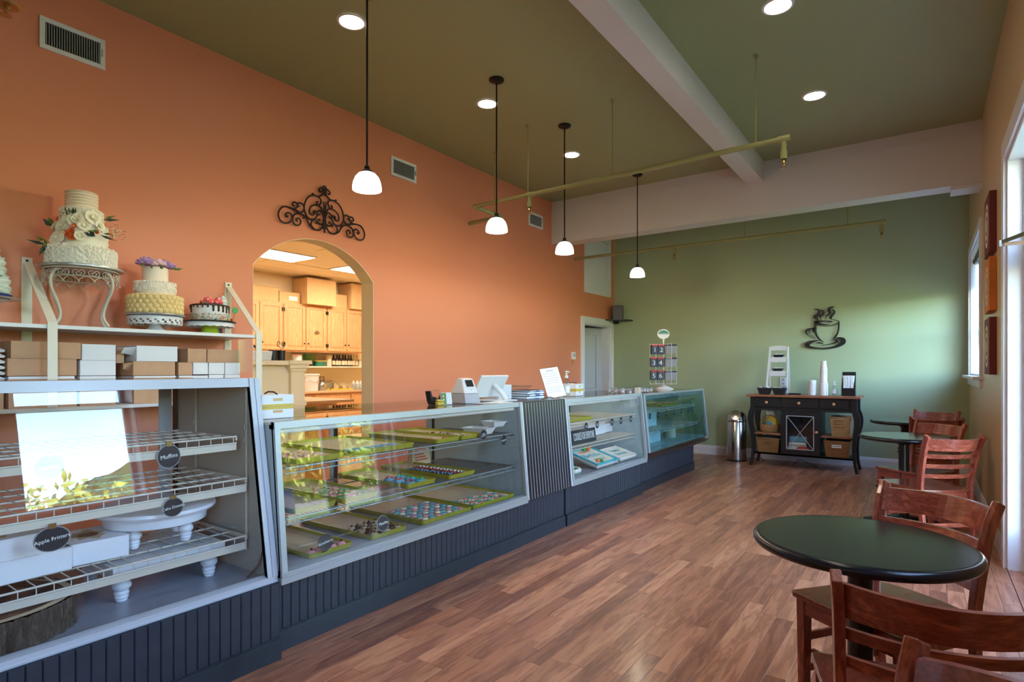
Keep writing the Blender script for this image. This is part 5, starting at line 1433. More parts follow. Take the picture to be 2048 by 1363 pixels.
# ---- flowers
def flower(m_, c, r, layers, n, up=(0, 0, 1), openness=.9, mi=0, cup=.5):
    m_.m = mi
    u = Vector(up).normalized(); a_ = u.orthogonal().normalized(); b_ = u.cross(a_)
    for l in range(layers):
        f = (l + 1) / layers
        rr = r * (.35 + .65 * f); tilt = openness * f
        for i in range(n):
            an = 2 * PI * (i + .5 * (l % 2)) / n
            d = a_ * math.cos(an) + b_ * math.sin(an)
            s_ = u.cross(d)
            wd = rr * 1.5 * math.sin(PI / n) * 1.5
            h1 = u * (rr * (1 - tilt) * .9); o1 = d * (rr * tilt)
            p0 = Vector(c); pm = p0 + o1 * .62 + h1 * .45 + d * rr * .1; pt = p0 + o1 * 1.0 + h1
            vs = [p0, pm - s_ * wd * .5, pm + s_ * wd * .5, pm - u * rr * .05 * 0, pt - s_ * wd * .25, pt + s_ * wd * .25, pt + d * rr * .06 - u * rr * cup * .1]
            vs[3] = pm - d * rr * .10 * 1
            m_.add(vs, [(0, 1, 3), (0, 3, 2), (1, 4, 6, 3), (3, 6, 5, 2)])
def peony(m_, c, r, mi):
    m_.m = mi
    for (n, rr, zz, s_, el) in ((1, 0, .25, .42, 0), (5, .34, .18, .34, 20), (7, .62, .0, .36, 50), (8, .78, -.2, .30, 80)):
        for i in range(n):
            a = 2 * PI * (i + .37 * n) / n
            T = Matrix.Translation((c[0] + r * rr * math.cos(a), c[1] + r * rr * math.sin(a), c[2] + r * zz)) @ Matrix.Rotation(a, 4, 'Z') @ Matrix.Rotation(R(el), 4, 'Y')
            q = MB().ball((0, 0, 0), r * s_, 7, 6, (.45, 1, 1.15))
            m_.add([T @ Vector(p) for p in q.v], q.f)
def leafs(m_, c, d, l, w_, mi=0):
    m_.m = mi
    d = Vector(d).normalized(); s_ = d.orthogonal().normalized(); c = Vector(c)
    m_.add([c, c + d * l * .4 + s_ * w_, c + d * l, c + d * l * .4 - s_ * w_, c + d * l * .45 + d.cross(s_) * w_ * .3], [(0, 1, 4), (1, 2, 4), (2, 3, 4), (3, 0, 4)])
# ---- wire plant stand with the tall wedding cake
CX_, CY_ = -4.145, 1.362
ST = 1.915
t = thing('wire_stand', 'white wrought wire stand with scrolled apron carrying the tall wedding cake', 'stand', (CX_, CY_, SZ))
build('ring_top', MB(True).tube([(CX_ + .185 * math.cos(a), CY_ + .185 * math.sin(a), ST - .006) for a in [i * PI / 16 for i in range(32)]], .005, 6, closed=True).tube([(CX_ + .17 * math.cos(a), CY_ + .17 * math.sin(a), ST - .055) for a in [i * PI / 16 for i in range(32)]], .003, 5, closed=True), M['wirew'], t)
for a in (-62, 28, 118, 208):
    prof = [(.150, ST - .010), (.182, ST - .03), (.205, ST - .075), (.200, ST - .13), (.165, ST - .20), (.145, ST - .26), (.150, ST - .30), (.172, SZ + .018), (.176, SZ + .006)]
    pth = smooth_path([(CX_ + r_ * math.cos(R(a)), CY_ + r_ * math.sin(R(a)), z) for r_, z in prof], 3)
    build('leg', MB(True).tube(pth, .0085, 8), M['wirew'], t)
ap = MB(True)
for k in range(16):
    a0 = 2 * PI * k / 16
    for sg_ in (1, -1):
        pts = []
        for j in range(13):
            s_ = j / 12; th_ = s_ * 2.2 * PI; rr_ = .026 * (1 - .75 * s_)
            da = sg_ * (.10 - rr_ / .19 * math.cos(th_) * 1.0 - .04)
            pts.append((CX_ + .188 * math.cos(a0 + da), CY_ + .188 * math.sin(a0 + da), ST - .035 - rr_ * math.sin(th_)))
        ap.tube(pts, .0022, 4)
    for sg_ in (1, -1):
        pts = [(CX_ + .19 * math.cos(a0 + sg_ * .196 * s_), CY_ + .19 * math.sin(a0 + sg_ * .196 * s_), ST - .085 + .03 * s_ ** .6 + .0) for s_ in (0, .2, .5, .8, 1)]
        ap.tube(pts, .0024, 4)
    ap.ball((CX_ + .19 * math.cos(a0), CY_ + .19 * math.sin(a0), ST - .088), .005, 5, 4)
build('scroll_apron', ap, M['wirew'], t)
def ribbed(r, h_, n, z, amp=.004, c=None):
    out = [(r - .004, z)]
    for k in range(n):
        out += [(r - amp, z + h_ * k / n + .0005), (r + amp * .3, z + h_ * (k + .5) / n)]
    out += [(r - amp, z + h_ - .004), (r - .012, z + h_)]
    return out
def bumps(m_, r, z0, z1, c, n, s_, sc=(1, 1, 1), rows=4, seed=1, y_only=None):
    rr_ = random.Random(seed)
    for j in range(rows):
        for i in range(n):
            a = 2 * PI * (i + .5 * (j % 2)) / n + rr_.uniform(-.07, .07)
            m_.ball((c[0] + r * math.cos(a), c[1] + r * math.sin(a), z0 + (z1 - z0) * (j + .5) / rows), s_ * rr_.uniform(.85, 1.15), 5, 4, sc)
t = thing('wedding_cake', 'tall four tier ivory wedding cake with a spray of white and orange flowers', 'cake', (CX_, CY_, ST))
c_ = (CX_, CY_, 0)
build('cake_board', MB(True).lathe([(.215, 0), (.217, .006), (.215, .012)], (CX_, CY_, ST), 40), M['silver'], t)
b1_ = MB(True).lathe([(.166, .013), (.172, .02), (.172, .115), (.16, .125)], (CX_, CY_, ST), 40)
build('bottom_tier', b1_, M['icing'], t)
bmp = MB(True); bumps(bmp, .172, ST + .018, ST + .12, c_, 46, .0095, (1, 1, 1), 8)
for i in range(150):
    a, r_ = 6.283 * i * .618, .13 + .045 * ((i * 7) % 10) / 10; bmp.ball((CX_ + r_ * math.cos(a), CY_ + r_ * math.sin(a), ST + .124), .008, 5, 4)
o = build('petal_icing', bmp, M['icing'], t); o['kind'] = 'stuff'
build('second_tier', MB(True).lathe(ribbed(.134, .145, 5, .125), (CX_, CY_, ST), 40), M['icing'], t)
tt = MB(True).lathe([(.106, .27), (.108, .275), (.108, .355), (.10, .362)], (CX_, CY_, ST), 40); bumps(tt, .107, ST + .275, ST + .355, c_, 40, .005, (1, 1, 1), 7)
build('third_tier', tt, M['icing'], t)
build('top_tier', MB(True).lathe(ribbed(.083, .105, 6, .362), (CX_, CY_, ST), 40), M['icing2'], t)
fm = MB(); fl_ = [('petal', 0), ('petalo', 1), ('leaf', 2), ('leafg', 3)]
def on(a, z, r_): return (CX_ + r_ * math.cos(R(a)), CY_ + r_ * math.sin(R(a)), ST + z)
def outw(a, k=.3): return (math.cos(R(a)), math.sin(R(a)), k)
for (a, z, r_, s_, lay, n, op, mi) in ((-62, .235, .145, .042, 5, 7, .8, 0), (-90, .235, .145, .034, 4, 6, .75, 0), (-66, .165, .165, .05, 1, 6, 1.0, 0), (-66, .165, .168, .02, 2, 5, .8, 0),
                                  (-30, .275, .135, .05, 3, 5, .85, 0), (-50, .27, .135, .04, 3, 6, .8, 0), (-20, .18, .16, .036, 2, 6, .85, 0), (-12, .245, .145, .04, 2, 5, .8, 0), (8, .30, .135, .052, 2, 6, .85, 0), (20, .255, .15, .036, 2, 6, .8, 0),
                                  (-38, .205, .155, .024, 2, 5, .7, 1), (-36, .175, .16, .028, 2, 5, .9, 1), (-46, .19, .158, .022, 2, 5, .9, 1), (-33, .235, .15, .02, 1, 5, .6, 1), (-98, .18, .15, .024, 2, 5, .6, 1), (-88, .285, .13, .016, 1, 4, .6, 1), (10, .215, .155, .02, 2, 5, .6, 1)):
    flower(fm, on(a, z, r_ - .01), s_, lay, n, outw(a), op, mi)
for (a, z, r_, dv, l, w_) in ((-105, .13, .165, (.1, -1, .15), .10, .012), (-96, .13, .17, (.3, -.5, -.9), .09, .015), (28, .30, .14, (.2, 1, .15), .09, .011), (-100, .24, .14, (0, -.6, .5), .06, .018), (-15, .20, .16, (.6, .6, -.4), .06, .014), (15, .2, .16, (.3, .9, -.3), .08, .01), (-40, .30, .12, (.4, 0, 1), .05, .01), (-52, .30, .12, (.3, -.4, 1), .05, .008), (-5, .21, .16, (.7, .4, -.7), .05, .014)):
    leafs(fm, on(a, z, r_), dv, l, w_, 2)
    leafs(fm, on(a + 6, z + .012, r_), (dv[0] + .3, dv[1], dv[2] + .3), l * .7, w_ * .8, 3)
fr = random.Random(5)
for (cc, sp_) in ((on(-92, .12, .18), .03), (on(28, .24, .20), .035), (on(34, .22, .22), .03), (on(-48, .31, .13), .03)):
    for k in range(26):
        fm.m = 0 if k % 2 else 3
        p = Vector(cc) + Vector((fr.gauss(0, sp_ * .5), fr.gauss(0, sp_ * .6), fr.gauss(0, sp_ * .6)))
        fm.ball(tuple(p), .0035, 4, 3)
build('flower_spray', fm, [M['petal'], M['petalo'], M['leaf'], M['leafg']], t)
# ---- yellow rosette cake on pedestal
cx, cyy = -4.15, 1.775
t = thing('cake_pedestal', 'white pedestal cake plate with a pierced skirt under the yellow cake', 'cake stand', (cx, cyy, SZ))
build('pedestal', MB(True).lathe([(.075, 0), (.07, .006), (.045, .02), (.03, .04), (.026, .065), (.04, .085)], (cx, cyy, SZ), 32), M['white'], t)
build('plate', MB(True).lathe([(.02, .083), (.158, .086), (.162, .095), (.155, .10), (0, .10)], (cx, cyy, SZ), 40, cap=False), M['white'], t)
sk = MB()
n = 72
for i in range(n):
    a0, a1 = 2 * PI * i / n, 2 * PI * (i + 1) / n
    def pt(a, z, r_): return (cx + r_ * math.cos(a), cyy + r_ * math.sin(a), SZ + z)
    dz = -.006 * abs(math.sin(a0 * 12)); dz1 = -.006 * abs(math.sin(a1 * 12))
    zs = [.046 + dz, .052, .064, .076, .095]
    for j in range(4):
        if j in (1, 2) and (i + j) % 3 == 0: continue
        z0, z1 = zs[j], zs[j + 1]
        sk.quad(pt(a0, z0 if j else .046 + dz, .160 - .006 * (j == 0)), pt(a1, z0 if j else .046 + dz1, .160 - .006 * (j == 0)), pt(a1, z1, .16), pt(a0, z1, .16))
build('pierced_skirt', sk, M['white'], t)
Z0 = SZ + .101
t = thing('yellow_cake', 'three tier cake with a yellow rosette base and lilac flowers on top', 'cake', (cx, cyy, Z0))
build('cake_board', MB(True).lathe([(.176, 0), (.178, .005), (.176, .010)], (cx, cyy, Z0), 40), M['silver'], t)
ro = MB(True)
ro.lathe([(.150, .011), (.155, .02), (.155, .12), (.14, .128)], (cx, cyy, Z0), 36)
for j in range(4):
    for i in range(26):
        a = 2 * PI * (i + .5 * (j % 2)) / 26; z = .028 + .028 * j
        T = Matrix.Translation((cx + .155 * math.cos(a), cyy + .155 * math.sin(a), Z0 + z)) @ Matrix.Rotation(a, 4, 'Z') @ Matrix.Rotation(R(90), 4, 'Y')
        ro.lathe([(.019, 0), (.0185, .005), (.013, .009), (.0125, .006), (.008, .011), (.002, .012)], (0, 0, 0), 8, M=T, cap=False)
for i in range(26):
    a = 2 * PI * i / 26; ro.lathe([(.018, 0), (.013, .008), (.004, .012)], (cx + .135 * math.cos(a), cyy + .135 * math.sin(a), Z0 + .126), 7, cap=False)
build('rosette_tier', ro, M['yicing'], t)
mt = MB(True).lathe([(.116, .128), (.118, .133), (.118, .215), (.108, .222)], (cx, cyy, Z0), 36)
build('middle_tier', mt, M['icing2'], t)
sw = MB(True)
for k in range(8):
    a0 = 2 * PI * k / 8
    for (off, zz, rr0, sg_) in ((0, .178, .026, 1), (.32, .165, .018, -1), (.12, .205, .014, -1)):
        pts = []
        for j in range(16):
            s_ = j / 15; th_ = s_ * 3.4 * PI; rr_ = rr0 * (1 - .8 * s_)
            da = a0 + off + sg_ * rr_ / .118 * math.cos(th_)
            pts.append((cx + .120 * math.cos(da), cyy + .120 * math.sin(da), Z0 + zz + rr_ * math.sin(th_)))
        sw.tube(pts, .0035, 5)
for i in range(40):
    a = 2 * PI * i / 40; sw.ball((cx + .118 * math.cos(a), cyy + .118 * math.sin(a), Z0 + .217), .006, 5, 4)
build('piped_scrolls', sw, M['icing'], t)
build('top_tier', MB(True).lathe([(.074, .222), (.076, .226), (.076, .312), (.070, .320), (0, .321)], (cx, cyy, Z0), 36, cap=False), M['icing2'], t)
fm = MB()
for (dx, dy, dz, s_, mi) in ((.03, -.075, .335, .052, 0), (.01, -.04, .345, .045, 0), (.045, .0, .335, .046, 1), (.03, .015, .34, .04, 1), (.0, .055, .345, .045, 0), (.03, .075, .328, .045, 0), (-.04, 0, .34, .045, 0), (.055, -.03, .325, .026, 1)):
    peony(fm, (cx + dx, cyy + dy, Z0 + dz + .008), s_, mi)
for (dx, dy, dv, l) in ((.06, -.05, (1, -.3, -.6), .05), (.07, 0, (1, .1, -.6), .04), (.05, .08, (.3, 1, .05), .07), (.06, .07, (.5, 1, -.2), .06), (.05, -.08, (.3, -1, -.3), .05), (.03, .1, (.1, 1, .2), .06)):
    leafs(fm, (cx + dx, cyy + dy, Z0 + .322), dv, l, .010, 2)
fm.smooth = True
build('lilac_flowers', fm, [M['petalp'], M['petalr'], M['leafg']], t)
# ---- chocolate drip cake
cx, cyy = -4.15, 2.135
t = thing('cake_pedestal', 'white scalloped cake plate on a lime green base', 'cake stand', (cx, cyy, SZ))
build('base', MB(True).lathe([(.062, 0), (.060, .01), (.046, .062), (.05, .07)], (cx, cyy, SZ), 28), M['lime'], t)
pr = MB(True)
n = 60
vs = []
for (r_, z, sc_) in ((.045, .070, 0), (.150, .073, .0), (.156, .055, .006), (.159, .056, .006), (.154, .082, 0), (0.001, .082, 0)):
    for i in range(n):
        a = 2 * PI * i / n
        vs.append((cx + r_ * math.cos(a), cyy + r_ * math.sin(a), SZ + z - sc_ * abs(math.sin(a * 10))))
pr.add(vs, [(k * n + i, k * n + (i + 1) % n, (k + 1) * n + (i + 1) % n, (k + 1) * n + i) for k in range(5) for i in range(n)])
build('plate', pr, M['white'], t)
Z0 = SZ + .083
t = thing('drip_cake', 'single tier white cake with chocolate drips, sprinkles and pink candy on top', 'cake', (cx, cyy, Z0))
build('cake_board', MB(True).lathe([(.170, 0), (.172, .004), (.168, .009)], (cx, cyy, Z0), 40), M['black'], t)
build('cake_body', MB(True).lathe([(.118, .010), (.119, .015), (.119, .115), (.112, .120), (0, .121)], (cx, cyy, Z0), 40, cap=False), M['white'], t)
sp_ = MB()
cr_ = random.Random(4)
for k in range(900):
    a = cr_.uniform(0, 6.283); z = Z0 + .012 + .045 * cr_.random() ** 1.4; r_ = .1205
    sp_.m = cr_.randrange(6)
    T = Matrix.Translation((cx + r_ * math.cos(a), cyy + r_ * math.sin(a), z)) @ Matrix.Rotation(cr_.uniform(0, 3), 4, 'X')
    sp_.box(-.0018, .0018, -.0035, .0035, -.0014, .0014, T)
o = build('sprinkles', sp_, [M['yellow'], M['red'], M['greeni'], M['bluei'], M['orangei'], M['icing']], t); o['kind'] = 'stuff'
dm = MB(True)
dm.lathe([(.1205, .112), (.121, .122), (.112, .126), (0, .127)], (cx, cyy, Z0), 40, cap=False)
for i in range(22):
    a = 2 * PI * i / 22; l = cr_.uniform(.015, .055)
    p = [(cx + .120 * math.cos(a), cyy + .120 * math.sin(a), Z0 + .118 - l * s_) for s_ in (0, .5, .9, 1)]
    dm.tube(p, [.010, .0065, .007, .003], 7)
build('chocolate_drip', dm, M['choc'], t)
top = Z0 + .127
def topping(name, mb, mat): build(name, mb, M[mat], t)
topping('pink_candy', MB(True).ball((cx + .05, cyy - .035, top + .022), .032, 10, 8, (1, 1.1, .9)), 'pinkd')
topping('pink_candy', MB(True).ball((cx + .05, cyy + .03, top + .018), .03, 10, 8, (1, 1.3, .7)), 'pinkd')
topping('pink_candy', MB(True).ball((cx + .03, cyy + .045, top + .034), .024, 10, 8, (1, 1, .9)), 'pinkd')
topping('mint_tower', MB(True).lathe([(.028, 0), (.022, .02), (.03, .025), (.022, .045), (.026, .05), (.004, .075)], (cx + .02, cyy + .085, top - .003), 10), 'mint')
topping('candy_ball', MB(True).ball((cx + .06, cyy - .09, top + .008), .011, 8, 6), 'red')
topping('candy_ball', MB(True).ball((cx + .125, cyy + .09, Z0 + .02), .009, 8, 6), 'red')
topping('candy_ball', MB(True).ball((cx + .06, cyy - .068, top + .006), .009, 8, 6), 'greeni')
topping('candy_ball', MB(True).ball((cx + .125, cyy - .02, Z0 + .018), .010, 8, 6), 'bluei')
topping('candy_ball', MB(True).ball((cx + .118, cyy + .075, Z0 + .017), .009, 8, 6), 'yellow')
lp = MB(True).tube([(cx + .11, cyy + .115, Z0 + .03), (cx + .12, cyy + .12, Z0 + .075)], .002, 5)
lp.lathe([(.022, -.003), (.022, .003)], (0, 0, 0), 16, M=Matrix.Translation((cx + .12, cyy + .12, Z0 + .09)) @ Matrix.Rotation(R(80), 4, 'Y'))
build('lollipop', lp, M['greeni'], t)
# picture frame behind
t = thing('photo_card', 'small black and white photo card leaning on the wall behind the lime cake plate', 'photo', (-4.30, 2.26, SZ))
T = Matrix.Translation((-4.30, 2.235, SZ + .001)) @ Matrix.Rotation(R(-8), 4, 'Y')
build('card', MB().box(-.004, 0, -.075, .075, 0, .22, T), M['black'], t)
build('photo_print', MB().box(.0003, .001, -.07, .02, .01, .08, T), speckle('grey photo print', (210, 210, 212), [(120, 120, 124), (60, 60, 62)], 60, .5), t)
# ---- ruffled cake at the left edge
cx, cyy = -4.15, .865
DZc = 1.70
t = thing('cake_pedestal', 'white pedestal under the pale ruffled cake at the left edge', 'cake stand', (cx, cyy, SZ))
build('pedestal', MB(True).lathe([(.09, 0), (.06, .02), (.03, .06), (.05, .11), (.16, .125), (.16, .13)], (cx, cyy, SZ), 28), M['white'], t)
t = thing('ruffled_cake', 'pale blue ruffled cake with a navy ribbon at the left edge', 'cake', (cx, cyy, DZc))
build('cake_board', MB(True).lathe([(.205, 0), (.207, .004), (.203, .008)], (cx, cyy, DZc), 40), M['silver'], t)
rf = MB(True)
def ruffle(r0, r1, z0, z1, seed):
    n, k_ = 90, int((z1 - z0) / .010)
    base_ = len(rf.v)
    for k in range(k_ + 1):
        z = z0 + (z1 - z0) * k / k_; rr_ = r0 + (r1 - r0) * k / k_
        for i in range(n):
            a = 2 * PI * i / n
            q = rr_ + .010 * ((k % 3) / 2) + .006 * noise.noise(Vector((math.cos(a) * 5, math.sin(a) * 5, z * 60 + seed)))
            rf.v.append((cx + q * math.cos(a), cyy + q * math.sin(a), DZc + z + .008 * math.sin(a * 3 + k * .4)))
    for k in range(k_):
        for i in range(n):
            j = (i + 1) % n; rf.f.append((base_ + k * n + i, base_ + k * n + j, base_ + (k + 1) * n + j, base_ + (k + 1) * n + i)); rf.mi.append(0)
ruffle(.158, .150, .018, .12, 1); ruffle(.138, .13, .12, .22, 2); ruffle(.112, .10, .22, .34, 3)
rf.lathe([(.15, .118), (.0, .12)], (cx, cyy, DZc), 30, cap=False); rf.lathe([(.13, .22), (0, .221)], (cx, cyy, DZc), 30, cap=False); rf.lathe([(.11, .335), (0, .345)], (cx, cyy, DZc), 30, cap=False)
build('ruffle_tiers', rf, M['mint'], t)
build('ribbon', MB(True).lathe([(.166, .009), (.168, .012), (.168, .026), (.160, .03)], (cx, cyy, DZc), 40, cap=False), M['blueb'], t)
# ---- boxes under the shelf (on the lower board)
X0, X1 = -4.34, -4.03
def kbox(y0, y1, z0, z1, lab, mat='kraft', x1=X1, rz=0, flap=True):
    t = thing('cake_box', lab, 'box', ((X0 + x1) / 2, (y0 + y1) / 2, z0), rz)
    hx, hy, hh = (x1 - X0) / 2, (y1 - y0) / 2, z1 - z0
    build('carton', MB().box(-hx, hx, -hy, hy, 0, hh - .002), M[mat], t, world=False, bevel=.0015)
    if flap:
        build('lid', MB().box(-hx, hx, -hy, hy, hh - .0018, hh).box(hx + .0004, hx + .002, -hy * .98, hy * .98, hh * .12, hh - .002), M[mat], t, world=False)
    return t
ya = .985
t = kbox(1.00, 1.32, LZ + .121, LZ + .216, 'kraft cake box with a curved side flap, top left of the shelf stack')
build('curved_flap', MB().prism([(0, .0), (.10, .0), (.07, .035), (.03, .07), (0, .09)], -.10 + .0, -.098, 'xz') if False else MB().prism([(-.155, .0), (-.06, .0), (-.085, .05), (-.155, .093)], .1605, .163, 'yz') if False else MB().prism([(-.16, .01), (-.16, .09), (-.11, .085), (-.08, .04), (-.03, .01)], .157, .1585, 'yz'), M['kraft'], t, world=False)
kbox(.985, 1.30, LZ + .025, LZ + .12, 'kraft cake box in the middle of the left shelf stack')
kbox(.99, 1.29, LZ, LZ + .024, 'flattened white box at the bottom of the left shelf stack', 'wbox', flap=False)
kbox(1.325, 1.50, LZ + .115, LZ + .21, 'white cake box on top, second stack from the left', 'wbox')
kbox(1.315, 1.50, LZ + .024, LZ + .114, 'white cake box in the middle, second stack from the left', 'wbox')
kbox(1.315, 1.50, LZ, LZ + .023, 'flat white box at the bottom, second stack from the left', 'wbox', flap=False)
kbox(1.535, 1.55 + .03, LZ + .10, LZ + .20, 'narrow kraft box wedged between the stacks', 'kraft', -4.12)
t = kbox(1.615, 1.86, LZ + .112, LZ + .21, 'white cake box with an open side flap on top of the middle stack', 'wbox')
build('open_flap', MB().add([(.155, -.123, .09), (.155, -.19, .085), (.13, -.20, .05), (.10, -.123, .04), (.154, -.123, .089), (.154, -.189, .084), (.129, -.199, .049), (.099, -.123, .039)], [(0, 1, 2, 3), (7, 6, 5, 4), (0, 4, 5, 1), (1, 5, 6, 2), (2, 6, 7, 3)]), M['wbox'], t, world=False)
t = kbox(1.595, 1.845, LZ + .022, LZ + .111, 'kraft cake box in the middle stack below the open white box')
build('open_flap', MB().add([(.155, -.126, .08), (.155, -.18, .075), (.13, -.17, .04), (.10, -.126, .03), (.154, -.126, .079), (.154, -.179, .074), (.129, -.169, .039), (.099, -.126, .029)], [(0, 1, 2, 3), (7, 6, 5, 4), (0, 4, 5, 1), (1, 5, 6, 2), (2, 6, 7, 3)]), M['kraft'], t, world=False)
kbox(1.60, 1.85, LZ, LZ + .021, 'flat white box at the bottom of the middle stack', 'wbox', flap=False)
kbox(1.925, 2.05, LZ + .108, LZ + .20, 'kraft box on top, second from the right', 'kraft', rz=0)
kbox(2.056, 2.29, LZ + .108, LZ + .20, 'kraft box on top at the right end of the shelf stack')
kbox(1.865, 1.955, LZ + .022, LZ + .107, 'narrow kraft box on its own between the middle and white boxes')
kbox(1.96, 2.06, LZ + .027, LZ + .107, 'small white box in the middle row, left of three', 'wbox')
kbox(2.066, 2.175, LZ + .027, LZ + .107, 'small white box in the middle row, centre of three', 'wbox')
kbox(2.18, 2.29, LZ + .027, LZ + .107, 'small white box in the middle row, right of three', 'wbox')
kbox(1.87, 2.06, LZ, LZ + .021, 'flat white box at the bottom below the left small white box', 'wbox', flap=False)
kbox(2.068, 2.17, LZ, LZ + .026, 'flat white box at the bottom below the centre small white box', 'wbox', flap=False)
kbox(2.178, 2.29, LZ, LZ + .026, 'flat white box at the bottom right below the right small white box', 'wbox', flap=False)
for k, (a_, b_) in enumerate(((.45, .97), (.99, 1.30), (1.315, 1.50), (1.60, 1.85), (1.87, 2.29))):
    kbox(a_, b_, 1.1055, LZ - .001, ['kraft box at the bottom left of the lower shelf under the foam containers', 'kraft box at the very bottom of the left shelf stack', 'kraft box at the very bottom of the second shelf stack', 'kraft box at the very bottom of the middle shelf stack', 'wide kraft box at the very bottom of the right shelf stack'][k], flap=False)
# foam clamshell stack at the left end
f0 = None
for k in range(6):
    if f0 is None:
        f0 = thing('foam_container', 'white foam clamshell container in the stack at the left end of the lower shelf', 'container', (-4.12, .87, LZ), 0, 'stacked foam containers at the left end')
        m_ = MB().taper((0, 0), 0, .012, (.10, .10), (.105, .105)).taper((0, 0), .012, .03, (.104, .104), (.075, .075))
        build('shell', m_, M['white'], f0, world=False, bevel=.004)
    else: dup(f0, (-4.12, .87, LZ + .0305 * k))
# ------------------------------------------------------------------ things on the counter
TZ = 1.0715
def sheetpaper(t, name, c, w_, h_, lean, mat, face=90, th=.001):
    T = Matrix.Translation(c) @ Matrix.Rotation(R(face), 4, 'Z') @ Matrix.Rotation(lean, 4, 'X')
    return build(name, MB().box(-w_ / 2, w_ / 2, -th / 2, th / 2, 0, h_, T), M[mat], t), T
# donut boxes on case 2 (left) and case 3
def carry_box(x, y, z, lab, hx=.075, hy=.085, hh=.12, rz=0):
    t = thing('carry_box', lab, 'box', (x, y, z), rz, None)
    for k in range(2):
        z0 = hh * k / 2
        build('carton', MB().box(-hx, hx, -hy, hy, z0, z0 + hh / 2 - .001), M['wbox'], t, world=False, bevel=.002)
        build('yellow_band', MB().box(-hx - .0008, hx + .0008, -hy - .0008, hy + .0008, z0 + (.0 if k else hh / 2 - .014), z0 + (.012 if k else hh / 2 - .002)), M['yellow'], t, world=False)
        build('brown_label', MB().box(hx, hx + .0015, -.025, .025, z0 + .028, z0 + .042).box(-.02, .02, -hy - .0015, -hy, z0 + .028, z0 + .045), M['kraft2'], t, world=False)
    build('handle', MB(True).tube([(-.05, -.01, hh), (-.03, 0, hh + .012), (.03, 0, hh + .012), (.05, .01, hh)], .004, 6), M['black'], t, world=False)
carry_box(-2.76, 1.735, TZ, 'white and yellow carry boxes on the left end of the long low case', rz=R(-6))
carry_box(-2.80, 4.94, 1.0655, 'white and yellow carry boxes on the third display case beyond the lettered sheet', .085, .10, .115, R(8))
# tape dispenser + green stapler box
t = thing('tape_dispenser', 'black tape dispenser standing on the low glass case', 'tape dispenser', (-2.80, 3.03, TZ))
m_ = MB().prism([(3.10, 0 + TZ), (3.10, .07 + TZ), (3.075, .035 + TZ), (3.05, .03 + TZ), (3.01, .055 + TZ), (2.975, .06 + TZ), (2.965, .10 + TZ), (2.95, .095 + TZ), (2.965, .03 + TZ), (2.98, 0 + TZ)], -2.835, -2.79, 'yz')
build('body', m_, M['black'], t, bevel=.003)
Ty = Matrix.Translation((-2.812, 3.035, TZ + .07)) @ Matrix.Rotation(R(90), 4, 'Y')
build('tape_roll', MB(True).lathe([(.03, -.012), (.034, -.012), (.034, .012), (.03, .012)], (0, 0, 0), 20, M=Ty, cap=False), M['plasticc'], t)
t = thing('card_packet', 'small green and white packet leaning by the tape dispenser', 'packet', (-2.74, 3.06, TZ))
T = Matrix.Translation((-2.74, 3.075, TZ + .001)) @ Matrix.Rotation(R(-10), 4, 'Z') @ Matrix.Rotation(R(-8), 4, 'Y')
build('packet_box', MB().box(-.018, 0, -.045, .045, 0, .085, T), M['white'], t, bevel=.003)
build('green_print', MB().box(.0003, .001, -.045, -.005, .004, .082, T), M['leafg'], t)
build('dots', MB(True).lathe([(.006, .0011), (.006, .0016)], (0, 0, 0), 10, M=T @ Matrix.Translation((0, -.03, .06)) @ Matrix.Rotation(R(90), 4, 'Y')).lathe([(.006, .0011), (.006, .0016)], (0, 0, 0), 10, M=T @ Matrix.Translation((0, -.03, .035)) @ Matrix.Rotation(R(90), 4, 'Y')), M['white'], t)
solo('stapler', MB().prism([(2.975, TZ), (3.03, TZ), (3.035, TZ + .02), (2.97, TZ + .024)], -2.76, -2.735, 'yz').prism([(2.975, TZ + .027), (3.03, TZ + .024), (3.025, TZ + .036), (2.975, TZ + .042)], -2.758, -2.737, 'yz'), M['yellow'], 'yellow and black stapler in front of the tape dispenser', 'stapler', bevel=.003)
# receipt printer / card reader stand
t = thing('receipt_printer', 'white wedge shaped receipt printer with a grey base and small dark screen', 'printer', (-2.76, 3.30, TZ))
T = Matrix.Translation((-2.78, 3.315, TZ)) @ Matrix.Rotation(R(-8), 4, 'Z')
b_ = MB().add([T @ Vector(p) for p in [(-.09, -.075, 0), (.09, -.075, 0), (.09, .075, 0), (-.09, .075, 0), (-.085, -.07, .07), (.072, -.07, .07), (.072, .07, .07), (-.085, .07, .07)]], [(0, 3, 2, 1), (4, 5, 6, 7), (0, 1, 5, 4), (1, 2, 6, 5), (2, 3, 7, 6), (3, 0, 4, 7)])
build('grey_base', b_, M['greyd'], t, bevel=.006)
b_ = MB().add([T @ Vector(p) for p in [(-.085, -.07, .071), (.072, -.07, .071), (.072, .07, .071), (-.085, .07, .071), (-.03, -.05, .185), (.02, -.05, .178), (.02, .06, .178), (-.03, .06, .185)]], [(0, 3, 2, 1), (4, 5, 6, 7), (0, 1, 5, 4), (1, 2, 6, 5), (2, 3, 7, 6), (3, 0, 4, 7)])
build('white_cover', b_, M['white'], t, bevel=.008)
u = Vector((.02 - .072, 0, .178 - .071)).normalized()
Ts = T @ frame((.072, .005, .071), (0, 1, 0), tuple(u))
build('screen', MB().box(-.032, .038, .055, .108, .001, .004, Ts), M['black'], t, bevel=.001)
build('logo_mark', MB().box(-.002, .008, .028, .033, .0005, .002, Ts), M['greyd'], t)
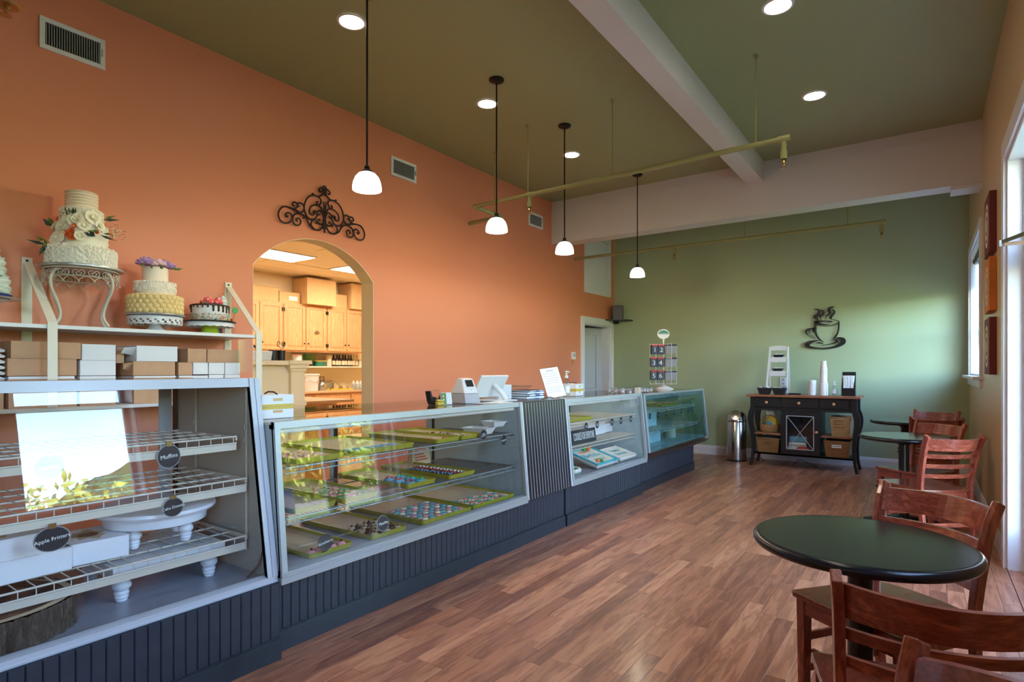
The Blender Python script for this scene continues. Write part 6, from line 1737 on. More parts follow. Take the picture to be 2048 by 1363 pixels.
# tablet stand seen from behind
t = thing('tablet_stand', 'white tablet register turned away on an angled stand', 'register', (-2.82, 3.66, TZ))
T = Matrix.Translation((-2.86, 3.66, TZ + .05)) @ Matrix.Rotation(R(6), 4, 'Z') @ Matrix.Rotation(R(-38), 4, 'Y')
T = Matrix.Translation((-2.84, 3.64, TZ + .03)) @ Matrix.Rotation(R(-8), 4, 'Z') @ Matrix.Rotation(R(32), 4, 'Y')
build('tablet_shell', MB().box(-.008, .008, -.15, .15, .0, .20, T), M['white'], t, bevel=.007)
build('glass_face', MB().box(-.0098, -.0085, -.14, .14, .01, .19, T), M['black'], t)
q = T @ Vector((.006, .02, .12))
build('stand_arm', MB(True).tube([tuple(q), (q.x + .05, q.y + .03, TZ + .07), (q.x + .085, q.y + .05, TZ + .012)], [.020, .020, .019], 14), M['white'], t)
build('stand_foot', MB().box(-2.90, -2.63, 3.55, 3.78, TZ + .0005, TZ + .010), M['white'], t, bevel=.004)
solo('paper_sheets', MB().box(-2.66, -2.52, 3.38, 3.56, TZ + .0005, TZ + .004), M['sheet'], 'thin white pad lying before the tablet stand on the glass', 'paper')
solo('paper_sheets', MB().box(-2.66, -2.54, 3.24, 3.37, TZ + .0005, TZ + .003), M['greyd'], 'grey card reader slab lying before the receipt printer', 'card reader')
t = thing('cash_box', 'low white box right of the tablet stand', 'box', (-2.90, 3.90, TZ))
build('shell', MB().box(-3.0, -2.83, 3.80, 3.98, TZ + .001, TZ + .12), M['white'], t, bevel=.004)
solo('toy_cart', MB().box(-2.93, -2.90, 3.56, 3.62, TZ + .011, TZ + .035).tube([(-2.915, 3.57, TZ + .02), (-2.915, 3.61, TZ + .045)], .006, 6), M['wood3'], 'small tan wooden item glimpsed under the tablet', 'ornament')
# binders and case
cols = ['bluep', 'white', 'black', 'bluep']
z = TZ + .001
for k, (cm_, lab, hh) in enumerate((('bluep', 'blue binder at the bottom of the pile behind the lettered sheet', .02), ('black', 'dark binder second in the pile behind the lettered sheet', .018), ('bluep', 'white edged blue binder third in the pile', .018), ('black', 'dark folder on top of the binder pile', .012))):
    t = thing('binder', lab, 'binder', (-2.83, 4.16, z), R((-4, 5, -2, 6)[k]))
    build('cover', MB().box(-.11, .13, -.12, .13, 0, .002).box(-.11, .13, -.12, .13, hh - .002, hh).box(-.112, -.11, -.12, .13, 0, hh), M[cm_], t, world=False)
    build('pages', MB().box(-.108, .125, -.115, .125, .0025, hh - .0025), M['sheet'], t, world=False)
    build('spine_label', MB().box(.1302, .1315, -.02, .05, .004, hh - .004), M['bluep' if k % 2 else 'white'], t, world=False)
    z += hh + .001
t = thing('clear_container', 'clear plastic food container on top of the binder pile', 'container', (-2.86, 4.10, z))
build('tub', MB().taper((-2.86, 4.10), z, z + .03, (.06, .08), (.085, .11)), M['plasticc'], t)
build('lid_edge', MB(True).tube([(-2.945, 3.99, z + .031), (-2.775, 3.99, z + .031), (-2.775, 4.21, z + .033), (-2.945, 4.21, z + .033)], .004, 6, closed=True), M['plasticc'], t)
solo('eyeglasses_case', MB(True).tube([(-2.56, 4.02, TZ + .004), (-2.53, 4.10, TZ + .02), (-2.55, 4.20, TZ + .006)], .004, 6), M['black'], 'black cable loop lying before the binders', 'cable')
# lettered sheet in an acrylic stand
t = thing('letter_sheet', 'white printed sheet standing tilted in a clear holder on the ribbed counter', 'sign', (-2.70, 4.42, TZ))
T = Matrix.Translation((-2.66, 4.44, TZ + .004)) @ Matrix.Rotation(R(-14), 4, 'Z') @ Matrix.Rotation(R(-18), 4, 'Y') @ Matrix.Rotation(R(6), 4, 'X')
build('sheet', MB().box(-.001, .0005, -.115, .115, 0, .27, T), M['sheet'], t)
build('holder', MB().box(-.004, -.002, -.12, .12, -.002, .275, T).box(-.002, .05, -.12, .12, -.004, -.002, Matrix.Translation((-2.66, 4.44, TZ + .005)) @ Matrix.Rotation(R(-14), 4, 'Z')), M['plasticc'], t)
rr_ = random.Random(2)
ls = MB()
for k in range(9):
    zz = .215 - .021 * k
    if k in (5,): continue
    y = -.09
    while y < .075:
        l = rr_.uniform(.01, .03); ls.box(.0006, .001, y, min(y + l, .09), zz, zz + .005, T); y += l + .006
build('fine_print', ls, M['greyd'], t)
build('heading_print', MB().box(.0006, .001, -.045, .045, .24, .25, T), M['greyd'], t)
# hand sanitiser
def pump(x, y, z, h_, r, lab):
    t = thing('pump_bottle', lab, 'bottle', (x, y, z))
    build('bottle_body', MB(True).lathe([(r * .95, 0), (r, .005), (r, h_ * .55), (r * .5, h_ * .68), (r * .45, h_ * .72)], (x, y, z), 18), M['plasticc'], t)
    build('label_band', MB(True).lathe([(r * 1.02, 0), (r * 1.02, h_ * .28)], (x, y, z + h_ * .14), 18, cap=False), M['white'], t)
    build('gel', MB(True).lathe([(r * .9, 0), (r * .9, h_ * .4)], (x, y, z + .004), 16), M['plasticc'], t)
    build('pump_head', MB(True).lathe([(r * .5, 0), (r * .5, h_ * .08), (r * .2, h_ * .09), (r * .2, h_ * .2)], (x, y, z + h_ * .72), 12).tube([(x - .005, y - .012, z + h_ * .95), (x, y, z + h_ * .97), (x + .01, y + .035, z + h_ * .94)], .006, 8), M['white'], t)
pump(-2.66, 4.60, 1.073, .235, .032, 'white pump bottle of hand sanitiser beside the lettered sheet')
# clear plastic cups / jars of treats on cases 3-4
j0 = thing('treat_jar', 'small clear lidded jar of sprinkles in the rows on the far glass case', 'jar', (0, 0, 0), 0, 'clear treat jars on the far glass case')
build('jar_body', MB(True).lathe([(.032, 0), (.036, .004), (.036, .042), (.033, .048)], (0, 0, 0), 14), M['plasticc'], j0, world=False)
build('filling', MB(True).lathe([(.030, .002), (.030, .022)], (0, 0, 0), 12), speckle('mixed sprinkles', (150, 80, 70), [(240, 240, 240), (90, 50, 60), (200, 170, 190)], 260, .35), j0, world=False)
build('jar_lid', MB(True).lathe([(.036, .046), (.037, .050), (.034, .056), (0, .057)], (0, 0, 0), 14, cap=False), M['plasticc'], j0, world=False)
first = True
for i in range(3):
    for k in range(9):
        y = 5.78 + .098 * k + .02 * i; x = -2.66 - .088 * i
        z = 1.0665 if y < 5.86 else 1.0555
        if abs(y - 5.89) < .06: continue
        if first: j0.location = (x, y, z); first = False
        else: dup(j0, (x, y, z))
t = thing('treat_tub', 'taller clear square tub with white lid among the treat jars', 'jar', (-2.57, 6.00, 1.0555))
build('tub', MB().box(-2.60, -2.54, 5.965, 6.035, 1.0555, 1.15), M['plasticc'], t, bevel=.004)
build('filling', MB().box(-2.594, -2.546, 5.971, 6.029, 1.058, 1.12), M['icing2'], t)
# spinner rack with number candles
rx, ry, rz_ = -2.86, 7.52, 1.0545
t = thing('spinner_rack', 'white wire spinner rack with an oval sign on the far glass case', 'display rack', (rx, ry, rz_))
build('rack_base', MB(True).lathe([(.13, 0), (.13, .008), (.05, .045), (.012, .065)], (rx, ry, rz_), 32), M['white'], t)
build('pole', MB(True).tube([(rx, ry, rz_ + .06), (rx, ry, rz_ + .68)], .008, 10), M['white'], t)
tiers = [rz_ + .12, rz_ + .30, rz_ + .46]
tiers = [1.175, 1.345, 1.515]
wr = MB(True)
Rk = Matrix.Translation((rx, ry, 0)) @ Matrix.Rotation(R(52), 4, 'Z')   # faces turned towards the camera side
ax = .19
for z in tiers + [1.66]:
    for a, b_, c, d in ((-ax, -ax, ax, -ax), (ax, -ax, ax, ax), (ax, ax, -ax, ax), (-ax, ax, -ax, -ax)): pass
for s_ in (-1, 1):
    # two panels crossing at the pole, wires along them
    pass
pan = MB(True)
for (dx, dy) in ((1, 0), (0, 1)):
    for z in (1.125, 1.295, 1.30, 1.465, 1.47, 1.65):
        pan.tube([Rk @ Vector((-.2 * dx, -.2 * dy, z)), Rk @ Vector((.2 * dx, .2 * dy, z))], .0032, 5)
    for e in (-.2, -.1, .1, .2):
        pan.tube([Rk @ Vector((e * dx, e * dy, 1.12)), Rk @ Vector((e * dx, e * dy, 1.66))], .0032 if abs(e) > .15 else .002, 5)
build('wire_panels', pan, M['white'], t)
sg = MB(True)
n = 28
Ts = Matrix.Translation((rx, ry, 1.755)) @ Matrix.Rotation(R(-30 + 90), 4, 'Z')
Ts = frame((rx, ry, 1.79), (.79, .61, 0), (0, 0, 1))
sg.prism([(.082 * math.cos(2 * PI * i / n), .065 * math.sin(2 * PI * i / n)) for i in range(n)], -.003, .003, 'xy'); sg.v = [tuple(Ts @ Vector(p)) for p in sg.v]
so = build('oval_sign', sg, M['white'], t)
s2 = MB().prism([(.070 * math.cos(2 * PI * i / n), .052 * math.sin(2 * PI * i / n)) for i in range(n) if math.sin(2 * PI * i / n) > -.05], .0032, .004, 'xy'); s2.v = [tuple(Ts @ Vector(p)) for p in s2.v]
build('teal_print', s2, M['teapl'], so)
build('script_print', MB(True).tube([Ts @ Vector((-.055 + .0055 * i, .004 + .011 * math.sin(i * 2.1), .0048)) for i in range(21)], .0022, 5), M['white'], so)
build('hub', MB(True).tube([(rx, ry, 1.68), (rx, ry, 1.735)], .012, 8), M['white'], t)
# candle packs
WORDS = {'1': 'one', '2': 'two', '3': 'three', '4': 'four', '5': 'five', '6': 'six'}
pk_mat = M['pack'] = plain('navy candle pack', (30, 34, 60), .4)
def pack(dx, z, num, lab, face):
    Tm = frame((rx, ry, 0), (.79, .61, 0), (0, 0, 1))
    base_ = Rk @ Vector((0, 0, 0))
    return
right = Vector((.79, .61, 0)); nrm = Vector((.61, -.79, 0))
O = Vector((rx, ry, 0))
for ti, (z, nums) in enumerate(((1.52, '12'), (1.35, '34'), (1.18, '56'))):
    for ci, num in enumerate(nums):
        for dep in range(3):
            c0 = O + right * (-.155 + .088 * ci - (.004 if ti else -.008)) + nrm * (.11 - .03 * dep)
            Tp = frame(tuple(c0 + Vector((0, 0, z))), tuple(right), (0, 0, 1))
            if dep == 0:
                p = thing('candle_pack', 'number %s candle pack, %s row of the spinner rack' % (WORDS[num], ('top', 'middle', 'bottom')[ti]), 'candle pack', tuple(c0 + Vector((0, 0, z))))
                text(num, .085, Tp @ Matrix.Translation((0, .052, .0022)), M['mint'], p, name='number_candle', depth=.004, sx=1.1)
                build('red_header', MB().box(-.036, .036, .105, .125, .0002, .0015, Tp), M['red'], p)
            else:
                p = thing('candle_pack', 'candle pack hanging %s behind the number %s pack on the rack' % (('directly', 'second')[dep - 1], WORDS[num]), 'candle pack', tuple(c0 + Vector((0, 0, z))))
            build('card', MB().box(-.041, .041, 0, .125, -.008, 0, Tp), pk_mat, p, bevel=.003)
k0 = None
for ti, z in enumerate((1.53, 1.355, 1.18)):
    for k in range(10):
        c0 = O + right * (.015 + .0155 * k) + nrm * .03 + Vector((0, 0, z))
        lab = ('top', 'middle', 'bottom')[ti]
        if ti == 0 and k == 0 or k0 is None:
            k0 = thing('candle_tube', 'slim candle packet edge on, in the %s row of the spinner rack' % lab, 'candle pack', tuple(c0), math.atan2(.61, .79), 'edge on candle packets, top row')
            build('packet', MB().box(-.0045, .0045, -.04, .03, 0, .10), M['greyd'], k0, world=False)
            build('header', MB().box(-.0045, .0045, -.04, .03, .1002, .12), M['pack'], k0, world=False)
        else:
            dup(k0, tuple(c0), math.atan2(.61, .79), 'slim candle packet edge on, in the %s row of the spinner rack' % lab, 'edge on candle packets, %s row' % lab)
# ------------------------------------------------------------------ steel bin
t = thing('trash_can', 'stainless steel round bin with a domed push lid against the green wall', 'bin', (-2.24, 8.79, 0))
c_ = (-2.24, 8.79, 0)
build('base_ring', MB(True).lathe([(.138, 0), (.138, .02), (.134, .022)], c_, 36), M['black'], t)
build('body', MB(True).lathe([(.134, .022), (.135, .03), (.135, .56), (.132, .565)], c_, 40), M['steel'], t)
build('rim_band', MB(True).lathe([(.137, .565), (.139, .57), (.139, .60), (.136, .605)], c_, 40), M['steel'], t)
dome = [(.135 * math.cos(R(a)), .606 + .145 * math.sin(R(a))) for a in range(0, 90, 9)]
build('dome_lid', MB(True).lathe(dome + [(.001, .751)], c_, 40, cap=False), M['steel'], t)
Tq = Matrix.Translation((-2.24 + .02, 8.79 - .12, .655)) @ Matrix.Rotation(R(60), 4, 'X')
build('push_flap', MB(True).lathe([(.075, 0), (.07, .006), (0, .012)], (0, 0, 0), 24, M=Tq, cap=False), M['steel'], t)

# ------------------------------------------------------------------ black coffee bar
BX0, BX1, BY0, BY1 = -1.985, -.70, 8.47, 8.93
t = thing('coffee_bar', 'black buffet console with cabriole legs and a wooden top against the green wall', 'console table', ((BX0 + BX1) / 2, 8.7, 0))
build('wood_top', MB().box(-2.02, -.665, 8.43, 8.96, .945, .975), M['bartop'], t, bevel=.006)
build('apron', MB().box(BX0 + .03, BX1 - .03, BY0 + .03, BY1 - .01, .79, .944), M['black'], t)
xs = [(-1.925, -1.61), (-1.585, -1.15), (-1.125, -.80)]
for k, (a, b_) in enumerate(xs):
    d = build('drawer', MB().box(a, b_, BY0 + .006, BY0 + .029, .81, .935), M['black'], t, bevel=.004)
    mx_ = (a + b_) / 2
    build('knob', MB(True).lathe([(.008, 0), (.008, .012), (.018, .02), (.020, .028), (.012, .036), (0, .037)], (0, 0, 0), 14, M=Matrix.Translation((mx_, BY0 + .006, .872)) @ Matrix.Rotation(R(90), 4, 'X'), cap=False), M['wood3'], d)
for sx, sy in ((0, 0), (1, 0), (0, 1), (1, 1)):
    x = (BX0 + .035, BX1 - .035)[sx]; y = (BY0 + .03, BY1 - .03)[sy]
    o_ = -1 if sx == 0 else 1
    pf = [(0, .944, .062), (0, .80, .062), (.018, .73, .07), (.030, .66, .072), (.026, .58, .066), (.006, .46, .052), (-.006, .34, .044), (-.004, .22, .038), (.008, .10, .034), (.024, .02, .036), (.028, 0, .03)]
    pp = smooth_path([(x + o_ * dx, y, z) for dx, z, w_ in pf], 3)
    ws = []
    for i in range(len(pp)):
        f = i / (len(pp) - 1) * (len(pf) - 1); j = min(int(f), len(pf) - 2); ws.append((pf[j][2] * (1 - f + j) + pf[j + 1][2] * (f - j), .045))
    build('leg', MB(True).tube(pp, 0, side=(1, 0, 0), rect=ws), M['black'], t)
build('bottom_shelf', MB().box(BX0 + .045, BX1 - .045, BY0 + .02, BY1 - .02, .165, .185), M['black'], t)
for (a, b_) in ((BX0 + .05, -1.60), (-1.115, BX1 - .05)):
    build('wood_shelf', MB().box(a, b_, BY0 + .03, BY1 - .02, .435, .455), M['bartop'], t, bevel=.002)
build('back_panel', MB().box(-1.60, -1.115, BY1 - .03, BY1 - .02, .185, .79), M['black'], t)
for xx in (-1.598, -1.133): build('divider', MB().box(xx, xx + .018, BY0 + .035, BY1 - .03, .185, .79), M['black'], t)
build('front_rail', MB().box(BX0 + .05, BX1 - .05, BY0 + .015, BY0 + .035, .765, .79).box(BX0 + .05, BX1 - .05, BY0 + .02, BY0 + .04, .165, .19).box(BX1 - .06, BX1 - .04, BY0 + .05, BY1 - .05, .20, .215), M['black'], t)
d = build('door', MB().box(-1.59, -1.52, BY0 + .008, BY0 + .03, .19, .76).box(-1.195, -1.125, BY0 + .008, BY0 + .03, .19, .76).box(-1.52, -1.195, BY0 + .008, BY0 + .03, .19, .26).box(-1.52, -1.195, BY0 + .008, BY0 + .03, .70, .76), M['black'], t, bevel=.003)
build('door_glass', MB().box(-1.52, -1.195, BY0 + .018, BY0 + .021, .26, .70), M['wglass'], d)
build('lattice', MB().tube([(-1.52, BY0 + .012, .26), (-1.195, BY0 + .012, .70)], 0, rect=(.012, .006), side=(0, 1, 0)).tube([(-1.52, BY0 + .0125, .70), (-1.195, BY0 + .0125, .26)], 0, rect=(.012, .006), side=(0, 1, 0)).box(-1.525, -1.515, BY0 + .006, BY0 + .012, .26, .70).box(-1.2, -1.19, BY0 + .006, BY0 + .012, .26, .70).box(-1.52, -1.195, BY0 + .006, BY0 + .012, .255, .265).box(-1.52, -1.195, BY0 + .006, BY0 + .012, .695, .705), M['greyd'], d)
build('knob', MB(True).ball((-1.16, BY0 - .012, .50), .020, 12, 8).tube([(-1.16, BY0 - .01, .50), (-1.16, BY0 + .01, .50)], .008, 8), M['wood3'], d)
# baskets
def weave(name, c1_, c2_):
    m, nt, b = new_mat(name)
    tc = N(nt, 'ShaderNodeTexCoord'); br = N(nt, 'ShaderNodeTexBrick', Scale=1)
    mp = N(nt, 'ShaderNodeMapping'); mp.inputs['Scale'].default_value = (60, 60, 60)
    nt.links.new(tc.outputs['Object'], mp.inputs[0])
    sx_ = N(nt, 'ShaderNodeSeparateXYZ'); nt.links.new(mp.outputs[0], sx_.inputs[0])
    ad = N(nt, 'ShaderNodeMath', operation='ADD'); nt.links.new(sx_.outputs[0], ad.inputs[0]); nt.links.new(sx_.outputs[1], ad.inputs[1])
    cb = N(nt, 'ShaderNodeCombineXYZ'); nt.links.new(ad.outputs[0], cb.inputs[0]); nt.links.new(sx_.outputs[2], cb.inputs[1])
    nt.links.new(cb.outputs[0], br.inputs['Vector'])
    br.inputs['Color1'].default_value = lin(c1_); br.inputs['Color2'].default_value = lin(c2_); br.inputs['Mortar'].default_value = lin(tuple(x * .5 for x in c1_))
    br.inputs['Mortar Size'].default_value = .05; br.inputs['Brick Width'].default_value = 1.0; br.inputs['Row Height'].default_value = .55
    nt.links.new(br.outputs['Color'], b.inputs['Base Color']); b.inputs['Roughness'].default_value = .7
    bp = N(nt, 'ShaderNodeBump', Strength=.8, Distance=.004); nt.links.new(br.outputs['Fac'], bp.inputs['Height']); bp.invert = True
    nt.links.new(bp.outputs[0], b.inputs['Normal'])
    return m
M['rattan'] = weave('rattan weave', (176, 130, 76), (150, 104, 58))
M['rattanl'] = weave('pale rattan weave', (206, 164, 110), (186, 140, 90))
def basket(x0, x1, z0, z1, lab, mat, y0=8.50, y1=8.86, lbl=False, hnd=1, fill=None):
    cx, cyy = (x0 + x1) / 2, (y0 + y1) / 2; hx, hy = (x1 - x0) / 2, (y1 - y0) / 2
    t = thing('basket', lab, 'basket', (cx, cyy, z0))
    k = .84
    m_ = MB()
    def rect(a, b_, z): return [(cx - a, cyy - b_, z), (cx + a, cyy - b_, z), (cx + a, cyy + b_, z), (cx - a, cyy + b_, z)]
    rs = [rect(hx * k, hy * k, z0), rect(hx, hy, z1), rect(hx - .012, hy - .012, z1), rect(hx * k - .012, hy * k - .012, z0 + .012)]
    m_.add([p for r_ in rs for p in r_], [(q * 4 + i, q * 4 + (i + 1) % 4, (q + 1) * 4 + (i + 1) % 4, (q + 1) * 4 + i) for q in range(3) for i in range(4)] + [(3, 2, 1, 0), (12, 13, 14, 15)])
    build('woven_body', m_, M[mat], t)
    rim = MB(True)
    for zz in ((z1,)):
        rim.tube(rect(hx, hy, zz), .009, 8, closed=True)
    build('rim', rim, M[mat], t)
    h_ = MB(True)
    for q in range(hnd):
        zz = z1 - .03 - .05 * q; yy = cyy - hy * (k + (1 - k) * (zz - z0) / (z1 - z0)) - .006
        h_.tube([(cx - .06, yy, zz), (cx + .06, yy, zz)], .007, 6).tube([(cx - .05, yy, zz - .028), (cx + .05, yy, zz - .028)], .007, 6)
    build('handle', h_, M[mat], t)
    if lbl: build('label_card', MB().box(cx - .055, cx + .055, cyy - hy - .005, cyy - hy - .003, z0 + (z1 - z0) * .62, z0 + (z1 - z0) * .80), M['sheet'], t)
    if fill:
        fm = MB(True); rr_ = random.Random(int(abs(cx) * 100))
        for i in range(9): fm.ball((cx + rr_.uniform(-hx * .6, hx * .6), cyy + rr_.uniform(-hy * .6, hy * .6), z1 - .025), .045, 7, 5, (1.2, 1, .6))
        build('contents', fm, M[fill], t)
    return t
basket(-1.91, -1.615, .186, .375, 'square rattan basket on the lower left shelf of the black console', 'rattan', fill='greyd')
basket(-1.08, -.79, .186, .39, 'square rattan basket with a white label on the lower right of the black console', 'rattan', lbl=True, fill='black')
basket(-1.01, -.78, .456, .70, 'tall pale rattan basket stack on the right shelf of the black console', 'rattanl', hnd=2, fill='black')
c_ = (-1.765, 8.66, .456)
t = thing('basket', 'small round rattan basket with a hoop handle on the left shelf of the black console', 'basket', c_)
build('woven_body', MB(True).lathe([(.10, 0), (.125, .03), (.13, .10), (.122, .105), (.118, .10), (.1, .01), (0, .009)], c_, 28, cap=False, sy=.9), M['rattanl'], t)
build('handle', MB(True).tube([(c_[0] + .125 * math.cos(a), c_[1], c_[2] + .10 + .13 * math.sin(a)) for a in [i * PI / 14 for i in range(15)]], .007, 6), M['rattanl'], t)
t = thing('snack_bag', 'yellow and white snack bag standing in the small round basket', 'bag', (-1.76, 8.70, .475))
build('bag', MB(True).ball((-1.75, 8.70, .575), .085, 14, 10, (1, .5, 1.2)), M['yellow'], t)
build('print', MB(True).ball((-1.765, 8.672, .57), .05, 12, 8, (1, .35, .8)), M['bluei'], t)
build('white_panel', MB().box(-1.83, -1.70, 8.745, 8.752, .56, .735), M['sheet'], t)
# goods behind the glass door
t = thing('product_pack', 'blue and white product pack behind the console door glass', 'pack', (-1.42, 8.6, .186))
build('carton', MB().box(-1.51, -1.30, 8.56, 8.66, .186, .34), M['sheet'], t, bevel=.01)
text('SPOONS', .05, frame((-1.405, 8.557, .30), (1, 0, 0), (0, 0, 1)), M['black'], t, depth=.0008)
build('blue_wrap', MB().box(-1.51, -1.29, 8.57, 8.67, .342, .42), M['bluei'], t, bevel=.02)
t = thing('product_pack', 'red topped product pack behind the console door glass', 'pack', (-1.33, 8.53, .186))
build('carton', MB(True).ball((-1.33, 8.53, .243), .09, 14, 8, (1, .3, .6)), M['red'], t)
build('label', MB().box(-1.40, -1.26, 8.497, 8.499, .187, .205), M['black'], t)
# on the console
TZ2 = .9755
t = thing('ladder_stand', 'white slatted tiered stand on the left of the coffee bar', 'stand', (-1.69, 8.78, TZ2))
build('back_legs', MB().tube([(-1.815, 8.90, TZ2), (-1.80, 8.86, 1.635)], 0, rect=(.018, .02), side=(1, 0, 0)).tube([(-1.555, 8.90, TZ2), (-1.57, 8.86, 1.635)], 0, rect=(.018, .02), side=(1, 0, 0)), M['white'], t)
build('front_legs', MB().tube([(-1.815, 8.66, TZ2), (-1.80, 8.85, 1.635)], 0, rect=(.018, .02), side=(1, 0, 0)).tube([(-1.545, 8.66, TZ2), (-1.57, 8.85, 1.635)], 0, rect=(.018, .02), side=(1, 0, 0)), M['white'], t)
def slat(z, y): 
    pts = [(-1.80 + .012 + (.206) * i / 10, z + .012 * math.sin(PI * i / 10)) for i in range(11)]
    return MB().prism([(-1.788, z - .055)] + pts + [(-1.582, z - .055)], y - .008, y, 'xz')
build('arched_slat', slat(1.64, 8.85), M['white'], t); build('arched_slat', slat(1.475, 8.80), M['white'], t); build('arched_slat', slat(1.282, 8.745), M['white'], t)
for z, y in ((1.488, 8.80), (1.295, 8.745)): build('tier_board', MB().box(-1.80, -1.57, y, y + .10, z - .012, z), M['white'], t)
def dish(x, y, z, hx, lab, fill=True):
    t = thing('dish', lab, 'dish', (x, y, z))
    build('dish', MB().taper((x, y), z, z + .05 if hx > .09 else z + .035, (hx * .7, .035), (hx, .055)), M['board'], t, bevel=.003)
    if fill:
        f_ = MB(); rr_ = random.Random(int(x * 1000)); zz = z + (.05 if hx > .09 else .035)
        for i in range(7):
            T = Matrix.Translation((x + rr_.uniform(-hx * .6, hx * .6), y + rr_.uniform(-.02, .02), zz)) @ Matrix.Rotation(rr_.uniform(-.7, .7), 4, 'Y') @ Matrix.Rotation(rr_.uniform(0, 3), 4, 'Z')
            f_.box(-.03, .03, -.012, .012, 0, .006, T)
        build('packets', f_, M['sheet'], t)
dish(-1.69, 8.86, 1.489, .07, 'small dark dish of packets on the top tier of the white stand')
dish(-1.69, 8.80, 1.296, .07, 'small dark dish of packets on the middle tier of the white stand')
for k, x in enumerate((-1.815, -1.625)):
    t = thing('packet_bowl', ['left dark square bowl of sweetener packets before the white stand', 'right dark square bowl of sweetener packets before the white stand'][k], 'bowl', (x, 8.58, TZ2))
    build('bowl', MB().taper((x, 8.58), TZ2, TZ2 + .09, (.06, .05), (.088, .07)), M['board'], t, bevel=.004)
    f_ = MB(); rr_ = random.Random(k)
    for i in range(14):
        T = Matrix.Translation((x + rr_.uniform(-.06, .06), 8.58 + rr_.uniform(-.04, .04), TZ2 + .09)) @ Matrix.Rotation(rr_.uniform(-.9, .9), 4, 'Y')
        f_.m = rr_.randrange(3) // 2
        f_.box(-.025, .025, -.012, .012, 0, .004, T)
    build('packets', f_, [M['sheet'], M['bluep']], t)
solo('napkin_block', MB().box(-1.52, -1.38, 8.60, 8.70, TZ2, TZ2 + .022), M['black'], 'flat black tray lying right of the white stand', 'tray', bevel=.002)
# lids and cups
c_ = (-1.245, 8.72, TZ2)
t = thing('cup_lids', 'stack of white cup lids left of the tall paper cup tower', 'lids', c_)
build('lid_stack', MB(True).lathe([(.052, 0)] + [(.054 - .003 * (i % 2), .008 * (i + 1)) for i in range(24)] + [(.045, .20)], c_, 24), M['white'], t)
c_ = (-1.11, 8.72, TZ2)
c0 = None
M['cupp'] = speckle('printed paper cup', (234, 228, 224), [(226, 214, 206), (206, 180, 160)], 40, .6, .6, .5)
t0 = None
prof = [(.036, 0), (.052, .105), (.055, .11), (.052, .112)]
nc = 24
for i in range(nc):
    z = TZ2 + (.0098 * i if i < 20 else 0)
    if t0 is None:
        t0 = thing('paper_cup', 'printed paper cup turned upside down in the left tower on the coffee bar', 'cup', (-1.11, 8.72, TZ2), 0, 'paper cups in the tall tower')
        build('cup', MB(True).lathe([(.053, 0), (.055, .004), (.052, .008), (.037, .112), (.034, .112)], (0, 0, 0), 22), M['cupp'], t0, world=False)
    else:
        dup(t0, (-1.11, 8.72, TZ2 + .014 * i + (.02 if i > 10 else 0)), 0, 'printed paper cup in the narrower upper half of the cup tower' if i > 10 else None, 'smaller paper cups in the upper tower' if i > 10 else None, (.82, .82, 1) if i > 10 else None)
pump(-.985, 8.74, TZ2, .19, .030, 'clear pump bottle between the cup tower and the straw box')
t = thing('straw_box', 'black open box full of white wrapped straws at the right of the coffee bar', 'straw holder', (-.82, 8.76, TZ2))
build('holder', MB().box(-.90, -.745, 8.68, 8.685, TZ2, TZ2 + .10).box(-.90, -.745, 8.80, 8.805, TZ2, TZ2 + .31).prism([(8.685, TZ2), (8.80, TZ2), (8.80, TZ2 + .30), (8.685, TZ2 + .10)], -.90, -.895, 'yz').prism([(8.685, TZ2), (8.80, TZ2), (8.80, TZ2 + .30), (8.685, TZ2 + .10)], -.75, -.745, 'yz').box(-.895, -.75, 8.685, 8.80, TZ2, TZ2 + .006), M['blackp'], t)
s0 = None
rr_ = random.Random(8)
for i in range(36):
    x, y = -.884 + .0145 * (i % 9), 8.70 + .022 * (i // 9)
    T = (R(rr_.uniform(-4, 6)), R(rr_.uniform(-3, 6)))
    if s0 is None:
        s0 = solo('straw', MB().box(-.0045, .0045, -.0045, .0045, 0, .255), M['sheet'], 'white paper wrapped straw standing in the black straw box', 'straw', 'wrapped straws in the black box'); q = s0
    else: q = s0.copy(); C.objects.link(q)
    q.location = (x, y, TZ2 + .007); q.rotation_euler = (-T[0] * .5, T[1], 0)
# things under the console
solo('power_cable', MB(True).tube(smooth_path([(-1.50, 8.80, .004), (-1.40, 8.70, .09), (-1.30, 8.75, .05), (-1.2, 8.8, .005), (-1.9, 8.95, .005), (-2.08, 9.12, .30), (-2.0, 9.16, .34)]), .004, 6), M['black'], 'black power cable under and beside the coffee bar', 'cable')
solo('water_jug', MB(True).lathe([(.05, 0), (.06, .02), (.06, .05), (.02, .06)], (-1.17, 8.72, .001), 16), M['plasticc'], 'small clear dish on the floor under the coffee bar', 'dish')

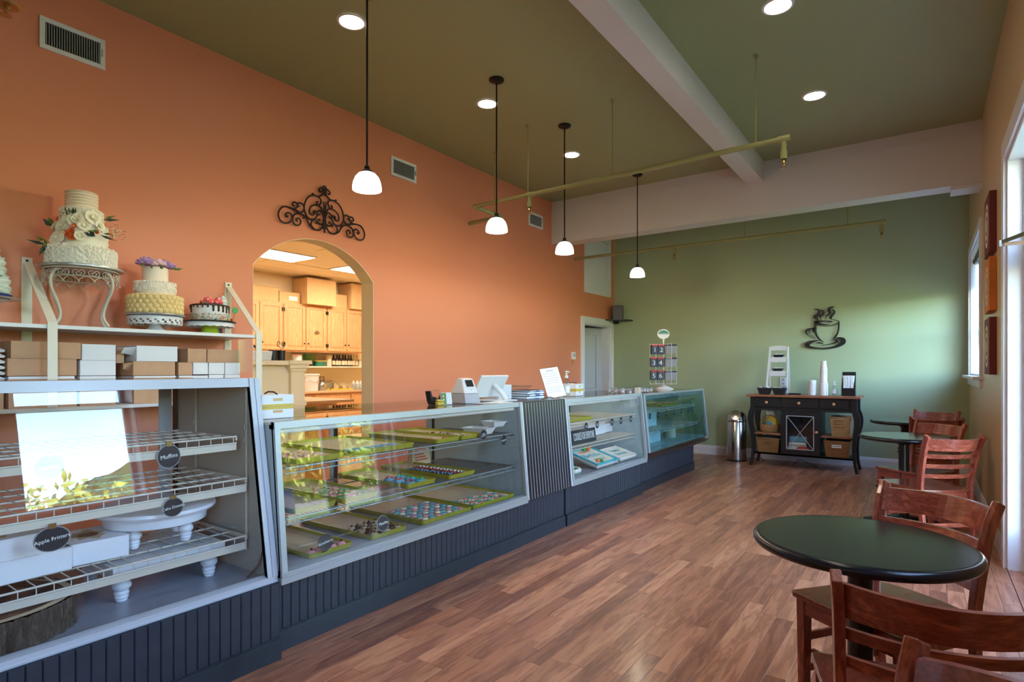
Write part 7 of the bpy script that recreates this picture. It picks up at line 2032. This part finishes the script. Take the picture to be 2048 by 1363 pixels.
# ------------------------------------------------------------------ tables
def cafe_table(x, y, lab, rz):
    t = thing('cafe_table', lab, 'table', (x, y, 0), rz)
    tp = .75
    r = .325
    M['tabletop'] = M.get('tabletop') or plain('black tabletop with ceiling tint', (36, 44, 40), .2, vary=.05, scale=4)  # black top; the green ceiling's reflection is put into its colour
    M['tableedge'] = M.get('tableedge') or plain('black vinyl edge', (20, 24, 32), .22)
    build('table_top', MB(True).lathe([(r - .012, tp - .006), (r - .012, tp), (0, tp)], (0, 0, 0), 72, cap=False), M['tabletop'], t, world=False)
    build('bullnose_edge', MB(True).lathe([(r - .0125, tp - .001), (r - .006, tp + .0005), (r + .002, tp - .003), (r + .008, tp - .012), (r + .008, tp - .022), (r + .001, tp - .032), (r - .012, tp - .036), (0, tp - .036)], (0, 0, 0), 72, cap=False), M['tableedge'], t, world=False)
    sp = MB()
    for a in (45, 135): 
        T = Matrix.Rotation(R(a), 4, 'Z'); sp.box(-.22, .22, -.02, .02, tp - .044, tp - .037, T)
    sp2 = MB(True).lathe([(.085, 0), (.06, -.012), (.045, -.03)], (0, 0, tp - .044), 24)
    build('top_spider', sp, M['blackp'], t, world=False); build('collar', sp2, M['blackp'], t, world=False)
    build('column', MB(True).tube([(0, 0, .05), (0, 0, tp - .05)], .038, 24), M['blackp'], t, world=False)
    for k in range(4):
        T = Matrix.Rotation(R(90 * k), 4, 'Z')
        pts = [T @ Vector(p) for p in ((.02, 0, .055), (.12, 0, .045), (.26, 0, .022), (.30, 0, .016))]
        build('foot', MB(True).tube(pts, 0, side=tuple(T @ Vector((0, 1, 0))), rect=[(.065, .03), (.06, .028), (.05, .022), (.046, .02)]), M['blackp'], t, world=False)
    return t
ct = cafe_table(-.18, 2.277, 'round black cafe table nearest the camera', R(20))
dup(ct, (-.155, 6.03, 0), R(15), 'middle round black cafe table before the cross beam')
dup(ct, (-.19, 7.82, 0), R(30), 'farthest round black cafe table in front of the green wall')
# ------------------------------------------------------------------ chairs
def make_chair(lab):
    t = thing('dining_chair', lab, 'chair', (0, 0, 0))
    def bow(x, w_, d): return -d * (1 - (x / w_) ** 2)
    for s_ in (-1, 1):
        # rear post: floor to top, raked
        pth = smooth_path([(s_ * .185, .02, 0), (s_ * .188, .055, .22), (s_ * .190, .075, .44), (s_ * .196, .058, .60), (s_ * .203, .022, .76), (s_ * .212, -.018, .852)], 3)
        n_ = len(pth)
        ws = [(.024, .034 + .012 * min(1, i / n_ * 2) - .006 * max(0, i / n_ - .8) * 5) for i in range(n_)]
        build('rear_post', MB().tube(pth, 0, side=(1, 0, 0), rect=ws), M['cherry'], t, world=False, bevel=.004)
        build('front_leg', MB().taper((s_ * .198, .435), 0, .43, (.015, .015), (.019, .021)), M['cherry'], t, world=False, bevel=.003)
        build('side_rail', MB().prism([(.08, .375), (.42, .375), (.42, .432), (.08, .432)], s_ * .192 - .009, s_ * .192 + .009, 'yz'), M['cherry'], t, world=False)
        build('stretcher', MB().box(s_ * .190 - .007, s_ * .190 + .007, .06, .43, .27, .30), M['cherry'], t, world=False, bevel=.002)
        build('stretcher', MB().box(s_ * .189 - .007, s_ * .189 + .007, .05, .43, .15, .178), M['cherry'], t, world=False, bevel=.002)
    def rail(name, z0, z1, y, d, th, half, mat):
        m_ = MB(); n_ = 14
        for i in range(n_):
            x0 = -half + 2 * half * i / n_; x1 = -half + 2 * half * (i + 1) / n_
            ya, yb = y + bow(x0, half, d), y + bow(x1, half, d)
            k = 4
            vs = []
            for (x, yy) in ((x0, ya), (x1, yb)):
                lean = (z1 - z0) * .38
                vs += [(x, yy, z0), (x, yy + th, z0), (x, yy + th - lean, z1), (x, yy - lean, z1)]
            m_.add(vs, [(0, 4, 5, 1), (1, 5, 6, 2), (2, 6, 7, 3), (3, 7, 4, 0)])
            if i == 0: m_.f.append((len(m_.v) - 8, len(m_.v) - 7, len(m_.v) - 6, len(m_.v) - 5)); m_.mi.append(0)
            if i == n_ - 1: m_.f.append((len(m_.v) - 4, len(m_.v) - 1, len(m_.v) - 2, len(m_.v) - 3)); m_.mi.append(0)
        bmv = m_
        return build(name, bmv, M[mat], t, world=False, smooth=True, warp=None)
    rail('top_rail', .745, .832, .022, .085, .018, .196, 'cherryh')
    rail('back_slat', .688, .718, .040, .062, .014, .192, 'cherryh')
    rail('back_slat', .616, .646, .055, .056, .014, .190, 'cherryh')
    rail('back_slat', .544, .574, .065, .050, .014, .188, 'cherryh')
    # seat: saddle, wider in front, curved at the back
    sp = []
    for i in range(9):
        a = R(180 + 180 * i / 8); sp.append((.198 * math.cos(a), .095 + .055 * math.sin(a)))
    sp = [(-.225, .47), (-.21, .478), (0, .482), (.21, .478), (.225, .47)]
    back = [(.198 * math.cos(R(-10 - 160 * i / 10)), .09 + .062 * math.sin(R(-10 - 160 * i / 10))) for i in range(11)]
    poly = sp + [(.205, .15)] + back + [(-.205, .15)]
    build('seat', MB().prism(poly, .436, .458, 'xy'), M['seatw'], t, world=False, bevel=.006, seg=3)
    ar = MB()
    bk = [(.186 * math.cos(R(-5 - 170 * i / 12)), .095 + .055 * math.sin(R(-5 - 170 * i / 12))) for i in range(13)]
    for (p, q) in zip(bk[:-1], bk[1:]):
        ar.prism([p, q, (q[0] * .92, q[1] + .012), (p[0] * .92, p[1] + .012)], .372, .435, 'xy')
    build('rear_apron', ar, M['cherryh'], t, world=False)
    build('front_apron', MB().box(-.18, .18, .432, .452, .375, .435), M['cherryh'], t, world=False)
    build('cross_stretcher', MB().box(-.184, .184, .40, .416, .205, .235), M['cherryh'], t, world=False, bevel=.002)
    build('cross_stretcher', MB().box(-.18, .18, .04, .054, .19, .22), M['cherryh'], t, world=False, bevel=.002)
    return t
ch = make_chair('cherry ladder back chair in the foreground on the near side of the nearest table')
def place(o, x, y, a, lab=None):
    if lab: dup(o, (x, y, 0), R(a), lab)
    else:
        o.location = (x, y, 0); o.rotation_euler = (0, 0, R(a))
place(ch, .036, 1.573, 12.7)
place(ch, .025, 2.754, 144.9, 'cherry chair facing the camera on the far side of the nearest table')
place(ch, .16, 5.17, 40, 'cherry chair turned away on the near side of the middle table, whole back visible')
place(ch, .096, 6.36, 142, 'cherry chair on the far side of the middle table, behind the turned away chair')
place(ch, .08, 7.01, 14, 'cherry chair on the near side of the farthest table, mostly hidden')
place(ch, .096, 8.12, 162, 'cherry chair against the green wall side of the farthest table')
place(ch, .154, 1.096, 146, 'cherry chair cut off by the bottom right corner of the photo')
